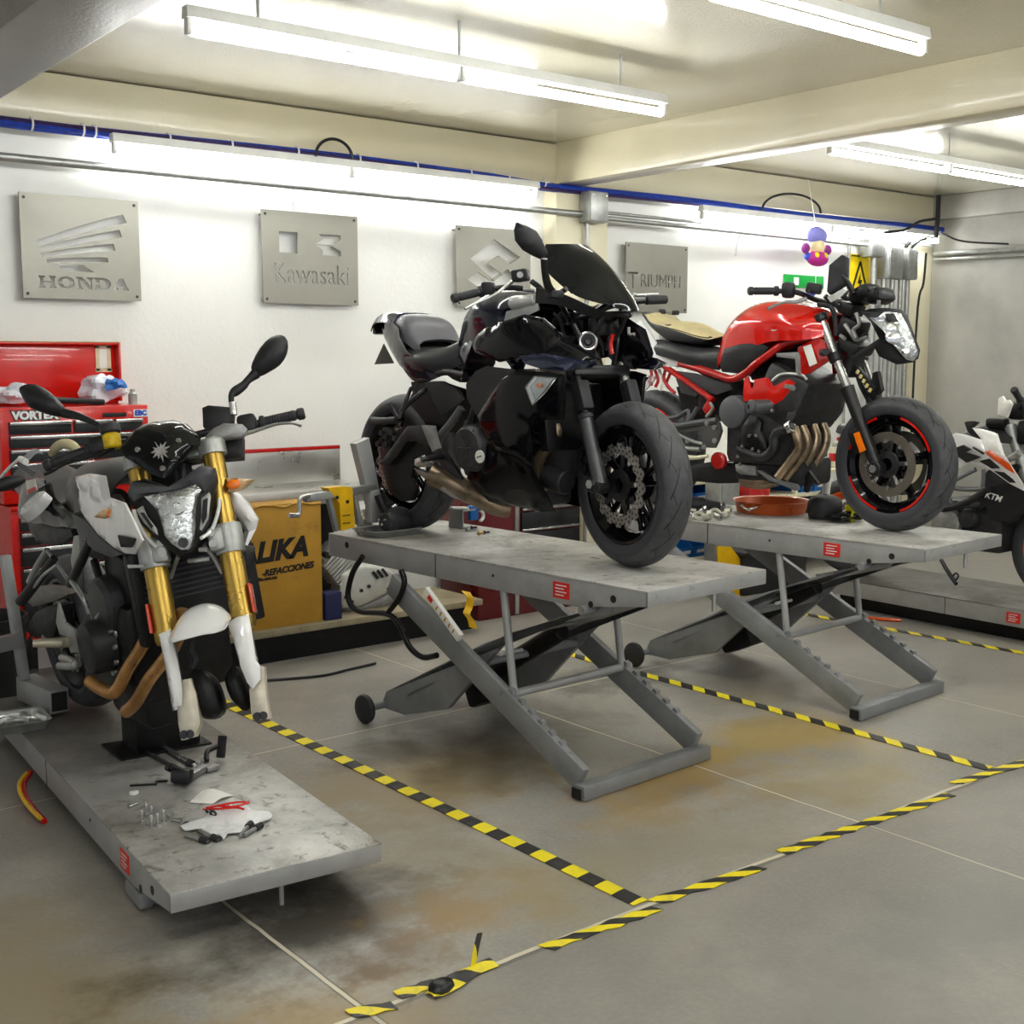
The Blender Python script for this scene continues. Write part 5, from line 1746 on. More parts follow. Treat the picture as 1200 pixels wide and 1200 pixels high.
# seat and tail
b = MB().sheet([[(x, y, z) for y, z in r] for x, r in ((-1.4, [(0, .90), (-.09, .893), (-.13, .87), (-.13, .83)]), (-1.25, [(0, .895), (-.12, .885), (-.16, .85), (-.155, .8)]), (-1.08, [(0, .86), (-.12, .85), (-.165, .81), (-.155, .76)]), (-.95, [(0, .86), (-.08, .85), (-.11, .8), (-.11, .74)]))], 4, .02, -1)
b.mirror()
b.build('seat', M['vinyl'], rd)
b = MB().pillow(tr(RD, '150 250; 220 350; 330 520; 475 600; 440 632; 300 642; 190 640; 60 560; 40 300', -.13, R2_), 1, .015, .03, .01)
both(b, 'tail_fairing', M['whitep'], rd)
MB().box((-1.5, 0, .86), (.3, .2, .08), None, .02).build('tail_tray', M['blkp'], rd)
# frame
rail = tr(RD, '470 605 -.13; 700 672 -.15; 890 735 -.17; 1010 690 -.185; 1100 610 -.19; 1210 530 -.18', None, R2_) + [RD.y(920, 402, -.15), RD.y(945, 398, -.1), RD.y(962, 400, -.05)]
b = MB().tube(rail, .019, 14)
both(b, 'frame_rail', M['redf'], rd)
b = MB().tube(tr(RD, '300 600 -.12; 380 655 -.12; 560 780 -.13; 745 910 -.15', None, R2_), .016, 12)
both(b, 'frame_rail', M['redf'], rd)
b = MB().pillow(tr(RD, '440 668; 600 690; 880 780; 900 820; 770 868; 720 850; 560 760', -.12, R2_), 1, .006, .03, .012)
both(b, 'side_cover', GREYP, rd)
b = MB().pillow(tr(RD, '430 680; 620 860; 600 880; 480 850; 440 740', -.1, R2_), 1, .006, .03, .012)
b.build('tool_cover', GREYP, rd)
b = MB().pillow(tr(RD, '600 372 -.14; 640 352 -.15; 672 338 -.13; 690 350 -.11; 716 412 -.09; 640 462 -.13; 602 468 -.15', None, R1), 1, .01, .03, .01)
both(b, 'head_plate', M['redp'], rd)
MB().pillow(tr(RD, '618 370; 645 361; 666 426; 640 438', -.158, R1), 1, .001, .02, .002).build('label_plate', M['paper'], rd, label='white data label')
MB().cyl(RD.y(964, 413, -.14), RD.y(972, 413, -.14) + V((0, -.03, 0)), .018, 14, .004).build('frame_plug', M['rub'], rd)
b = MB().pillow(tr(RD, '95 165; 124 158; 150 262; 165 262; 182 186; 300 165; 350 246; 480 180; 542 215; 500 280; 430 362; 332 422; 300 382; 140 362; 92 386; 80 300', -.19, R5), 1, .004, .02, .008)
b.build('engine_hanger', M['redp'], rd)
b = MB().pillow(tr(RD, '525 392; 600 388; 606 400; 608 460; 594 462; 590 412; 528 404', -.2, R1), 1, .002, .02, .006, h=.01)
b.build('bracket', M['alu'], rd)
b = MB().pillow(tr(RD, '450 225; 520 235; 545 265; 525 285; 440 258', -.2, R5), 1, .002, .02, .006, h=.01)
b.build('bracket', M['alu'], rd)
# engine
b = MB().box((-.66, 0, .42), (.4, .36, .3), None, .05)
b.box((-.52, 0, .62), (.26, .38, .26), (0, R(25), 0), .03)
b.box((-.62, 0, .25), (.4, .28, .14), None, .03)
eng = b.build('engine', M['dkalu'], rd)
q = RD.y(858, 483, -.2)
c_ = MB().lathe([(0, -.012), (.066, -.01), (.078, -.004), (.084, .01), (.084, .06)], q, (0, 1, 0), 32).build('generator_cover', pm('grey_engine_cover', '5b5c60', .45, .2, .08, 20), eng)
b = MB().pillow(tr(RD, '140 500; 200 510; 240 560; 230 640; 290 740; 280 850; 160 830; 40 780; 50 680; 80 560', -.2, R5), 1, .03, .04, .04)
b.build('clutch_cover', M['vdk'], eng)
for q_ in ('140 680', '205 678', '170 798', '225 815', '80 770', '40 860', '60 930', '345 460'):
    q = RD.y(860 + float(q_.split()[0]) / 7.5, 420 + float(q_.split()[1]) / 7.5, -.235)
    MB().cyl(q, q + V((0, -.01, 0)), .009, 8).build('cover_bolt', M['steel'], eng)
b = MB().pillow(tr(RD, '10 930; 190 950; 195 1030; 60 1020; 20 990', -.16, R5), 1, .01, .02, .05)
b.build('sump', M['alu'], eng)
a, c = RD.y(877, 477, -.27), RD.y(905, 476, -.17)
b = MB().lathe([(.012, 0), (.028, 0), (.034, .006), (.034, .02), (.03, .025), (.034, .03), (.034, .09), (.03, .12), (.0, .12)], a, c - a, 24)
b.build('frame_slider', pm('dark_grey_nylon', '4b4d4f', .55), rd)
MB().tube(tr(RD, '515 590; 470 620; 395 640; 355 700; 345 790; 290 855; 210 860; 100 825; 30 790', -.22, R5), [.02, .022, .024, .024, .024, .024, .022, .018, .014], 16).build('coolant_pipe', M['dkalu'], rd)
MB().lathe([(.024, -.012), (.03, -.012), (.03, .012), (.024, .012)], RD.y(926, 500, -.22), (.8, 0, .4), 18, True).build('hose_clamp', M['steel'], rd)
MB().tube(tr(RD, '340 200 -.19; 400 150 -.19; 480 135 -.19; 600 150 -.18; 640 190 -.17', None, R5), .009, 8).build('throttle_hose', M['galv'], rd)
b = MB().pillow(tr(RD, '120 100; 300 10; 520 -40; 560 60; 540 130; 470 140; 350 200; 300 165; 160 190', -.12, R5), 1, .01, .03, .03)
b.build('throttle_body', M['vdk'], rd)
# radiator across the front
b = MB().poly(trx(RD, '520 545; 640 222; 735 168; 860 180; 990 335; 962 470; 900 552; 640 602; 560 592', -.42, R5), (-.05, 0, 0), .006)
rad = b.build('radiator', pm('black_radiator_mesh', '101011', .6, 0, .3, 80, .3, 300), rd)
for px, dd in (('530 610; 558 700; 572 790; 500 900; 385 1050', -.1), ('600 600; 640 700; 640 790; 560 920; 450 1055', -.04), ('700 590; 728 700; 700 800; 620 930; 520 1060', .03), ('780 580; 815 680; 790 800; 700 930; 600 1045', .09)):
    pts = [RD.x(860 + float(q.split()[0]) / 7.5, 420 + float(q.split()[1]) / 7.5, x) for q, x in zip(px.split(';'), (-.43, -.4, -.4, -.44, -.5))]
    MB().tube(pts, .0215, 16).build('exhaust_header', M['title'], rd)
MB().tube(tr(RD, '420 1040 -.08; 330 1075 -.1; 200 1090 -.1; 80 1065 -.1', None, R5), .035, 16).build('collector', M['title'], rd)
b = MB().pillow(tr(RD, '195 985; 235 985; 360 1060; 560 1110; 575 1150; 540 1165; 440 1120; 310 1075', -.17, R5), 1, .004, .02, .012, h=.015)
b.build('lower_brace', pm('grey_brace', '77797a', .45, .3), rd)
b = MB().pillow(tr(RD, '655 985; 740 1100; 735 1115; 690 1075; 640 1180; 610 1170; 625 1040', -.1, R5), 1, .004, .02, .02, h=.015)
b.build('side_stand', M['blk'], rd)
# swingarm, footrest castings
b = MB().pillow(tr(RD, '130 400; 330 365; 470 375; 545 515; 380 520; 150 500', -.12, R3), 1, .01, .03, .05)
both(b, 'swingarm', M['blkp'], rd)
b = MB().pillow(tr(RD, '40 120; 180 118; 290 80; 370 88; 388 150; 365 220; 340 270; 262 265; 250 150; 200 150; 60 160', -.2, R3), 1, .006, .02, .02)
b.build('foot_bracket', pm('grey_bracket', '5d5d5c', .45, .4), rd)
for q_ in ('296 95', '350 125', '350 218', '158 222', '275 262'):
    q = RD.y(780 + float(q_.split()[0]) / 6, 480 + float(q_.split()[1]) / 6, -.215)
    MB().cyl(q, q + V((0, -.012, 0)), .013, 10).build('bracket_bolt', M['alu'], rd)
b = MB()
b.tube(tr(RD, '40 130 -.22; 100 180 -.22; 200 225 -.21; 260 240 -.2', None, R3), .009, 8)
b.tube(tr(RD, '60 165 -.18; 130 260 -.2; 240 280 -.2', None, R3), .012, 8)
b.build('shift_linkage', M['galv'], rd)
MB().tube(tr(RD, '105 315 -.24; 150 335 -.24; 220 338 -.23; 300 325 -.22', None, R3), [.012, .013, .011, .009], 10).build('gear_lever', pm('cream_lever', 'd6cfb4', .5), rd)
q = RD.y(841, 540, -.17)
MB().lathe([(0, -.01), (.035, -.01), (.045, 0), (.045, .02), (0, .02)], q, (0, 1, 0), 26).build('sprocket_cover', M['redf'], rd, label='red round sprocket cover')
b = MB().pillow(tr(RD, '655 980; 700 905; 745 990; 700 1050', -.17, R2_), 1, .004, .02, .02, h=.01)
b.build('red_lug', M['redf'], rd)
MB().tube(tr(RD, '720 930 -.19; 742 980 -.19; 690 1050 -.19', None, R2_), .008, 8).build('rear_brake_pipe', M['galv'], rd)
b = MB().tube(tr(RD, '330 1060 -.14; 450 1050 -.15; 540 1000 -.16; 545 1085 -.18; 620 970 -.17', None, R2_), .012, 8)
b.tube(tr(RD, '300 1080 -.16; 430 1125 -.2; 600 1100 -.2; 780 1080 -.2', None, R2_), .018, 8)
b.build('chain_guard', GREYP, rd)
wir = pm('red_wire', 'b81e28', .5)
for k, (q_) in enumerate(('230 650 -.1; 240 720 -.1; 235 790 -.1', '260 650 -.09; 290 740 -.1; 270 800 -.1', '350 660 -.1; 340 740 -.1; 400 830 -.11', '390 690 -.1; 360 780 -.1; 430 850 -.12', '300 660 -.08; 320 760 -.1; 310 830 -.1')):
    MB().tube(tr(RD, q_, None, R2_), .009, 7).build('wire_loom', wir if k < 4 else M['paper'], rd)
b = MB().pillow(tr(RD, '540 790; 760 920; 800 1000; 720 1090; 560 1060; 500 1000; 470 900; 440 800', -.06, R2_), 1, .006, .03, .1)
b.build('rear_shock_shroud', M['vdk'], rd)
MB().box((-1.02, 0, .6), (.2, .16, .2), None, .03).build('battery_box', M['vdk'], rd)
# bars, controls, clocks
grip_bar(rd, RD.y(877, 341, -.4), RD.y(912, 341, -.27), .0175)
MB().tube([RD.y(912, 341, -.27), RD.y(935, 343, -.2), RD.y(958, 352, -.1), V((-.37, 0, 1.07)), V((-.37, .12, 1.08)), V((-.42, .25, 1.12)), V((-.47, .4, 1.12))], .0125, 12).build('handlebar', M['blk'], rd)
MB().cyl(V((-.47, .28, 1.12)), V((-.48, .41, 1.12)), .018, 16, .004).build('grip', M['rub'], rd)
b = MB().box(RD.y(924, 340, -.24), (.06, .06, .075), (0, 0, R(20)), .018)
b.build('switch_gear', M['blkp'], rd)
b = MB().box(RD.y(954, 338, -.15), (.07, .06, .05), (0, R(10), R(25)), .01)
rs = b.build('brake_reservoir', M['blkp'], rd)
q = RD.y(949, 341, -.19)
MB().cyl(q, q + V((0, -.006, 0)), .01, 12).build('sight_glass', M['dkalu'], rs)
MB().tube(tr(RD, '900 362 -.34; 908 358 -.31; 920 354 -.26; 932 354 -.22; 945 350 -.18'), [.009, .007, .007, .009, .011], 10).build('brake_lever', M['alu'], rd)
b = MB()
for q_ in ('350 760 -.12; 440 780 -.1; 470 860 -.08; 480 980 -.08', '400 700 -.1; 470 760 -.06; 540 820 -.04; 520 900 -.02', '520 700 -.02; 600 740 0; 640 700 .02; 700 690 .04', '540 880 -.06; 600 930 -.04; 640 990 -.02; 700 960 0', '430 1010 -.08; 500 1060 -.06; 560 1090 -.04'):
    b.tube(tr(RD, q_, None, R6), .012, 8)
b.build('control_cables', M['rub'], rd)
b = MB()
for q_ in ('560 900 -.04; 590 980 -.03; 640 1040 -.02', '600 860 -.02; 640 930 -.02; 620 960 -.02'):
    b.tube(tr(RD, q_, None, R6), .008, 8)
b.build('silver_cables', M['galv'], rd)
b = MB().box(RD.y(1014, 345, .0), (.11, .14, .07), (0, R(-25), 0), .02)
b.box(RD.y(1032, 347, .02), (.07, .16, .07), (0, R(-25), 0), .02)
b.box(RD.y(998, 362, -.03), (.08, .12, .06), (0, R(20), 0), .014)
b.box(RD.y(1000, 385, -.02), (.1, .14, .1), (0, R(20), 0), .02)
b.build('instrument_cluster', M['vdk'], rd)
b = MB().box(RD.y(1003, 405, -.0), (.12, .16, .06), (0, R(30), 0), .015)
b.box(RD.y(1000, 425, .0), (.06, .1, .14), (0, R(20), 0), .015)
b.build('headlight_bracket', M['dkalu'], rd)
b = MB().pillow(tr(RD, '400 770; 600 640; 640 650; 410 800', -.09, R4), 1, .003, .01, .02, h=.012)
b.build('side_bracket', M['blkp'], rd)
b = MB()
for q_ in ('440 460 -.12; 460 540 -.12; 420 580 -.12; 440 640 -.12', '360 540 -.12; 400 600 -.12; 440 650 -.1; 520 630 -.1', '330 620 -.1; 360 640 -.12', '600 370 -.05; 590 430 -.05; 560 450 -.05'):
    b.tube(tr(RD, q_, None, R4), .009, 8)
b.build('bright_brackets', M['alu'], rd)
b = MB().pillow(tr(RD, '250 125 -.17; 338 52 -.12; 376 76 -.1; 372 262 -.1; 255 332 -.16; 234 310 -.18', None, R4), 1, .004, .02, .018, h=.012)
b.build('mirror', M['blkp'], rd)
MB().tube(tr(RD, '330 200 -.12; 380 250 -.09; 420 320 -.07', None, R4), .014, 10).build('mirror_stalk', M['blk'], rd)
MB().pillow(tr(RD, '235 350 -.1; 340 285 -.09; 380 300 -.08; 330 345 -.09; 260 385 -.1', None, R4), 1, .004, .02, .01, h=.012).build('bar_clamp', M['white'], rd)
# headlight hanging at the front
b = MB().pillow(tr(RD, '470 450 -.14; 540 430 -.12; 640 425 -.03; 730 432 .07; 772 478 .1; 862 722 .08; 850 780 .07; 812 808 .05; 722 822 .0; 600 765 -.06; 565 700 -.1; 600 640 -.11; 540 520 -.14', None, R4), 1, .03, .04, .035, h=.014, sgn=-1)
hl = b.build('headlight', M['blkp'], rd)
b = MB().pillow(tr(RD, '530 490 -.16; 590 495 -.15; 640 450 -.1; 738 462 .0; 792 562 .02; 856 720 .04; 858 760 .04; 830 798 .03; 790 788 .01; 700 682 -.06; 635 590 -.13', None, R4), 1, .02, .03, .02, h=.01, sgn=-1)
b.build('lens', LAMP, hl, label='clear faceted lens')
for q_, r in (('690 570', .028), ('700 625', .035), ('790 730', .018)):
    q = tr(RD, q_, -.11, R4)[0]
    MB().lathe([(0, -.004), (r * .8, -.002), (r, .004), (r * .6, .01), (0, .01)], q + V((0, -.0, 0)), (.6, -.75, .2), 20).build('reflector_bowl', M['chrome'], hl)
MB().pillow(tr(RD, '640 470 -.11; 700 462 -.06; 735 520 -.05; 680 530 -.1', None, R4), 1, .002, .01, .004, h=.01, sgn=-1).build('dark_mask', M['ink'], hl)
b = MB().pillow(tr(RD, '412 835; 455 838; 572 985; 556 1030; 530 1020', -.03, R4), 1, .004, .01, .02, h=.01)
lb = b.build('light_bar', M['blk'], rd)
for k in range(5):
    q = tr(RD, '%f %f' % (450 + k * 22, 875 + k * 32), -.048, R4)[0]
    MB().box(q, (.014, .006, .018), (0, R(30), 0)).build('led', pm('pale_led', 'd9c987', .3), lb)
b = MB().pillow(tr(RD, '580 880; 612 870; 640 1000; 610 1040; 560 1040', .03, R4), 1, .004, .01, .03, h=.012)
b.build('fender_mount', M['blkp'], rd)
MB().tube(tr(RD, '440 850 .0; 470 960 .0; 520 1060 .02; 540 1110 .02', None, R4), .012, 8).build('fender_stay', M['blk'], rd)

# loose seat lying upside down on its tail
t = thing('loose_saddle', 'loose black seat lying upside down on the tail of the red motorcycle', 'seat', RD.loc + V((0, 0, .012)), RD.ang)
top = tr(RD, '165 205 -.12; 230 285 -.14; 340 318 -.15; 480 355 -.15; 590 390 -.14; 690 410 -.12; 735 402 -.1', None, R2_)
bot = tr(RD, '162 215 -.1; 250 335 -.12; 365 430 -.13; 480 455 -.13; 600 462 -.12; 690 455 -.1; 738 412 -.09', None, R2_)
rows = [[p for p in top], [p.lerp(q, .5) + V((0, -.012, 0)) for p, q in zip(top, bot)], bot]
rows2 = [[V((p.x, -p.y, p.z)) for p in r] for r in rows[::-1]]
mid = [V((p.x, 0, p.z - .01)) for p in bot]
b = MB().sheet(rows + [mid] + rows2, 3, .006, 1)
b.build('cover', M['vinyl'], t)
bp = pm('cream_seat_base', 'cfc294', .6, 0, .12, 12)
b = MB().sheet([[V((p.x + .01, p.y * k, p.z - .012 + .05 * (1 - abs(k)) * (1 - abs(i - 3) / 4))) for i, p in enumerate(top)] for k in (1, .6, 0, -.6, -1)], 3, .004, 1)
b.build('base_shell', bp, t)
for q_ in ('325 195 .02', '435 205 .06', '375 322 -.1', '480 300 .03', '640 355 .02'):
    q = tr(RD, q_, None, R2_)[0]
    MB().box(q, (.035, .03, .025), None, .006).build('rubber_pad', M['rub'], t)

# ================================================================ WHITE AND ORANGE MOTORCYCLE AT THE RIGHT EDGE
KT = Frame((6.8, 3.47, ZT4), R(-88))
kt = thing('motorcycle', 'white and orange naked motorcycle partly cut by the right edge of the photo', 'motorcycle', KT.loc, KT.ang)
R8, RA = (1100, 420, 12), (1000, 560, 6)
wheel(kt, (0, 0, .315), 'front_wheel', wid=.115, rim=M['orange'], discs=(-1,), spokes=5, dr=.15)
wheel(kt, (-1.42, 0, .315), 'rear_wheel', wid=.15, rim=M['orange'], discs=(-1,))
for s in (-1, 1):
    b = MB().tube([(-.03, s * .1, .315), (-.2, s * .1, .72), (-.32, s * .1, 1.02)], [.026, .03, .03], 18, 3)
    b.build('fork_leg', M['galv'], kt)
MB().box((-.25, 0, .78), (.08, .26, .05), (0, R(-22), 0), .012).build('lower_yoke', M['blk'], kt)
b = MB().sheet([[(x, y, z - abs(y) * .5) for y in (-.07, -.035, 0, .035, .07)] for x, z in ((.2, .6), (.1, .66), (-.02, .68), (-.16, .64), (-.26, .56))], 3, .004)
b.build('front_mudguard', M['blkp'], kt)
b = MB().pillow(tr(KT, '675 425 -.2; 720 402 -.21; 800 420 -.22; 880 445 -.22; 905 450 -.22; 930 530 -.24; 1060 560 -.26; 1100 620 -.27; 1196 770 -.27; 1200 812 -.26; 1100 762 -.25; 1000 690 -.23; 900 622 -.22; 820 612 -.21; 745 655 -.2; 705 580 -.2; 690 470 -.2', None, R7), 1, .012, .04, .006, h=.018)
both(b, 'tank_shroud', M['whitep'], kt)
b = MB().pillow(tr(KT, '835 368 -.18; 880 372 -.18; 985 398 -.19; 1012 412 -.2; 1062 565 -.24; 930 532 -.23; 880 492 -.22; 902 450 -.2', None, R7), 1, .012, .03, .006, h=.018)
both(b, 'tank_side', M['white'], kt)
b = MB().pillow(tr(KT, '925 535 -.262; 960 528 -.262; 1095 620 -.29; 1135 690 -.29; 1085 665 -.285; 940 556 -.265', None, R7), 1, .003, .02, .005, h=.015)
b.build('orange_panel', M['orange'], kt, label='orange shroud stripe')
for q_ in ('695 520; 780 488; 835 520; 795 538; 902 572; 805 612; 742 565', '895 600; 960 585; 1040 650; 985 655', '1000 672; 1070 680; 1170 755; 1110 752', '850 500; 925 545; 920 555; 850 510'):
    MB().poly(tr(KT, q_, -.247, R7), (0, -.018, 0)).build('black_graphic', M['ink'], kt, label='black angular shroud graphic')
tk = ((-.75, [(0, .86), (-.08, .85), (-.12, .8)]), (-.6, [(0, .97), (-.11, .96), (-.16, .88)]), (-.42, [(0, 1.03), (-.12, 1.01), (-.18, .92)]), (-.28, [(0, .99), (-.1, .98), (-.15, .92)]))
b = MB().sheet([[(x, y, z) for y, z in r] for x, r in tk], 4, .006, -1)
b.mirror()
b.build('fuel_tank', M['blkp'], kt)
b = MB().sheet([[(x, y, z) for y, z in r] for x, r in ((-1.5, [(0, .98), (-.06, .97), (-.09, .93)]), (-1.1, [(0, .9), (-.1, .89), (-.13, .85)]), (-.9, [(0, .84), (-.12, .83), (-.15, .79)]), (-.72, [(0, .86), (-.08, .85), (-.11, .8)]))], 4, .02, -1)
b.mirror()
b.build('seat', M['vinyl'], kt)
b = MB().pillow(tr(KT, '780 330; 800 322; 850 320; 880 330; 840 365; 880 440; 895 460; 860 455; 800 390', -.17, R7), 1, .004, .02, .02, h=.014)
b.build('side_bracket', M['blkp'], kt)
b = MB().box((-.5, 0, .42), (.4, .3, .3), None, .04)
b.box((-.38, 0, .62), (.2, .24, .24), (0, R(15), 0), .03)
eng = b.build('engine', M['dkalu'], kt)
q = KT.y(1108, 613, -.2)
MB().lathe([(0, -.02), (.07, -.018), (.09, -.006), (.095, .03)], q, (0, 1, 0), 28).build('clutch_cover', M['alu'], eng)
q = KT.y(1134, 608, -.19)
MB().lathe([(0, -.02), (.05, -.018), (.06, .0), (.06, .03)], q, (0, 1, 0), 24).build('pump_cover', M['dkalu'], eng)
b = MB()
b.tube(tr(KT, '700 745 -.19; 780 700 -.19; 860 660 -.19', None, R7), .014, 10)
b.tube(tr(KT, '700 790 -.19; 800 800 -.19; 960 795 -.19', None, R7), .014, 10)
b.tube(tr(KT, '915 660 -.19; 915 720 -.19; 905 800 -.19', None, R7), .012, 10)
b.tube(tr(KT, '660 840 -.17; 690 900 -.17; 720 940 -.17', None, R7), .012, 10)
b.build('trellis_frame', pm('grey_trellis', '77797b', .4, .3), kt)
MB().tube(tr(KT, '620 935 -.22; 720 920 -.22; 840 870 -.22; 950 795 -.22', None, R7), .022, 12).build('exhaust_guard', M['blkp'], kt)
b = MB().pillow(tr(KT, '960 780 -.2; 1100 760 -.2; 1210 810 -.18; 1210 960 -.15; 1090 1050 -.14; 960 1010 -.16; 930 920 -.18; 880 960 -.18; 900 850 -.2', None, R7), 1, .012, .04, .02)
both(b, 'belly_guard', M['blkp'], kt)
q = tr(KT, '983 855', -.225, R7)[0]
lettering('white_lettering', 'KTM', .05, mat4(q, (1, 0, -.2), (0, 0, 1)), M['white'], kt, .002, .2, .001, label='small white lettering')
grip_bar(kt, KT.y(1188, 456, -.36), KT.y(1197, 471, -.25), .018)
b = MB().tube([KT.y(1197, 471, -.25), V((-.24, -.12, 1.13)), V((-.3, 0, 1.1)), V((-.24, .12, 1.13)), V((-.2, .36, 1.2))], .0125, 10)
b.build('handlebar', M['blk'], kt)
b = MB().box((-.3, 0, 1.1), (.1, .16, .1), None, .02)
b.box((-.2, -.08, .98), (.12, .1, .14), None, .02)
b.box((-.38, -.12, 1.03), (.12, .08, .06), None, .02)
b.build('headstock_clutter', M['vdk'], kt)
MB().tube(tr(KT, '1065 600 -.22; 1110 580 -.22; 1170 545 -.22', None, R7), .02, 10).build('radiator_cap_pipe', M['alu'], kt)
MB().tube(tr(KT, '620 580 -.14; 660 650 -.22; 722 745 -.3', None, RA), .012, 10).build('side_stand', M['blk'], kt)
MB().tube(tr(KT, '690 700 -.26; 720 670 -.27; 738 690 -.28; 720 720 -.28', None, RA), .006, 8).build('stand_hook', M['blk'], kt)
o = MB().pillow(tr(KT, '840 560 -.2; 895 530 -.2; 930 590 -.2; 985 585 -.2; 1030 640 -.2; 1000 720 -.2; 960 830 -.2; 880 805 -.2; 828 790 -.2', None, R8), 1, .015, .03, .02, h=.015).build('paper_bag', M['paper'])
o.matrix_world = KT.m
tag(o, 'crumpled white paper bag hanging on the white and orange motorcycle', 'bag')
# ================================================================ WALL PLAQUES
def curve_plate(name, w, h, depth, holes, mat, par, texts=()):
    """steel plate with real cut-outs; holes are lists of (x, y); texts are (string, size, x, y, shear, sx)"""
    cu = bpy.data.curves.new(name, 'CURVE')
    cu.dimensions = '2D'
    cu.fill_mode = 'BOTH'
    cu.extrude = depth / 2
    cu.bevel_depth = .0008
    cu.resolution_u = 4

    def poly(pts):
        s = cu.splines.new('POLY')
        s.points.add(len(pts) - 1)
        for p, q in zip(s.points, pts):
            p.co = (q[0], q[1], 0, 1)
        s.use_cyclic_u = True
    poly([(-w / 2, -h / 2), (w / 2, -h / 2), (w / 2, h / 2), (-w / 2, h / 2)])
    for q in holes:
        poly(q)
    for txt, size, x, y, shear, sxx, bold in texts:
        tc = bpy.data.curves.new('t', 'FONT')
        tc.body, tc.size, tc.shear, tc.align_x, tc.align_y, tc.offset = txt, size, shear, 'CENTER', 'CENTER', bold
        ob = bpy.data.objects.new('t', tc)
        COL.objects.link(ob)
        bpy.ops.object.select_all(action='DESELECT')
        ob.select_set(True)
        bpy.context.view_layer.objects.active = ob
        bpy.ops.object.convert(target='CURVE')
        for sp in ob.data.splines:
            s = cu.splines.new('BEZIER')
            s.bezier_points.add(len(sp.bezier_points) - 1)
            for a, b in zip(s.bezier_points, sp.bezier_points):
                for at in ('co', 'handle_left', 'handle_right'):
                    v = getattr(b, at)
                    setattr(a, at, (x + v[0] * sxx, y + v[1], 0))
                a.handle_left_type = a.handle_right_type = 'FREE'
            s.use_cyclic_u = True
            s.resolution_u = 4
        dat = ob.data
        bpy.data.objects.remove(ob)
        bpy.data.curves.remove(dat)
    ob = bpy.data.objects.new(name, cu)
    COL.objects.link(ob)
    dg = bpy.context.evaluated_depsgraph_get()
    me = bpy.data.meshes.new_from_object(ob.evaluated_get(dg))
    bpy.data.objects.remove(ob)
    me.materials.clear()
    me.materials.append(mat)
    o = bpy.data.objects.new(name, me)
    COL.objects.link(o)
    o.parent = par
    o.rotation_euler = (pi / 2, 0, 0)
    return o


def plaque(corners, label, holes=(), texts=(), size=None):
    pts = [gy(x, y, YW - .05) for x, y in corners]
    x0, x1 = (pts[0].x + pts[3].x) / 2, (pts[1].x + pts[2].x) / 2
    z1, z0 = (pts[0].z + pts[1].z) / 2, (pts[2].z + pts[3].z) / 2
    if size:
        x1 = x0 + size
    w, h = x1 - x0, z1 - z0
    t = thing('wall_plaque', label, 'wall plaque', ((x0 + x1) / 2, YW - .062, (z0 + z1) / 2), 0, 'steel plaques on the back wall')
    curve_plate('plate', w, h, .008, [[(a * w - w / 2, b * h - h / 2) for a, b in q] for q in holes], M['plaque'], t,
                [(s, sz, a * w - w / 2, b * h - h / 2, sh, sxx, bo) for s, sz, a, b, sh, sxx, bo in texts])
    for sx_ in (-1, 1):
        for sz_ in (-1, 1):
            c = V((sx_ * (w / 2 - .022), 0, sz_ * (h / 2 - .022)))
            MB().cyl(c + V((0, .061, 0)), c + V((0, .003, 0)), .007, 10).build('stand_off', M['galv'], t)
            MB().cyl(c + V((0, -.003, 0)), c + V((0, -.009, 0)), .008, 10, .002).build('screw', M['dkalu'], t)
    return t


def feather(root, tip, w0, w1, sag):
    """one cut-out feather from root to tip"""
    r, t = V(root), V(tip)
    d = (t - r)
    n = V((-d.y, d.x)).normalized()
    up, dn = [], []
    for i in range(9):
        s = i / 8
        p = r + d * s + n * (sag * 4 * s * (1 - s))
        wd = w0 + (w1 - w0) * s
        up.append(p + n * wd)
        dn.append(p - n * wd)
    return [(p.x, p.y) for p in up] + [(p.x, p.y) for p in dn[::-1]]


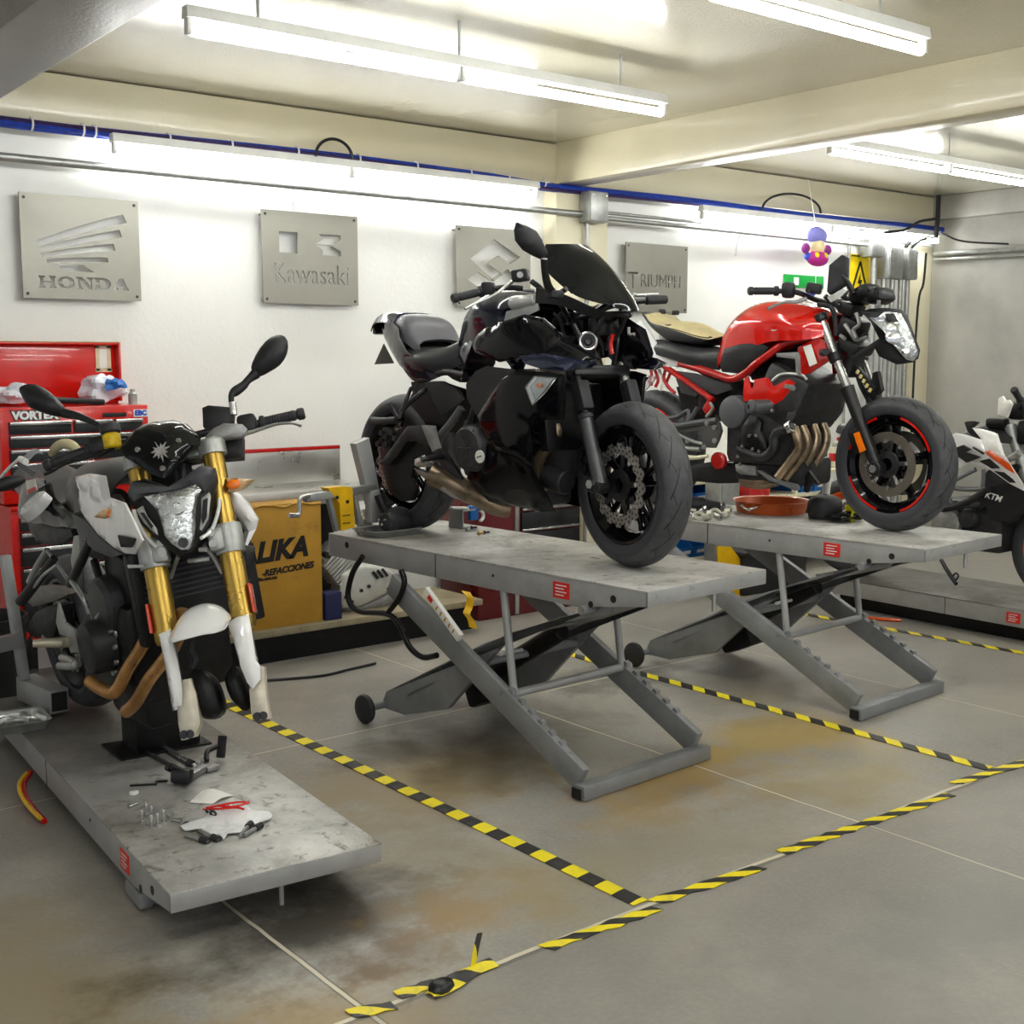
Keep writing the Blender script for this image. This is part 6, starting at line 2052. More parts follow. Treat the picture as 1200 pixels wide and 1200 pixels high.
def slab(txt, x0, x1, y0, y1):
    """heavy slab-serif capitals built as polygons"""
    out = []
    n = len(txt)
    cw = (x1 - x0) / n
    h = y1 - y0
    for i, ch in enumerate(txt):
        X = lambda a: x0 + cw * (i + .04 + a * .92)
        Y = lambda b: y0 + h * b
        P = lambda L: [(X(a), Y(b)) for a, b in L]
        s = .16
        if ch == 'H':
            out.append(P([(0, 0), (.38, 0), (.38, s), (.3, s), (.3, .4), (.7, .4), (.7, s), (.62, s), (.62, 0), (1, 0), (1, s), (.92, s), (.92, 1 - s), (1, 1 - s), (1, 1), (.62, 1), (.62, 1 - s), (.7, 1 - s), (.7, .58), (.3, .58), (.3, 1 - s), (.38, 1 - s), (.38, 1), (0, 1), (0, 1 - s), (.08, 1 - s), (.08, s), (0, s)]))
        elif ch == 'O':
            o = [(.5 + .5 * cos(a), .5 + .5 * sin(a)) for a in [2 * pi * k / 24 for k in range(24)]]
            q = [(.5 + .22 * cos(a), .5 + .32 * sin(a)) for a in [2 * pi * k / 20 for k in range(20)]]
            k = 12
            out.append(P(o[:k + 1] + [(.28, .53)] + [(.5 + .22 * cos(a), .5 + .32 * sin(a)) for a in [pi - .2 - (pi - .4) * j / 10 for j in range(11)]] + [(1, .52)]))
            out.append(P([(1, .48)] + [(.5 + .22 * cos(a), .5 + .32 * sin(a)) for a in [-.2 - (pi - .4) * j / 10 for j in range(11)]] + [(0, .47)] + o[k + 1:]))
        elif ch == 'N':
            out.append(P([(0, 0), (.36, 0), (.36, s), (.26, s), (.26, .66), (.74, 0), (.94, 0), (.94, 1 - s), (1, 1 - s), (1, 1), (.64, 1), (.64, 1 - s), (.76, 1 - s), (.76, .4), (.36, 1), (0, 1), (0, 1 - s), (.08, 1 - s), (.08, s), (0, s)]))
        elif ch == 'D':
            arc = [(.5 + .5 * cos(a), .5 + .5 * sin(a)) for a in [-pi / 2 + pi * k / 12 for k in range(13)]]
            out.append(P([(0, 0)] + arc + [(0, 1), (0, 1 - s), (.08, 1 - s), (.08, .54), (.3, .54), (.3, .82), (.46, .82), (.64, .7), (.7, .5), (.64, .3), (.46, .18), (.3, .18), (.3, .46), (.08, .46), (.08, s), (0, s)]))
        elif ch == 'A':
            out.append(P([(0, 0), (.32, 0), (.32, s), (.26, s), (.32, .3), (.66, .3), (.71, s), (.62, s), (.62, 0), (1, 0), (1, s), (.94, s), (.66, 1), (.4, 1), (.06, s), (0, s)]))
    return out


wing = [feather((.13, .52), (.88, .82), .03, .045, .012), feather((.14, .46), (.84, .67), .024, .038, .01), feather((.16, .41), (.78, .53), .022, .036, .008), feather((.2, .36), (.72, .40), .02, .026, .005),
        [(.26, .34), (.5, .34), (.6, .27), (.34, .275)]]
plaque(((22, 226), (160, 236), (164, 352), (25, 350)), 'square steel plaque with cut-out wing over HONDA lettering, leftmost on the wall', wing + slab('HONDA', .12, .9, .1, .22))
kk = [[(.17, .55), (.36, .55), (.36, .78), (.17, .78)], [(.58, .78), (.82, .78), (.82, .73), (.72, .665), (.54, .665), (.63, .73)], [(.55, .66), (.72, .66), (.82, .6), (.82, .545), (.62, .545), (.62, .6)]]
plaque(((305, 247), (416, 253), (419, 357), (307, 356)), 'square steel plaque with cut-out block K over Kawasaki lettering', kk, [('Kawasaki', .16, .5, .32, 0, .84, .004)])
ss = [[(.5, .86), (.86, .66), (.72, .56), (.56, .66), (.4, .56), (.62, .42), (.5, .34), (.18, .6)], [(.5, .12), (.14, .34), (.28, .44), (.44, .34), (.6, .44), (.68, .5), (.82, .36)]]
plaque(((532, 266), (640, 271), (642, 362), (534, 360)), 'square steel plaque with cut-out angular S, half hidden behind black motorcycle handlebar', ss, size=.6)
tt = [[(.3, .2), (.5, .14), (.7, .2), (.52, .17), (.5, .165)]]
plaque(((731, 284), (803, 289), (804, 366), (732, 366)), 'square steel plaque with cut-out TRIUMPH lettering, rightmost on the wall', tt, [('T', .17, .11, .44, 0, 1.0, .002), ('RIUMPH', .13, .56, .45, 0, .9, .002)])

# ================================================================ SMALL WALL THINGS
p = gy(1007, 328, YW - .012)
t = thing('warning_sign', 'yellow sign with black lightning triangle on the back wall', 'sign', (p.x, YW - .012, p.z))
w_ = gy(1019, 328, YW).x - gy(996, 328, YW).x
MB().box((0, 0, 0), (w_, .006, .42), bev=.001).build('plate', pm('sign_yellow', 'f2d20a', .4), t)
b = MB()
A, B, C_ = V((0, -.005, .15)), V((-.12, -.005, -.13)), V((.12, -.005, -.13))
for a, c in ((A, B), (B, C_), (C_, A)):
    b.bar(a, c, .003, .022, up=(0, 0, 1) if abs((c - a).z) < .05 else (1, 0, 0))
b.build('triangle', M['ink'], t)
MB().poly([(0.01, -.004, .06), (-.03, -.004, -.03), (0.0, -.004, -.03), (-.01, -.004, -.1), (.035, -.004, .0), (.005, -.004, .0)], (0, -.002, 0)).build('bolt_mark', M['ink'], t)
MB().box((0, -.004, .195), (w_ * .9, .002, .012)).build('top_rule', M['ink'], t)
p = gy(942, 333, YW - .012)
t = thing('exit_route_sign', 'small green sign on the wall behind the red motorcycle handlebar', 'sign', (p.x, YW - .012, p.z))
MB().box((0, 0, .02), (.5, .006, .1), bev=.001).build('plate', pm('sign_green', '17983f', .4), t)
MB().box((-.1, -.004, .02), (.06, .002, .06)).build('white_panel', M['white'], t)
p = gy(957, 292, YW - .4)
t = thing('hanging_ornament', 'colourful dangling paper ornament on a string by the wall', 'decoration', (p.x, YW - .4, p.z))
MB().cyl((0, 0, .12), (0, .1, .53), .003, 6).build('string', M['white'], t)
b = MB().ball((0, 0, .1), (.11, .05, .07))
b.build('top_tuft', pm('lilac_paper', '8f8fe0', .6), t)
MB().ball((0, 0, .02), (.08, .05, .07)).build('ball', pm('cream_paper', 'ecd9a8', .6), t)
MB().ball((0, -.01, -.07), (.12, .05, .06)).build('ruff', pm('magenta_paper', 'c0278f', .6), t)
for s in (-1, 1):
    MB().ball((s * .13, 0, .0), (.035, .03, .04)).build('pompom', pm('plum_paper', '8a2b86', .6), t)
    MB().ball((s * .1, 0, -.06), (.03, .03, .03)).build('pompom', pm('blue_paper', '3a50c8', .6), t)
    MB().ball((s * .05, -.04, -.05), (.025, .02, .025)).build('pompom', M['yel2'], t)
MB().cyl((0, 0, -.12), (0, 0, -.3), .003, 6).build('tail_string', M['white'], t)
MB().ball((0, 0, -.3), (.06, .03, .035)).build('tail_tuft', pm('violet_paper', '6a2ba0', .6), t)
MB().ball((-.05, 0, -.33), (.04, .03, .03)).build('tail_tuft', pm('navy_paper', '2a3cae', .6), t)

# ================================================================ TOOL CHEST
YC = 6.0
x0, x1 = 1.745, gy(175, 520, YC).x
zt = gy(100, 476, YC).z
zm = gy(60, 588, YC).z
zb = .26
DEP = .4
blkdr = pm('black_drawer', '26282a', .35, .2, .2, 10)
t = thing('tool_chest', 'red top tool chest with black drawers and open lid', 'tool chest', (x0, YC, zm))
W, Hc = x1 - x0, zt - zm
MB().box((W / 2, DEP / 2, Hc / 2), (W, DEP - .002, Hc), bev=.006).build('body', M['red'], t)
b = MB().box((W / 2, DEP - .01, Hc + .155), (W, .012, .31), bev=.004)
for x in (.006, W - .006):
    b.box((x, DEP - .04, Hc + .16), (.012, .06, .3), bev=.003)
b.box((W / 2, DEP - .035, Hc + .305), (W, .06, .012), bev=.003)
ld = b.build('lid', M['red'], t)
MB().box((W / 2, DEP - .035, Hc + .3125), (W, .064, .004)).build('lid_edge', pm('gold_edge', 'b08a3a', .4), ld)
q = gy(121, 420, YC + DEP - .02)
qx, qz = q.x - x0, q.z - zm
MB().box((qx, DEP - .0185, qz), (.045, .003, .1)).build('paper_label', M['paper'], ld, label='paper label taped inside lid')
tapem = pm('cream_masking_tape', 'e3d2ae', .7)
for dx, dz, sx_, sz_ in ((-.03, 0, .02, .13), (.03, 0, .02, .13), (0, .06, .08, .015), (0, -.06, .085, .018)):
    MB().box((qx + dx, DEP - .02, qz + dz), (sx_, .002, sz_)).build('masking_tape', tapem, ld)
rows = [(zt - .058, 3)]
z = zt - .058
ph = .066
for r in range(5):
    zz = Hc - .062 - r * ph
    parts_ = [(0.035, .33), (.34, .53), (.54, W - .035)] if r == 0 else [(.035, W - .035)]
    for a, c in parts_:
        d = MB().box(((a + c) / 2, -.006, zz - ph / 2), (c - a - .006, .02, ph - .008), bev=.003).build('drawer', blkdr, t)
        MB().box(((a + c) / 2, -.022, zz - .012), (c - a - .006, .016, .018), bev=.004).build('pull', M['steel'], d)
q = gy(41, 487, YC)
lettering('brand_lettering', 'VORTEX', .052, mat4((q.x - x0, -.003, q.z - zm), (1, 0, 0), (0, 0, 1)), M['white'], t, .003, 0, .003, 1.05, label='white brand lettering')
for s in (.0015,):
    lettering('lettering_edge', 'VORTEX', .052, mat4((q.x - x0, -.0012, q.z - zm), (1, 0, 0), (0, 0, 1)), M['ink'], t, .002, 0, .0075, 1.05)
q = gy(164.5, 484, YC)
st = MB().box((q.x - x0, -.002, q.z - zm), (.072, .003, .036)).build('sticker', M['white'], t, label='small white sticker with blue letters')
lettering('sticker_lettering', 'EBC', .034, mat4((q.x - x0, -.0045, q.z - zm), (1, 0, 0), (0, 0, 1)), pm('sticker_blue', '1d3fb0', .4), st, .002, 0, .002, 1.0)
q = gy(134, 486, YC)
MB().box((q.x - x0, -.003, q.z - zm), (.12, .005, .02), bev=.003).build('lid_slot', M['ink'], t)
q = gy(91, 486, YC)
MB().lathe([(.008, 0), (.014, 0), (.014, .008), (.0, .008)], (q.x - x0, -.008, q.z - zm), (0, 1, 0), 16).build('lock', M['steel'], t)
t = thing('tool_cabinet', 'red roller tool cabinet with black drawers below the top chest', 'tool cabinet', (x0 + .02, YC - .03, 0))
zc_ = zm - .012
MB().box((W / 2, DEP / 2 + .02, (zb + zc_) / 2), (W, DEP + .02, zc_ - zb), bev=.006).build('body', M['red'], t)
MB().box((W / 2, -.0, zc_ - .006), (W + .004, .02, .02), bev=.004).build('front_rail', M['red'], t)
zz = zc_ - .05
for hgt in (.07, .07, .1, .13, .15):
    d = MB().box((W / 2, -.004, zz - hgt / 2), (W - .075, .02, hgt - .008), bev=.003).build('drawer', blkdr, t)
    MB().box((W / 2, -.02, zz - .014), (W - .08, .016, .02), bev=.004).build('pull', M['steel'], d)
    zz -= hgt
for x in (.08, W - .08):
    for y in (.06, DEP - .05):
        MB().lathe([(0, -.02), (.055, -.02), (.06, 0), (.055, .02), (0, .02)], (x, y, .062), (1, 0, 0), 20).build('caster', M['rub'], t)
        MB().box((x, y, .18), (.05, .05, .18), bev=.004).build('caster_fork', M['vdk'], t)


def crumple(name, pts_fn, mat, label, cat, amp=.02, n=14, parent=None, seed=1, rad=(.1, .06, .05), c=(0, 0, 0)):
    """soft crumpled lump"""
    rnd = random.Random(seed)
    b = MB().ball(c, 1.0, None, n * 2, n)
    ph = [rnd.random() * 6 for _ in range(9)]
    cc = V(c)
    for v in b.b.verts:
        d = v.co - cc
        f = 1 + amp * (sin(d.x * 4 + ph[0]) * sin(d.y * 4.5 + ph[1]) + .6 * sin(d.z * 5 + ph[2] + d.x * 3) + .35 * sin(d.y * 8 + ph[3]) * sin(d.x * 7 + ph[4]))
        v.co = cc + V((d.x * rad[0] * f, d.y * rad[1] * f, max(d.z, -.75) * rad[2] * f))
    o = b.build(name, mat, parent, 25)
    if parent is None:
        tag(o, label, cat)
    return o


bagm = pm('thin_white_plastic', 'dfe4ec', .25, 0, .06, 30, .4, 25)
p = gy(122, 465, YC + .2)
crumple('plastic_bag', None, bagm, 'white and blue plastic bag lying open on top of the red tool chest', 'bag', .28, 14, None, 2, (.1, .08, .07), (p.x - .01, YC + .18, zt + .078))
bl = crumple('blue_print', None, M['blue'], '', '', .25, 8, bpy.data.objects['plastic_bag'], 8, (.05, .03, .03), (p.x + .02, YC + .1, zt + .1))
p = gy(18, 470, YC + .2)
crumple('plastic_bag', None, bagm, 'clear plastic bag at the left end of the tool chest top', 'bag', .25, 12, None, 3, (.1, .1, .05), (p.x, YC + .2, zt + .055))
p = gy(92, 470, YC + .15)
o = MB().box((0, 0, .02), (.26, .08, .03), (0, R(4), R(8)), .008).build('tool_case', M['blk'])
o.location = (p.x - .04, YC + .06, zt + .004)
tag(o, 'flat black tool case lying on the tool chest beside the bags', 'case')
p = gy(160, 470, YC + .2)
o = MB().lathe([(0, 0), (.022, 0), (.022, .05), (.012, .06), (.012, .075), (0, .075)], (0, 0, 0), (0, 0, 1), 16).build('small_bottle', M['galv'])
o.location = (x1 - .045, YC + .08, zt + .002)
tag(o, 'small grey bottle on the right corner of the tool chest', 'bottle')
p = gy(-4, 730, 5.75)
t = thing('waste_bin', 'black round waste bin beside the red cabinet at the left edge', 'bin', (p.x - .06, 5.7, 0))
MB().lathe([(0, 0), (.15, 0), (.17, .42), (.18, .43), (.18, .46), (.165, .46), (.14, .02), (0, .02)], (0, 0, 0), (0, 0, 1), 28).build('body', M['blkp'], t)
MB().tube([(.175, 0, .42), (.2, 0, .36), (.17, 0, .3)], .008, 8).build('side_handle', M['blkp'], t)

# ================================================================ WORKBENCH
xb0, xb1 = 2.56, gy(438, 560, 6.0).x
zbt = .885
t = thing('workbench', 'long stainless steel workbench with red trimmed splashback along the back wall', 'workbench', (xb0, 6.0, 0))
Lb = xb1 - xb0
MB().box((Lb / 2, .19, zbt - .015), (Lb, .4, .03), bev=.004).build('worktop', M['stainless'], t)
MB().box((Lb / 2, -.005, zbt - .045), (Lb, .02, .085), bev=.008).build('front_edge', M['stainless'], t)
MB().box((Lb / 2, .375, zbt + .09), (Lb, .012, .19), bev=.003).build('splashback', M['stainless'], t)
MB().box((Lb / 2, .375, zbt + .195), (Lb, .02, .022), bev=.004).build('red_trim', M['redf'], t)
for x in (.06, Lb - .62):
    for y in (.04, .34):
        MB().box((x, y, .52), (.04, .04, .662), bev=.004).build('leg', M['galv'], t)
MB().box((Lb / 2, .375, .53), (Lb - .1, .012, .62)).build('under_bench_shade', M['vdk'], t)  # dark sheet standing in for the shade under the bench
o = MB().box((0, 0, 0), (1.84, .52, .035), bev=.004).build('shelf_board', M['wood'])
o.location = (3.45, 6.0, .17)
tag(o, 'long worn timber board shelf low under the workbench', 'shelf')
MB().box((0, .0, -.094), (1.78, .38, .15)).build('shade_block', M['vdk'], o)  # added black box in place of the shaded floor below the board
ZS = .1885
# ochre parts carton
yb = 5.79
a, c = gy(378, 700, yb), gy(262, 700, yb)
zt_ = gy(340, 590, yb).z
t = thing('parts_carton', 'tall ochre cardboard carton with black ITALIKA lettering on the low shelf', 'box', ((a.x + c.x) / 2, yb, ZS))
wc = a.x - c.x
MB().box((0, .09, (zt_ - ZS) / 2), (wc, .18, zt_ - ZS), bev=.003).build('carton', M['card'], t)
MB().sheet([[(-wc / 2 + wc * i / 8, .0 - .01 * j, (zt_ - ZS) - .008 + .012 * sin(i * 2.3) * j) for j in (0, 1)] for i in range(9)], 2, .003).build('torn_flap', M['card'], t)
q = gy(332, 664, yb)
lettering('carton_lettering', 'ITALIKA', .145, mat4((q.x - (a.x + c.x) / 2 - .12, -.002, gy(330, 646, yb).z - ZS), (1, 0, .04), (0, 0, 1)), M['ink'], t, .002, .28, .007, 1.0, label='bold black carton lettering')
q = gy(337, 662, yb)
lettering('carton_lettering', '-REFACCIONES', .046, mat4((q.x - (a.x + c.x) / 2, -.002, gy(338, 667, yb).z - ZS), (1, 0, .06), (0, 0, 1)), M['ink'], t, .002, .28, .002, .98)
q = gy(305, 670, yb)
lettering('carton_lettering', 'www.italika.com.mx', .026, mat4((q.x - (a.x + c.x) / 2, -.002, gy(310, 674, yb).z - ZS - .02), (1, 0, .02), (0, 0, 1)), M['ink'], t, .002, .1, .001, .9)
a, c = gy(378, 700, 5.8), gy(397, 700, 5.8)
o = MB().box((0, .0, .075), (c.x - a.x + .0, .09, .15), bev=.003).build('small_box', M['dkblue'])
o.location = ((a.x + c.x) / 2 + .004, 5.82, ZS)
tag(o, 'small navy blue box between the ochre carton and the bare engine', 'box')
# bare engine on the shelf
pe = gy(428, 690, 5.98)
t = thing('bare_engine', 'bare silver single cylinder engine lying on the low shelf', 'engine', (pe.x, 5.98, ZS + .034))
EN = Frame((pe.x, 5.98, ZS + .034), 0)
b = MB().pillow([EN.y(x, y, -.1) for x, y in ((400, 672), (420, 662), (440, 662), (458, 668), (466, 680), (462, 690), (440, 702), (418, 712), (402, 712), (398, 700))], 1, .03, .04, .1, h=.014)
cs = b.build('crankcase', pm('silver_cast_case', 'c9c9c4', .4, .4, .1, 12), t)
for k in range(3):
    q0, q1 = EN.y(437 + k * 5.5, 670 - k * 1.5, -.135), EN.y(443 + k * 5.5, 678 - k * 1.5, -.135)
    MB().bar(q0, q1, .012, .012, up=(0, 1, 0)).build('slot', M['ink'], cs)
for q_ in ((405, 700), (432, 687), (423, 692), (455, 690), (412, 705)):
    q = EN.y(*q_, -.13)
    MB().cyl(q, q + V((0, -.01, 0)), .01, 10).build('case_bolt', M['dkalu'], cs)
b = MB().pillow([EN.y(x, y, -.06) for x, y in ((398, 700), (420, 712), (445, 702), (462, 692), (466, 702), (450, 714), (410, 718), (396, 712))], 1, .01, .03, .14, h=.014)
b.build('lower_case', M['alu'], t)
c0, c1 = EN.y(405, 676, -.03), EN.y(381, 645, -.03)
d = (c1 - c0).normalized()
m_ = rotm(d)
for k in range(8):
    b = MB().box(c0 + d * (.03 + k * .021), (.17, .15, .007), m_, .002)
    b.build('cooling_fin', pm('pale_fin_alloy', 'cfcfca', .45, .3), t)
MB().box(c0 + d * .1, (.12, .11, .2), m_, .01).build('cylinder', M['alu'], t)
MB().box(c0 + d * .2, (.13, .12, .04), m_, .01).build('head', M['galv'], t)
q = EN.y(385, 651, -.12)
MB().cyl(q, q + V((0, .05, 0)), .018, 14).build('port', M['ink'], t)

# yellow guard, vise and crank of the middle lift
LF2 = Frame((2.965, 2.965, 0), R2)
t = thing('wheel_vise', 'grey wheel vise with crank and yellow guard at the rear of the middle lift', 'vise', (2.965, 2.965, ZT2), R2)
LV = Frame((2.965, 2.965, ZT2), R2)
u = 1.8
b = MB().poly([LV.y(x, y, u) for x, y in ((417, 520), (433, 513), (447, 584), (447, 598), (436, 598))], (0, .05, 0), .004)
b.build('jaw_post', M['lift'], t)
b = MB().pillow([LV.y(x, y, u - .02) for x, y in ((384, 572), (402, 570), (413, 571), (416, 618), (400, 622), (398, 590))], 1, .004, .02, .06, h=.02, sgn=-1)
yg = b.build('yellow_guard', M['yel'], t, label='yellow printed guard')
for q_ in ((407, 588), (395, 583)):
    q = LV.y(*q_, u - .027)
    MB().cyl(q, q + V((0, -.004, 0)), .008, 12).build('guard_hole', M['ink'], yg)
for k in range(2):
    q = LV.y(406, 604 + k * 9, u - .027)
    MB().box(q, (.04, .003, .004)).build('print_line', M['ink'], yg)
MB().bar(LV.y(384, 580, u), LV.y(394, 622, u), .02, .03, .003, up=(0, 1, 0)).build('side_bar', M['liftd'], t)
MB().bar(LV.y(414, 575, u), LV.y(421, 614, u), .02, .03, .003, up=(0, 1, 0)).build('side_bar', M['liftd'], t)
MB().bar(LV.y(357, 584, u), LV.y(440, 571, u), .035, .04, .004, up=(0, 1, 0)).build('cross_bar', M['galv'], t)
MB().bar(LV.y(436, 574, u), LV.y(437, 612, u), .05, .05, .004, up=(0, 1, 0)).build('short_post', M['lift'], t)
MB().tube([LV.y(x, y, u - .02) for x, y in ((362, 581), (354, 583), (351, 586), (351, 600), (348, 604), (339, 604))], .011, 10, 3).build('crank_handle', M['steel'], t)

t = thing('wheel_vise', 'grey square tube wheel vise on the low left lift', 'vise', (1.5, 4.9, ZT1), 0)
V1 = Frame((1.5, 4.9, ZT1), 0)
a, c = gz(70, 836, ZT1), gz(50, 795, ZT1)
a = V1.i @ gz(70, 836, ZT1 + .01)
c = a + V((-.03, .32, 0))
b = MB().bar(a + V((0, 0, .05)), c + V((0, 0, .05)), .085, .1, .006)
jb = b.build('jaw_tube', M['lift'], t)
MB().box(a + V((0, -.002, .05)), (.062, .004, .076)).build('open_end', M['ink'], jb)
MB().bar(c + V((-.03, -.08, .1)), c + V((-.07, -.04, .62)), .04, .045, .005, up=(0, 1, 0)).build('jaw_post', M['lift'], t)
MB().bar(c + V((-.03, -.08, .27)), c + V((-.4, -.1, .24)), .05, .06, .005).build('cross_bar', M['lift'], t)
MB().bar(c + V((-.24, -.1, .24)), c + V((-.2, -.1, .0)), .05, .06, .005, up=(0, 1, 0)).build('short_post', M['lift'], t)


# ================================================================ THINGS ON THE LIFTS
def tray(name, c, L, W_, rz, label, h=.03, mat=None):
    t = thing(name, label, 'tray', c, rz)
    b = MB()
    prof = []
    n = 8

    def ring(l, w, r, z):
        o = []
        for cx_, cy_, a0 in ((l / 2 - r, w / 2 - r, 0), (-l / 2 + r, w / 2 - r, pi / 2), (-l / 2 + r, -w / 2 + r, pi), (l / 2 - r, -w / 2 + r, 1.5 * pi)):
            for k in range(n + 1):
                a = a0 + pi / 2 * k / n
                o.append(V((cx_ + r * cos(a), cy_ + r * sin(a), z)))
        return o
    rs = [ring(L - .03, W_ - .03, .02, .001), ring(L - .008, W_ - .008, .03, h * .9), ring(L + .012, W_ + .012, .035, h), ring(L + .012, W_ + .012, .035, h - .003), ring(L - .002, W_ - .002, .03, h * .85 - .002), ring(L - .03, W_ - .03, .02, .0)]
    b.rings([rs[0], rs[1], rs[2]], False, False)
    b.rings([rs[3], rs[4], rs[5]], False, False)
    b.rings([rs[2], rs[3]], False, False)
    for r_, fl in ((rs[0], 0), (rs[5], 1)):
        b.b.faces.new([b.b.verts.new(p) for p in (r_ if not fl else r_[::-1])])
    bmesh.ops.remove_doubles(b.b, verts=b.b.verts[:], dist=1e-5)
    b.build('dish', mat or M['galv'], t)
    return t


p = gz(459, 625, ZT2)
tray('parts_tray', (p.x - .03, p.y - .01, ZT2 + .001), .26, .2, R(2), 'shallow steel tray holding a black part on the middle lift', .03)
TR2 = (p.x, p.y, ZT2)
t = thing('black_part', 'round black plastic housing lying in the tray on the middle lift', 'motorcycle part', (p.x - .015, p.y - .05, ZT2 + .004), R(10))
MB().lathe([(0, -.07), (.035, -.07), (.045, -.06), (.058, -.01), (.06, .04), (.05, .07), (0, .075)], (0, 0, .062), (1, .12, 0), 28).build('housing', M['rub'], t)
MB().box((-.05, -.03, .05), (.06, .05, .05), None, .012).build('lug', M['rub'], t)
for k in range(4):
    MB().cyl((-.06, -.03 + .02 * k, .05 + .02 * (k % 2)), (-.075, -.035 + .02 * k, .05 + .02 * (k % 2)), .006, 8).build('screw', M['steel'], t)
MB().tube([(-.03, .02, .09), (-.05, .03, .14), (-.06, .04, .18)], .022, 12).build('hose_elbow', M['blk'], t)
crumple('foil_scrap', None, pm('silver_scrap', 'c9c6bb', .35, .4, .2, 40), 'crumpled silvery plastic scrap behind the tray on the middle lift', 'scrap', .3, 10, None, 4, (.04, .03, .045), (p.x - .05, p.y + .16, ZT2 + .036))
b = MB()
o = MB().lathe([(.012, -.004), (.018, -.004), (.018, .004), (.012, .004)], (0, 0, .019), (1, .3, 0), 18, True).build('key_ring', M['steel'])
q = gz(425, 628, ZT2)
o.location = (q.x, q.y, ZT2)
tag(o, 'steel ring standing at the left corner of the tray on the middle lift', 'ring')
q = gz(536, 620, ZT2)
t = thing('clamp_block', 'open grey steel box with a blue clamp behind the exhaust on the middle lift', 'clamp', (q.x + .05, q.y + .03, ZT2), R(5))
b = MB()
b.box((0, 0, .004), (.08, .1, .008))
b.box((0, 0, .086), (.08, .1, .008))
b.box((-.038, 0, .045), (.006, .1, .082))
b.box((.038, .045, .045), (.006, .01, .082))
b.build('box_frame', M['lift'], t)
MB().box((.04, -.03, .07), (.05, .03, .07), None, .006).build('blue_body', M['blue'], t)
MB().lathe([(.018, -.006), (.028, -.006), (.028, .006), (.018, .006)], (.085, -.03, .05), (0, 1, 0), 20, True, -pi / 2, pi / 2).build('hook', M['white'], t)
MB().box((-.05, -.03, .1), (.1, .04, .01), (0, R(5), 0), .002).build('strap', M['white'], t)
BR = pm('brass', 'b98b3c', .3, .8)
for k, (px, py, m_, lab) in enumerate(((549, 623, M['galv'], 'grey bolt lying beside the clamp block on the middle lift'), (563, 627, BR, 'brass fitting lying on the middle lift'), (569, 626, M['blk'], 'black nut beside the brass fitting on the middle lift'), (554, 620, M['blk'], 'black screw between the clamp block and the brass fitting'))):
    q = gz(px, py, ZT2)
    o = MB().lathe([(0, 0), (.009, 0), (.009, .007), (.005, .007), (.005, .03), (0, .03)], (-.012, 0, .009), (1, .4 - k * .3, 0), 8).build('bolt' if k in (0, 3) else ('fitting' if k == 1 else 'nut'), m_)
    o.location = (q.x, q.y, ZT2)
    tag(o, lab, 'fastener')

# far lift
q = gz(907, 600, ZT3)
t = thing('drain_pan', 'round orange metal oil pan on the far raised lift', 'pan', (q.x, q.y + .02, ZT3), 0)
pr = [(0, .002), (.168, .002), (.188, .06), (.2, .064), (.202, .06), (.192, .054), (.176, -.0), (0, -.0)]
MB().lathe(pr, (0, 0, .001), (0, 0, 1), 44).build('dish', pm('orange_enamel', 'c2561d', .3, .1, .1, 6, coat=.3), t)
MB().lathe([(0, .012), (.17, .012)], (0, 0, .001), (0, 0, 1), 40).build('waste_oil', pm('dark_oil', '3a2416', .05, 0, .1), t)
MB().tube([(-.18, -.06, .045), (-.215, -.03, .03), (-.2, .03, .045)], .007, 8).build('wire_handle', M['steel'], t)
q = gz(972, 608, ZT3)
t = thing('seat_cushion', 'round black cushion shaped cover resting behind the red motorcycle front tyre', 'cover', (q.x, q.y + .03, ZT3 + .004))
MB().lathe([(0, .115), (.04, .114), (.07, .1), (.085, .08), (.088, .04), (.08, .0), (0, 0)], (0, 0, 0), (0, 0, 1), 24).build('body', M['rub'], t)
MB().tube([(.03, .02, .11), (.05, .03, .16), (.08, .04, .19)], .02, 10).build('pale_handle', M['paper'], t)
rnd = random.Random(11)
crumple('plastic_sheet', None, M['gloss'], 'crumpled black plastic sheet under the round black cover on the far lift', 'sheet', .3, 12, None, 6, (.11, .05, .022), (q.x - .01, q.y - .11, ZT3 + .022))
q = gz(995, 611, ZT3)
crumple('rag', None, M['yel2'], 'bright yellow rag tucked under the red motorcycle front tyre', 'rag', .35, 12, None, 9, (.05, .032, .045), (q.x + .035, q.y, ZT3 + .046))
q = gz(1029, 617, ZT3)
crumple('paper_scrap', None, pm('pale_yellow_paper', 'd9d596', .8), 'small pale yellow paper scrap on the deck in front of the red motorcycle', 'scrap', .3, 8, None, 12, (.022, .014, .016), (q.x, q.y, ZT3 + .0125))
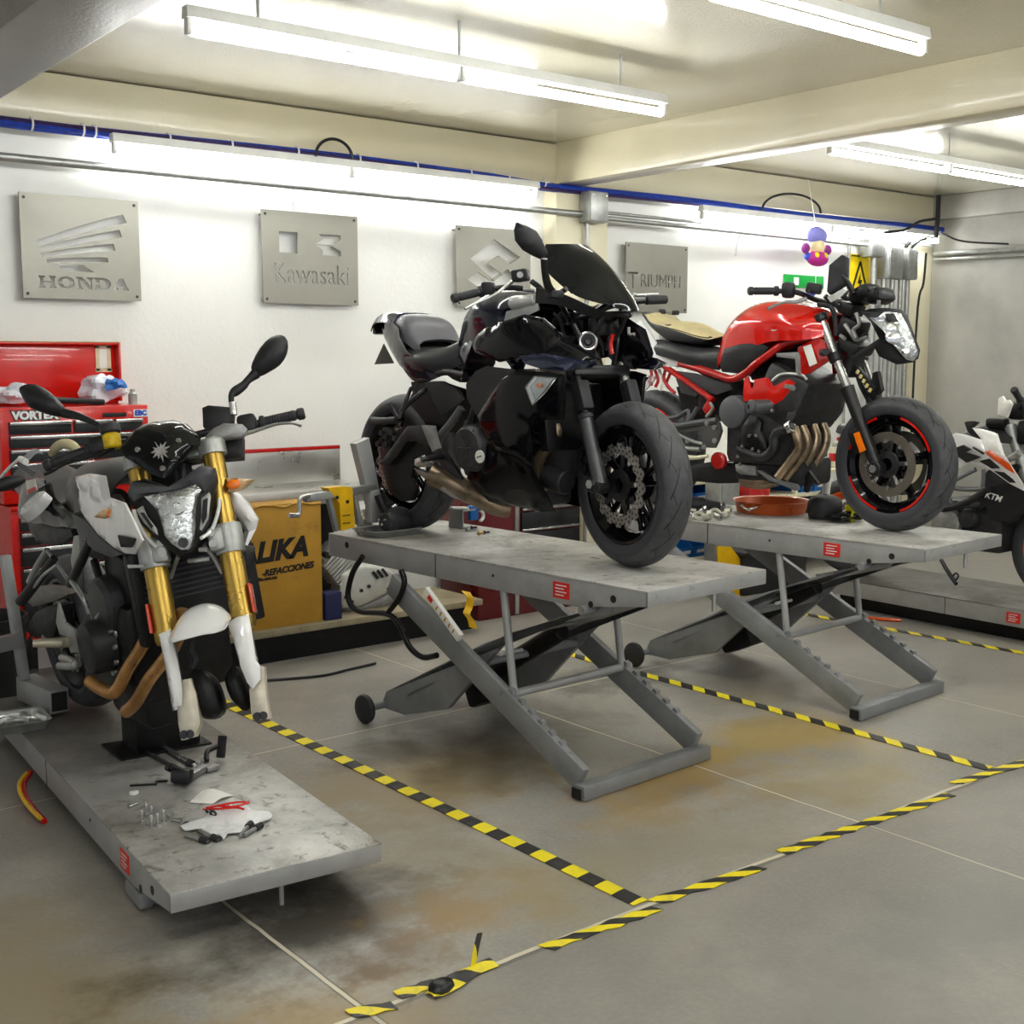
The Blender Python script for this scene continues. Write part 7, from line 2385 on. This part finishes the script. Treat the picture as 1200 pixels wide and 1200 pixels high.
# heap of removed parts left of the pan
pile = ((796, 605, 'b', 0), (803, 609, 's', 1), (810, 603, 'c', 0), (816, 610, 's', 0), (822, 605, 'b', 1), (828, 611, 'b', 0), (835, 606, 's', 0), (842, 610, 'c', 1), (849, 608, 'b', 0), (806, 600, 'b', 1), (826, 599, 'c', 1), (840, 601, 's', 1), (852, 603, 'c', 0), (800, 598, 's', 0))
for k, (px, py, kind, col) in enumerate(pile):
    q = gz(px, py, ZT3)
    m_ = (pm('pale_bracket_metal', 'c6c3b4', .4, .5, .15, 20), M['steel'])[col] if k < 9 else (M['dkalu'] if k % 2 else M['alu'])
    rz = rnd.random() * 3
    b = MB()
    if kind == 'b':
        b.box((0, 0, .02), (.05, .035, .03), (.2, .3, rz), .006)
        b.box((.02, 0, .035), (.03, .012, .03), (.5, .2, rz), .003)
    elif kind == 's':
        b.tube([(-.03, -.01, .012), (0, .01, .03), (.03, 0, .035), (.045, -.02, .012)], .009, 8)
    else:
        b.lathe([(.008, -.02), (.018, -.02), (.018, .02), (.008, .02)], (0, 0, .02), (cos(rz), sin(rz), .2), 16, True)
    o = b.build({'b': 'small_bracket', 's': 'small_hose', 'c': 'small_bushing'}[kind], m_)
    o.location = (q.x, q.y, ZT3 + .001)
    tag(o, {'b': 'small metal bracket in the heap of removed parts left of the orange pan', 's': 'small bent pipe in the heap of removed parts left of the orange pan', 'c': 'small metal bushing in the heap of removed parts left of the orange pan'}[kind], 'motorcycle part', {'b': 'brackets in the parts heap', 's': 'pipes in the parts heap', 'c': 'bushings in the parts heap'}[kind])
q0, q1 = gz(812, 606, ZT3), gz(848, 608, ZT3)
t = thing('ignition_coil_pack', 'black and grey cylinder lying across the heap of removed parts', 'motorcycle part', (q0.x, q0.y + .12, ZT3 + .002), R(-20))
MB().cyl((0, 0, .06), (.16, .0, .05), .035, 20, .006).build('barrel', M['dkalu'], t)
MB().cyl((.15, .0, .052), (.24, -.01, .03), .028, 18, .004).build('black_sleeve', M['rub'], t)
MB().cyl((.24, -.01, .03), (.27, -.01, .028), .028, 18, .004).build('bright_end', M['steel'], t)

# low left lift
q = gz(22, 851, ZT1)
TRL = tray('parts_tray', (q.x - .05, q.y + .0, ZT1 + .001), .3, .22, R(-5), 'steel tray full of bright parts on the low left lift', .04)
for k in range(9):
    a = rnd.random() * 3
    b = MB().tube([(-.035, 0, .0), (0, .012, .012), (.035, -.005, .004)], [.012, .009, .014], 8)
    o = b.build('chrome_part', (M['steel'], M['white'], M['galv'])[k % 3])
    o.location = (q.x - .1 + .045 * (k % 5), q.y - .02 + .05 * (k // 5) + .01 * (k % 2), ZT1 + .022)
    o.rotation_euler = (0, 0, a)
    tag(o, 'bright loose part in the steel tray on the low left lift', 'motorcycle part', 'bright parts in the low lift tray')
t = thing('roller', 'black grooved roller standing behind the steel tray on the low left lift', 'motorcycle part', (q.x - .09, q.y + .185, ZT1 + .001))
MB().lathe([(.014, 0), (.05, 0), (.055, .01), (.05, .018), (.055, .026), (.05, .036), (.055, .05), (.045, .06), (.014, .06)], (0, 0, 0), (0, 0, 1), 26, True).build('ring', M['rub'], t)
MB().lathe([(0, 0), (.016, 0), (.016, .062), (0, .062)], (0, 0, 0), (0, 0, 1), 16).build('hub', M['steel'], t)


def onl1(px, py, h=0.0):
    v = gz(px, py, ZT1 + h)
    return V((v.x, v.y, ZT1))


def rod(name, a, b_, r, mat, label, cat, tip=None):
    t = thing(name, label, cat, a)
    d = b_ - a
    MB().cyl((0, 0, r + .001), d + V((0, 0, r + .001)), r, 12, r * .3).build('shank', mat, t)
    if tip:
        n = d.normalized()
        MB().cyl(d + V((0, 0, r + .001)) - n * .03, d + V((0, 0, r + .001)), r * 1.6, 8).build('head', tip, t)
    return t


rod('axle_rod', onl1(190, 877), onl1(226, 899), .009, M['steel'], 'bright steel rod lying against the black stand on the low left lift', 'rod', M['dkalu'])
rod('axle_rod', onl1(166, 880), onl1(208, 903), .006, M['dkalu'], 'thinner dark rod lying left of the bright steel rod', 'rod', M['vdk'])
q = onl1(232, 908)
t = thing('headlight_bracket', 'black and grey bracket mechanism removed and lying on the low left lift', 'motorcycle part', q, R(35))
b = MB()
b.box((0, 0, .014), (.16, .035, .022), None, .004)
b.box((-.02, .03, .012), (.06, .05, .018), (0, 0, .3), .004)
b.box((.05, -.02, .012), (.05, .04, .018), (0, 0, -.4), .004)
b.build('plate', M['alu'], t)
b = MB().box((-.1, 0, .03), (.055, .07, .05), (0, .2, .2), .012)
b.tube([(-.1, .0, .05), (-.12, .03, .07), (-.1, .06, .05), (-.07, .05, .03)], .007, 8)
b.build('motor', M['blk'], t)
MB().tube([(.06, .0, .03), (.1, .02, .05), (.15, .01, .055)], .009, 8).build('arm', M['blk'], t)
b = MB().box((.165, .0, .05), (.02, .03, .08), (0, .3, .1), .005)
b.build('hinge', M['blk'], t)
for k in range(3):
    MB().cyl((.02 + .03 * k, .02, .012), (.025 + .03 * k, .03, .03), .006, 8).build('pin', M['steel'], t)
q = onl1(174, 920)
o = MB().poly([(-.06, 0, 0), (.02, 0, 0), (.02, .03, 0), (.06, .03, 0), (.06, .022, 0), (.028, .022, 0), (.028, -.008, 0), (-.06, -.008, 0)], (0, 0, .006)).build('stepped_bracket', M['blk'])
o.location = q
o.rotation_euler = (0, 0, R(-30))
tag(o, 'thin black stepped bracket lying on the low left lift', 'bracket')
for k, (px, py) in enumerate(((167, 968), (172, 960), (178, 963), (178, 974), (185, 972), (192, 968))):
    q = onl1(px, py - 4)
    o = MB().lathe([(0, 0), (.009, 0), (.009, .008), (.0055, .0085), (.0055, .038), (.004, .042), (0, .042)], (0, 0, 0), (0, 0, 1), 10).build('bolt', M['steel'])
    o.location = q
    tag(o, 'bright bolt standing on its head in the cluster on the low left lift', 'bolt', 'standing bolts on the low lift')
for k, (px, py, a, lab) in enumerate(((156, 946, .3, 'loose bolt lying left of the standing bolts'), (199, 959, .6, 'loose bolt lying just right of the standing bolts'), (207, 964, 2.2, 'small screw lying right of the standing bolts, next to the dark clip'))):
    q = onl1(px, py)
    o = MB().lathe([(0, 0), (.008, 0), (.008, .008), (.005, .0085), (.005, .036), (0, .036)], (-.018, 0, .008), (1, 0, 0), 10).build('bolt', M['steel'])
    o.location = q
    o.rotation_euler = (0, 0, a)
    tag(o, lab, 'bolt')
q = onl1(219, 967)
o = MB().tube([(-.015, 0, .004), (0, .006, .006), (.015, 0, .004)], .004, 6).build('clip', M['ink'])
o.location = q
tag(o, 'small dark clip on the low left lift right of the standing bolts', 'clip')
for k, (a, c, lab) in enumerate((((217, 981), (244, 989), 'grey pin lying nearest the front edge of the low left lift'), ((234, 976), (256, 987), 'grey pin lying between its nearer neighbour and the plastic bag'), ((281, 983), (294, 968), 'first of the two short pins beside the clear bag'), ((286, 982), (306, 970), 'right hand short pin beside the clear bag'))):
    t_ = rod('pin', onl1(*a), onl1(*c), .007, M['alu'], lab, 'pin', M['dkalu'])
q = onl1(157, 931)
o = MB().box((0, 0, .006), (.025, .02, .012), (0, 0, .4), .002).build('white_cap', M['white'])
o.location = q
tag(o, 'tiny white plastic cap on the low left lift', 'cap')
q = onl1(244, 940)
b = MB().sheet([[(-.05, .03, .003), (.0, .055, .02), (.03, .08, .012)], [(-.03, .0, .004), (.02, .02, .03), (.045, .05, .02)], [(.0, -.03, .003), (.04, -.02, .012), (.09, .0, .003)]], 3, .002)
o = b.build('folded_leaflet', M['paper'])
o.location = q
tag(o, 'folded white paper leaflet on the low left lift', 'paper')
q = onl1(268, 965)
rows = []
for i in range(9):
    rows.append([V(((i - 4) * .028 + .012 * sin(j * 2.1), (j - 3) * .03 + .014 * sin(i * 1.7), .003 + .009 * abs(sin(i * 1.9 + j * 1.3)))) for j in range(7)])
o = MB().sheet(rows, 2, .0015).build('plastic_bag', pm('thin_clear_plastic', 'e9ecee', .2, 0, .05, 20, .4, 40))
o.location = (q.x, q.y, ZT1 + .001)
o.rotation_euler = (0, 0, R(20))
tag(o, 'flat clear plastic bag under the red wire on the low left lift', 'bag')
q = onl1(265, 955)
b = MB().tube([(-.07, 0, .024), (-.03, .015, .026), (.02, .0, .025), (.06, .015, .026), (.07, .03, .025), (.03, .035, .026), (-.02, .02, .026), (-.06, .01, .025), (-.03, -.01, .026), (.03, -.012, .026), (.055, -.03, .025)], .0035, 7)
o = b.build('red_wire', M['red'])
o.location = q
o.rotation_euler = (0, 0, R(-25))
tag(o, 'looped red wire lying on the clear plastic bag', 'wire')
for k, dy in enumerate((.0, .03)):
    q = onl1(245, 956)
    o = MB().lathe([(.007, -.003), (.012, -.003), (.012, .003), (.007, .003)], (0, 0, .0135), (.6, .4, .3), 16, True).build('eye_clip', M['dkalu'])
    o.location = (q.x, q.y - dy, ZT1 + .003)
    tag(o, 'small grey wire ring left of the red wire', 'ring', 'wire rings beside the red wire')
# hoses under the low lift and by the far right lift
p = [gz(x, y, .02) for x, y in ((52, 960), (40, 950), (30, 937), (28, 925), (36, 915))]
cable('air_hose', [V((v.x, v.y, .012 + .01 * k)) for k, v in enumerate(p)], .011, M['red'], 'red hose curling out from under the low left lift', 'hose')
cable('air_hose', [V((v.x - .02, v.y - .02, .035 + .006 * k)) for k, v in enumerate(p)], .008, M['yel'], 'yellow hose beside the red one under the low left lift', 'hose')
p = [gz(x, y, .01) for x, y in ((985, 719), (1010, 723), (1035, 726), (1056, 727))]
cable('air_hose', [V((v.x, v.y, .011)) for v in p], .01, M['orange'], 'orange hose on the floor in front of the low right lift', 'hose')
# yellow strap hanging below the middle lift
b = MB().sheet([[gy(x - w_, y, 5.7 + d), gy(x + w_, y + 2, 5.7 + d)] for x, y, w_, d in ((546, 692, 5, 0), (551, 700, 4, -.02), (550, 710, 4, 0), (547, 718, 4, -.03), (552, 726, 4, -.01), (555, 735, 5, 0))], 4, .004)
o = b.build('yellow_strap', M['yel'])
tag(o, 'twisted yellow strap hanging over the edge of the low shelf board', 'strap')

# ================================================================ BACK WALL FURNITURE SEEN BETWEEN THE LIFTS
a, c = gy(560, 600, 5.95), gy(680, 600, 5.95)
t = thing('tool_box', 'dark red tool box with black drawers behind the middle lift', 'tool box', (a.x, 5.95, 0))
wt = c.x - a.x
zt_ = gy(600, 572, 5.9).z
MB().box((wt / 2, .2, zt_ / 2), (wt, .4, zt_), bev=.006).build('body', pm('maroon_enamel', '5a0f12', .3, 0, .1), t)
MB().box((wt * .36, -.004, zt_ / 2), (.03, .012, zt_ - .02)).build('silver_stile', M['galv'], t)
zz = zt_ - .03
while zz > .15:
    d = MB().box((wt * .69, -.006, zz - .06), (wt * .58, .02, .11), bev=.003).build('drawer', blkdr, t)
    MB().box((wt * .69, -.02, zz - .115), (wt * .58, .016, .014), bev=.003).build('pull', M['steel'], d)
    zz -= .13
xr0, xr1 = gy(775, 600, 6.0).x, gy(1012, 600, 6.0).x
t = thing('parts_rack', 'low cream parts rack holding blue bins along the back wall', 'rack', (xr0, 5.98, 0))
Wr = xr1 - xr0
crm = pm('cream_rack_paint', 'd8d2b4', .45)
zsh = [gy(820, 655, 6.0).z, .56, gy(815, 566, 6.0).z]
for z in zsh:
    MB().box((Wr / 2, .2, z), (Wr, .4, .025), bev=.003).build('rack_shelf', crm, t)
for x in (.02, Wr * .22, Wr * .62, Wr - .02):
    for y in (.02, .38):
        MB().box((x, y, zsh[2] / 2), (.035, .035, zsh[2]), bev=.003).build('upright', crm, t)
MB().box((Wr / 2, .405, zsh[2] / 2), (Wr, .006, zsh[2] - .04)).build('back_sheet', M['vdk'], t)
k = 0
for z in zsh[:2]:
    for x in (.12, .27, .41, .63, .78, 1.62, 1.77):
        tb = thing('parts_bin', 'blue plastic parts bin on the cream rack behind the far lift', 'bin', (xr0 + x, 6.03, z + .0135), 0, 'blue bins on the cream rack')
        b = MB()
        b.poly([(-.065, 0, 0), (-.065, .3, 0), (-.065, .3, .13), (-.065, .06, .13), (-.065, -.02, .07)], (.004, 0, 0))
        b.poly([(.061, 0, 0), (.061, .3, 0), (.061, .3, .13), (.061, .06, .13), (.061, -.02, .07)], (.004, 0, 0))
        b.box((0, .15, .003), (.126, .3, .006))
        b.box((0, .298, .066), (.126, .006, .128))
        b.box((0, -.008, .041), (.118, .006, .072), (R(16), 0, 0))
        b.build('tub', M['blue'], tb)
        MB().box((0, -.024, .045), (.07, .003, .025), (R(16), 0, 0)).build('label_card', M['white'], tb)
        k += 1
a = gy(858, 578, 5.7)
t = thing('grey_cabinet', 'plain grey steel cabinet standing behind the far lift', 'cabinet', (a.x, 5.72, 0))
MB().box((0, .07, gy(860, 566, 5.62).z / 2), (.2, .14, gy(860, 566, 5.62).z), bev=.005).build('body', M['galv'], t)
MB().box((0, -.004, gy(860, 566, 5.62).z / 2), (.17, .008, gy(860, 566, 5.62).z - .05), bev=.003).build('door', M['galv'], t)
MB().tube([(.07, -.01, .5), (.07, -.035, .51), (.07, -.035, .59), (.07, -.01, .6)], .006, 8).build('handle', M['steel'], t)
a = gy(888, 574, 5.75)
t = thing('fuel_can', 'red metal can with a handle seen under the red motorcycle engine', 'can', (a.x + .02, 5.83, 0))
zc_ = gy(888, 566, 5.78).z
MB().box((0, 0, zc_ - .18), (.24, .18, .34), bev=.03).build('body', M['redf'], t)
MB().tube([(-.07, -.02, zc_ - .02), (-.05, -.02, zc_ + .04), (.05, -.02, zc_ + .04), (.07, -.02, zc_ - .02)], .011, 8).build('handle', M['red'], t)
MB().box((0, 0, (zc_ - .36) / 2), (.24, .2, zc_ - .36), bev=.01).build('crate_below', M['vdk'], t)
a = gy(857, 652, 5.5)
t = thing('floor_sign', 'yellow warning board seen through the gap under the far lift', 'sign', (a.x, 5.5, 0))
MB().poly([gy(x, y, 5.5) - V((a.x, 5.5, 0)) for x, y in ((841, 640), (857, 641), (874, 664), (874, 690))] + [V((.1, 0, 0)), V((-.1, 0, 0))], (0, .012, 0)).build('board', M['yel'], t)
a, c = gy(872, 650, 5.45), gy(950, 650, 5.45)
zt_ = gy(900, 643, 5.45).z
t = thing('black_block', 'plain black rimmed box on the floor behind the far lift', 'tub', ((a.x + c.x) / 2, 5.45, 0))
wt = c.x - a.x
MB().box((0, .12, zt_ / 2), (wt - .04, .22, zt_), bev=.02).build('body', M['rub'], t)  # plain black box with a rim, behind the far lift
MB().box((0, .12, zt_ - .02), (wt, .26, .03), bev=.008).build('rim', M['rub'], t)
for k, (px, py, col, nm, lab, h) in enumerate(((975, 513, 'c8c2b0', 'can', 'pale tin can seen between the red motorcycle radiator and front tyre', .16), (968, 556, 'd8d2c6', 'spray_can', 'white spray can low behind the red motorcycle front tyre', .2))):
    q = gy(px, py, 6.1)
    zb_ = zsh[2] + .0135
    t = thing(nm, lab, 'can', (q.x + .05 + .2 * k, 6.1 + .06 * k, zb_))
    MB().cyl((0, 0, 0), (0, 0, h), .05, 20, .006).build('tin', pm('tin_paint_%d' % k, col, .4), t)
    MB().cyl((0, 0, h), (0, 0, h + .03), .03, 16, .004).build('cap', M['redf'] if k else M['galv'], t)
    MB().lathe([(.0505, h * .3), (.0505, h * .7)], (0, 0, 0), (0, 0, 1), 20).build('band', M['redf'] if k == 0 else M['blue'], t)
# ================================================================ render look
w = bpy.data.worlds.new('world')
SC.world = w
w.use_nodes = True
w.node_tree.nodes['Background'].inputs[0].default_value = (0.95, 0.97, 1.0, 1)
w.node_tree.nodes['Background'].inputs[1].default_value = 0.33
SC.view_settings.view_transform = 'Standard'
SC.view_settings.look = 'None'
SC.view_settings.gamma = 1.0
SC.view_settings.exposure = 1.15
SC.cycles.max_bounces = 7
SC.cycles.use_denoising = True
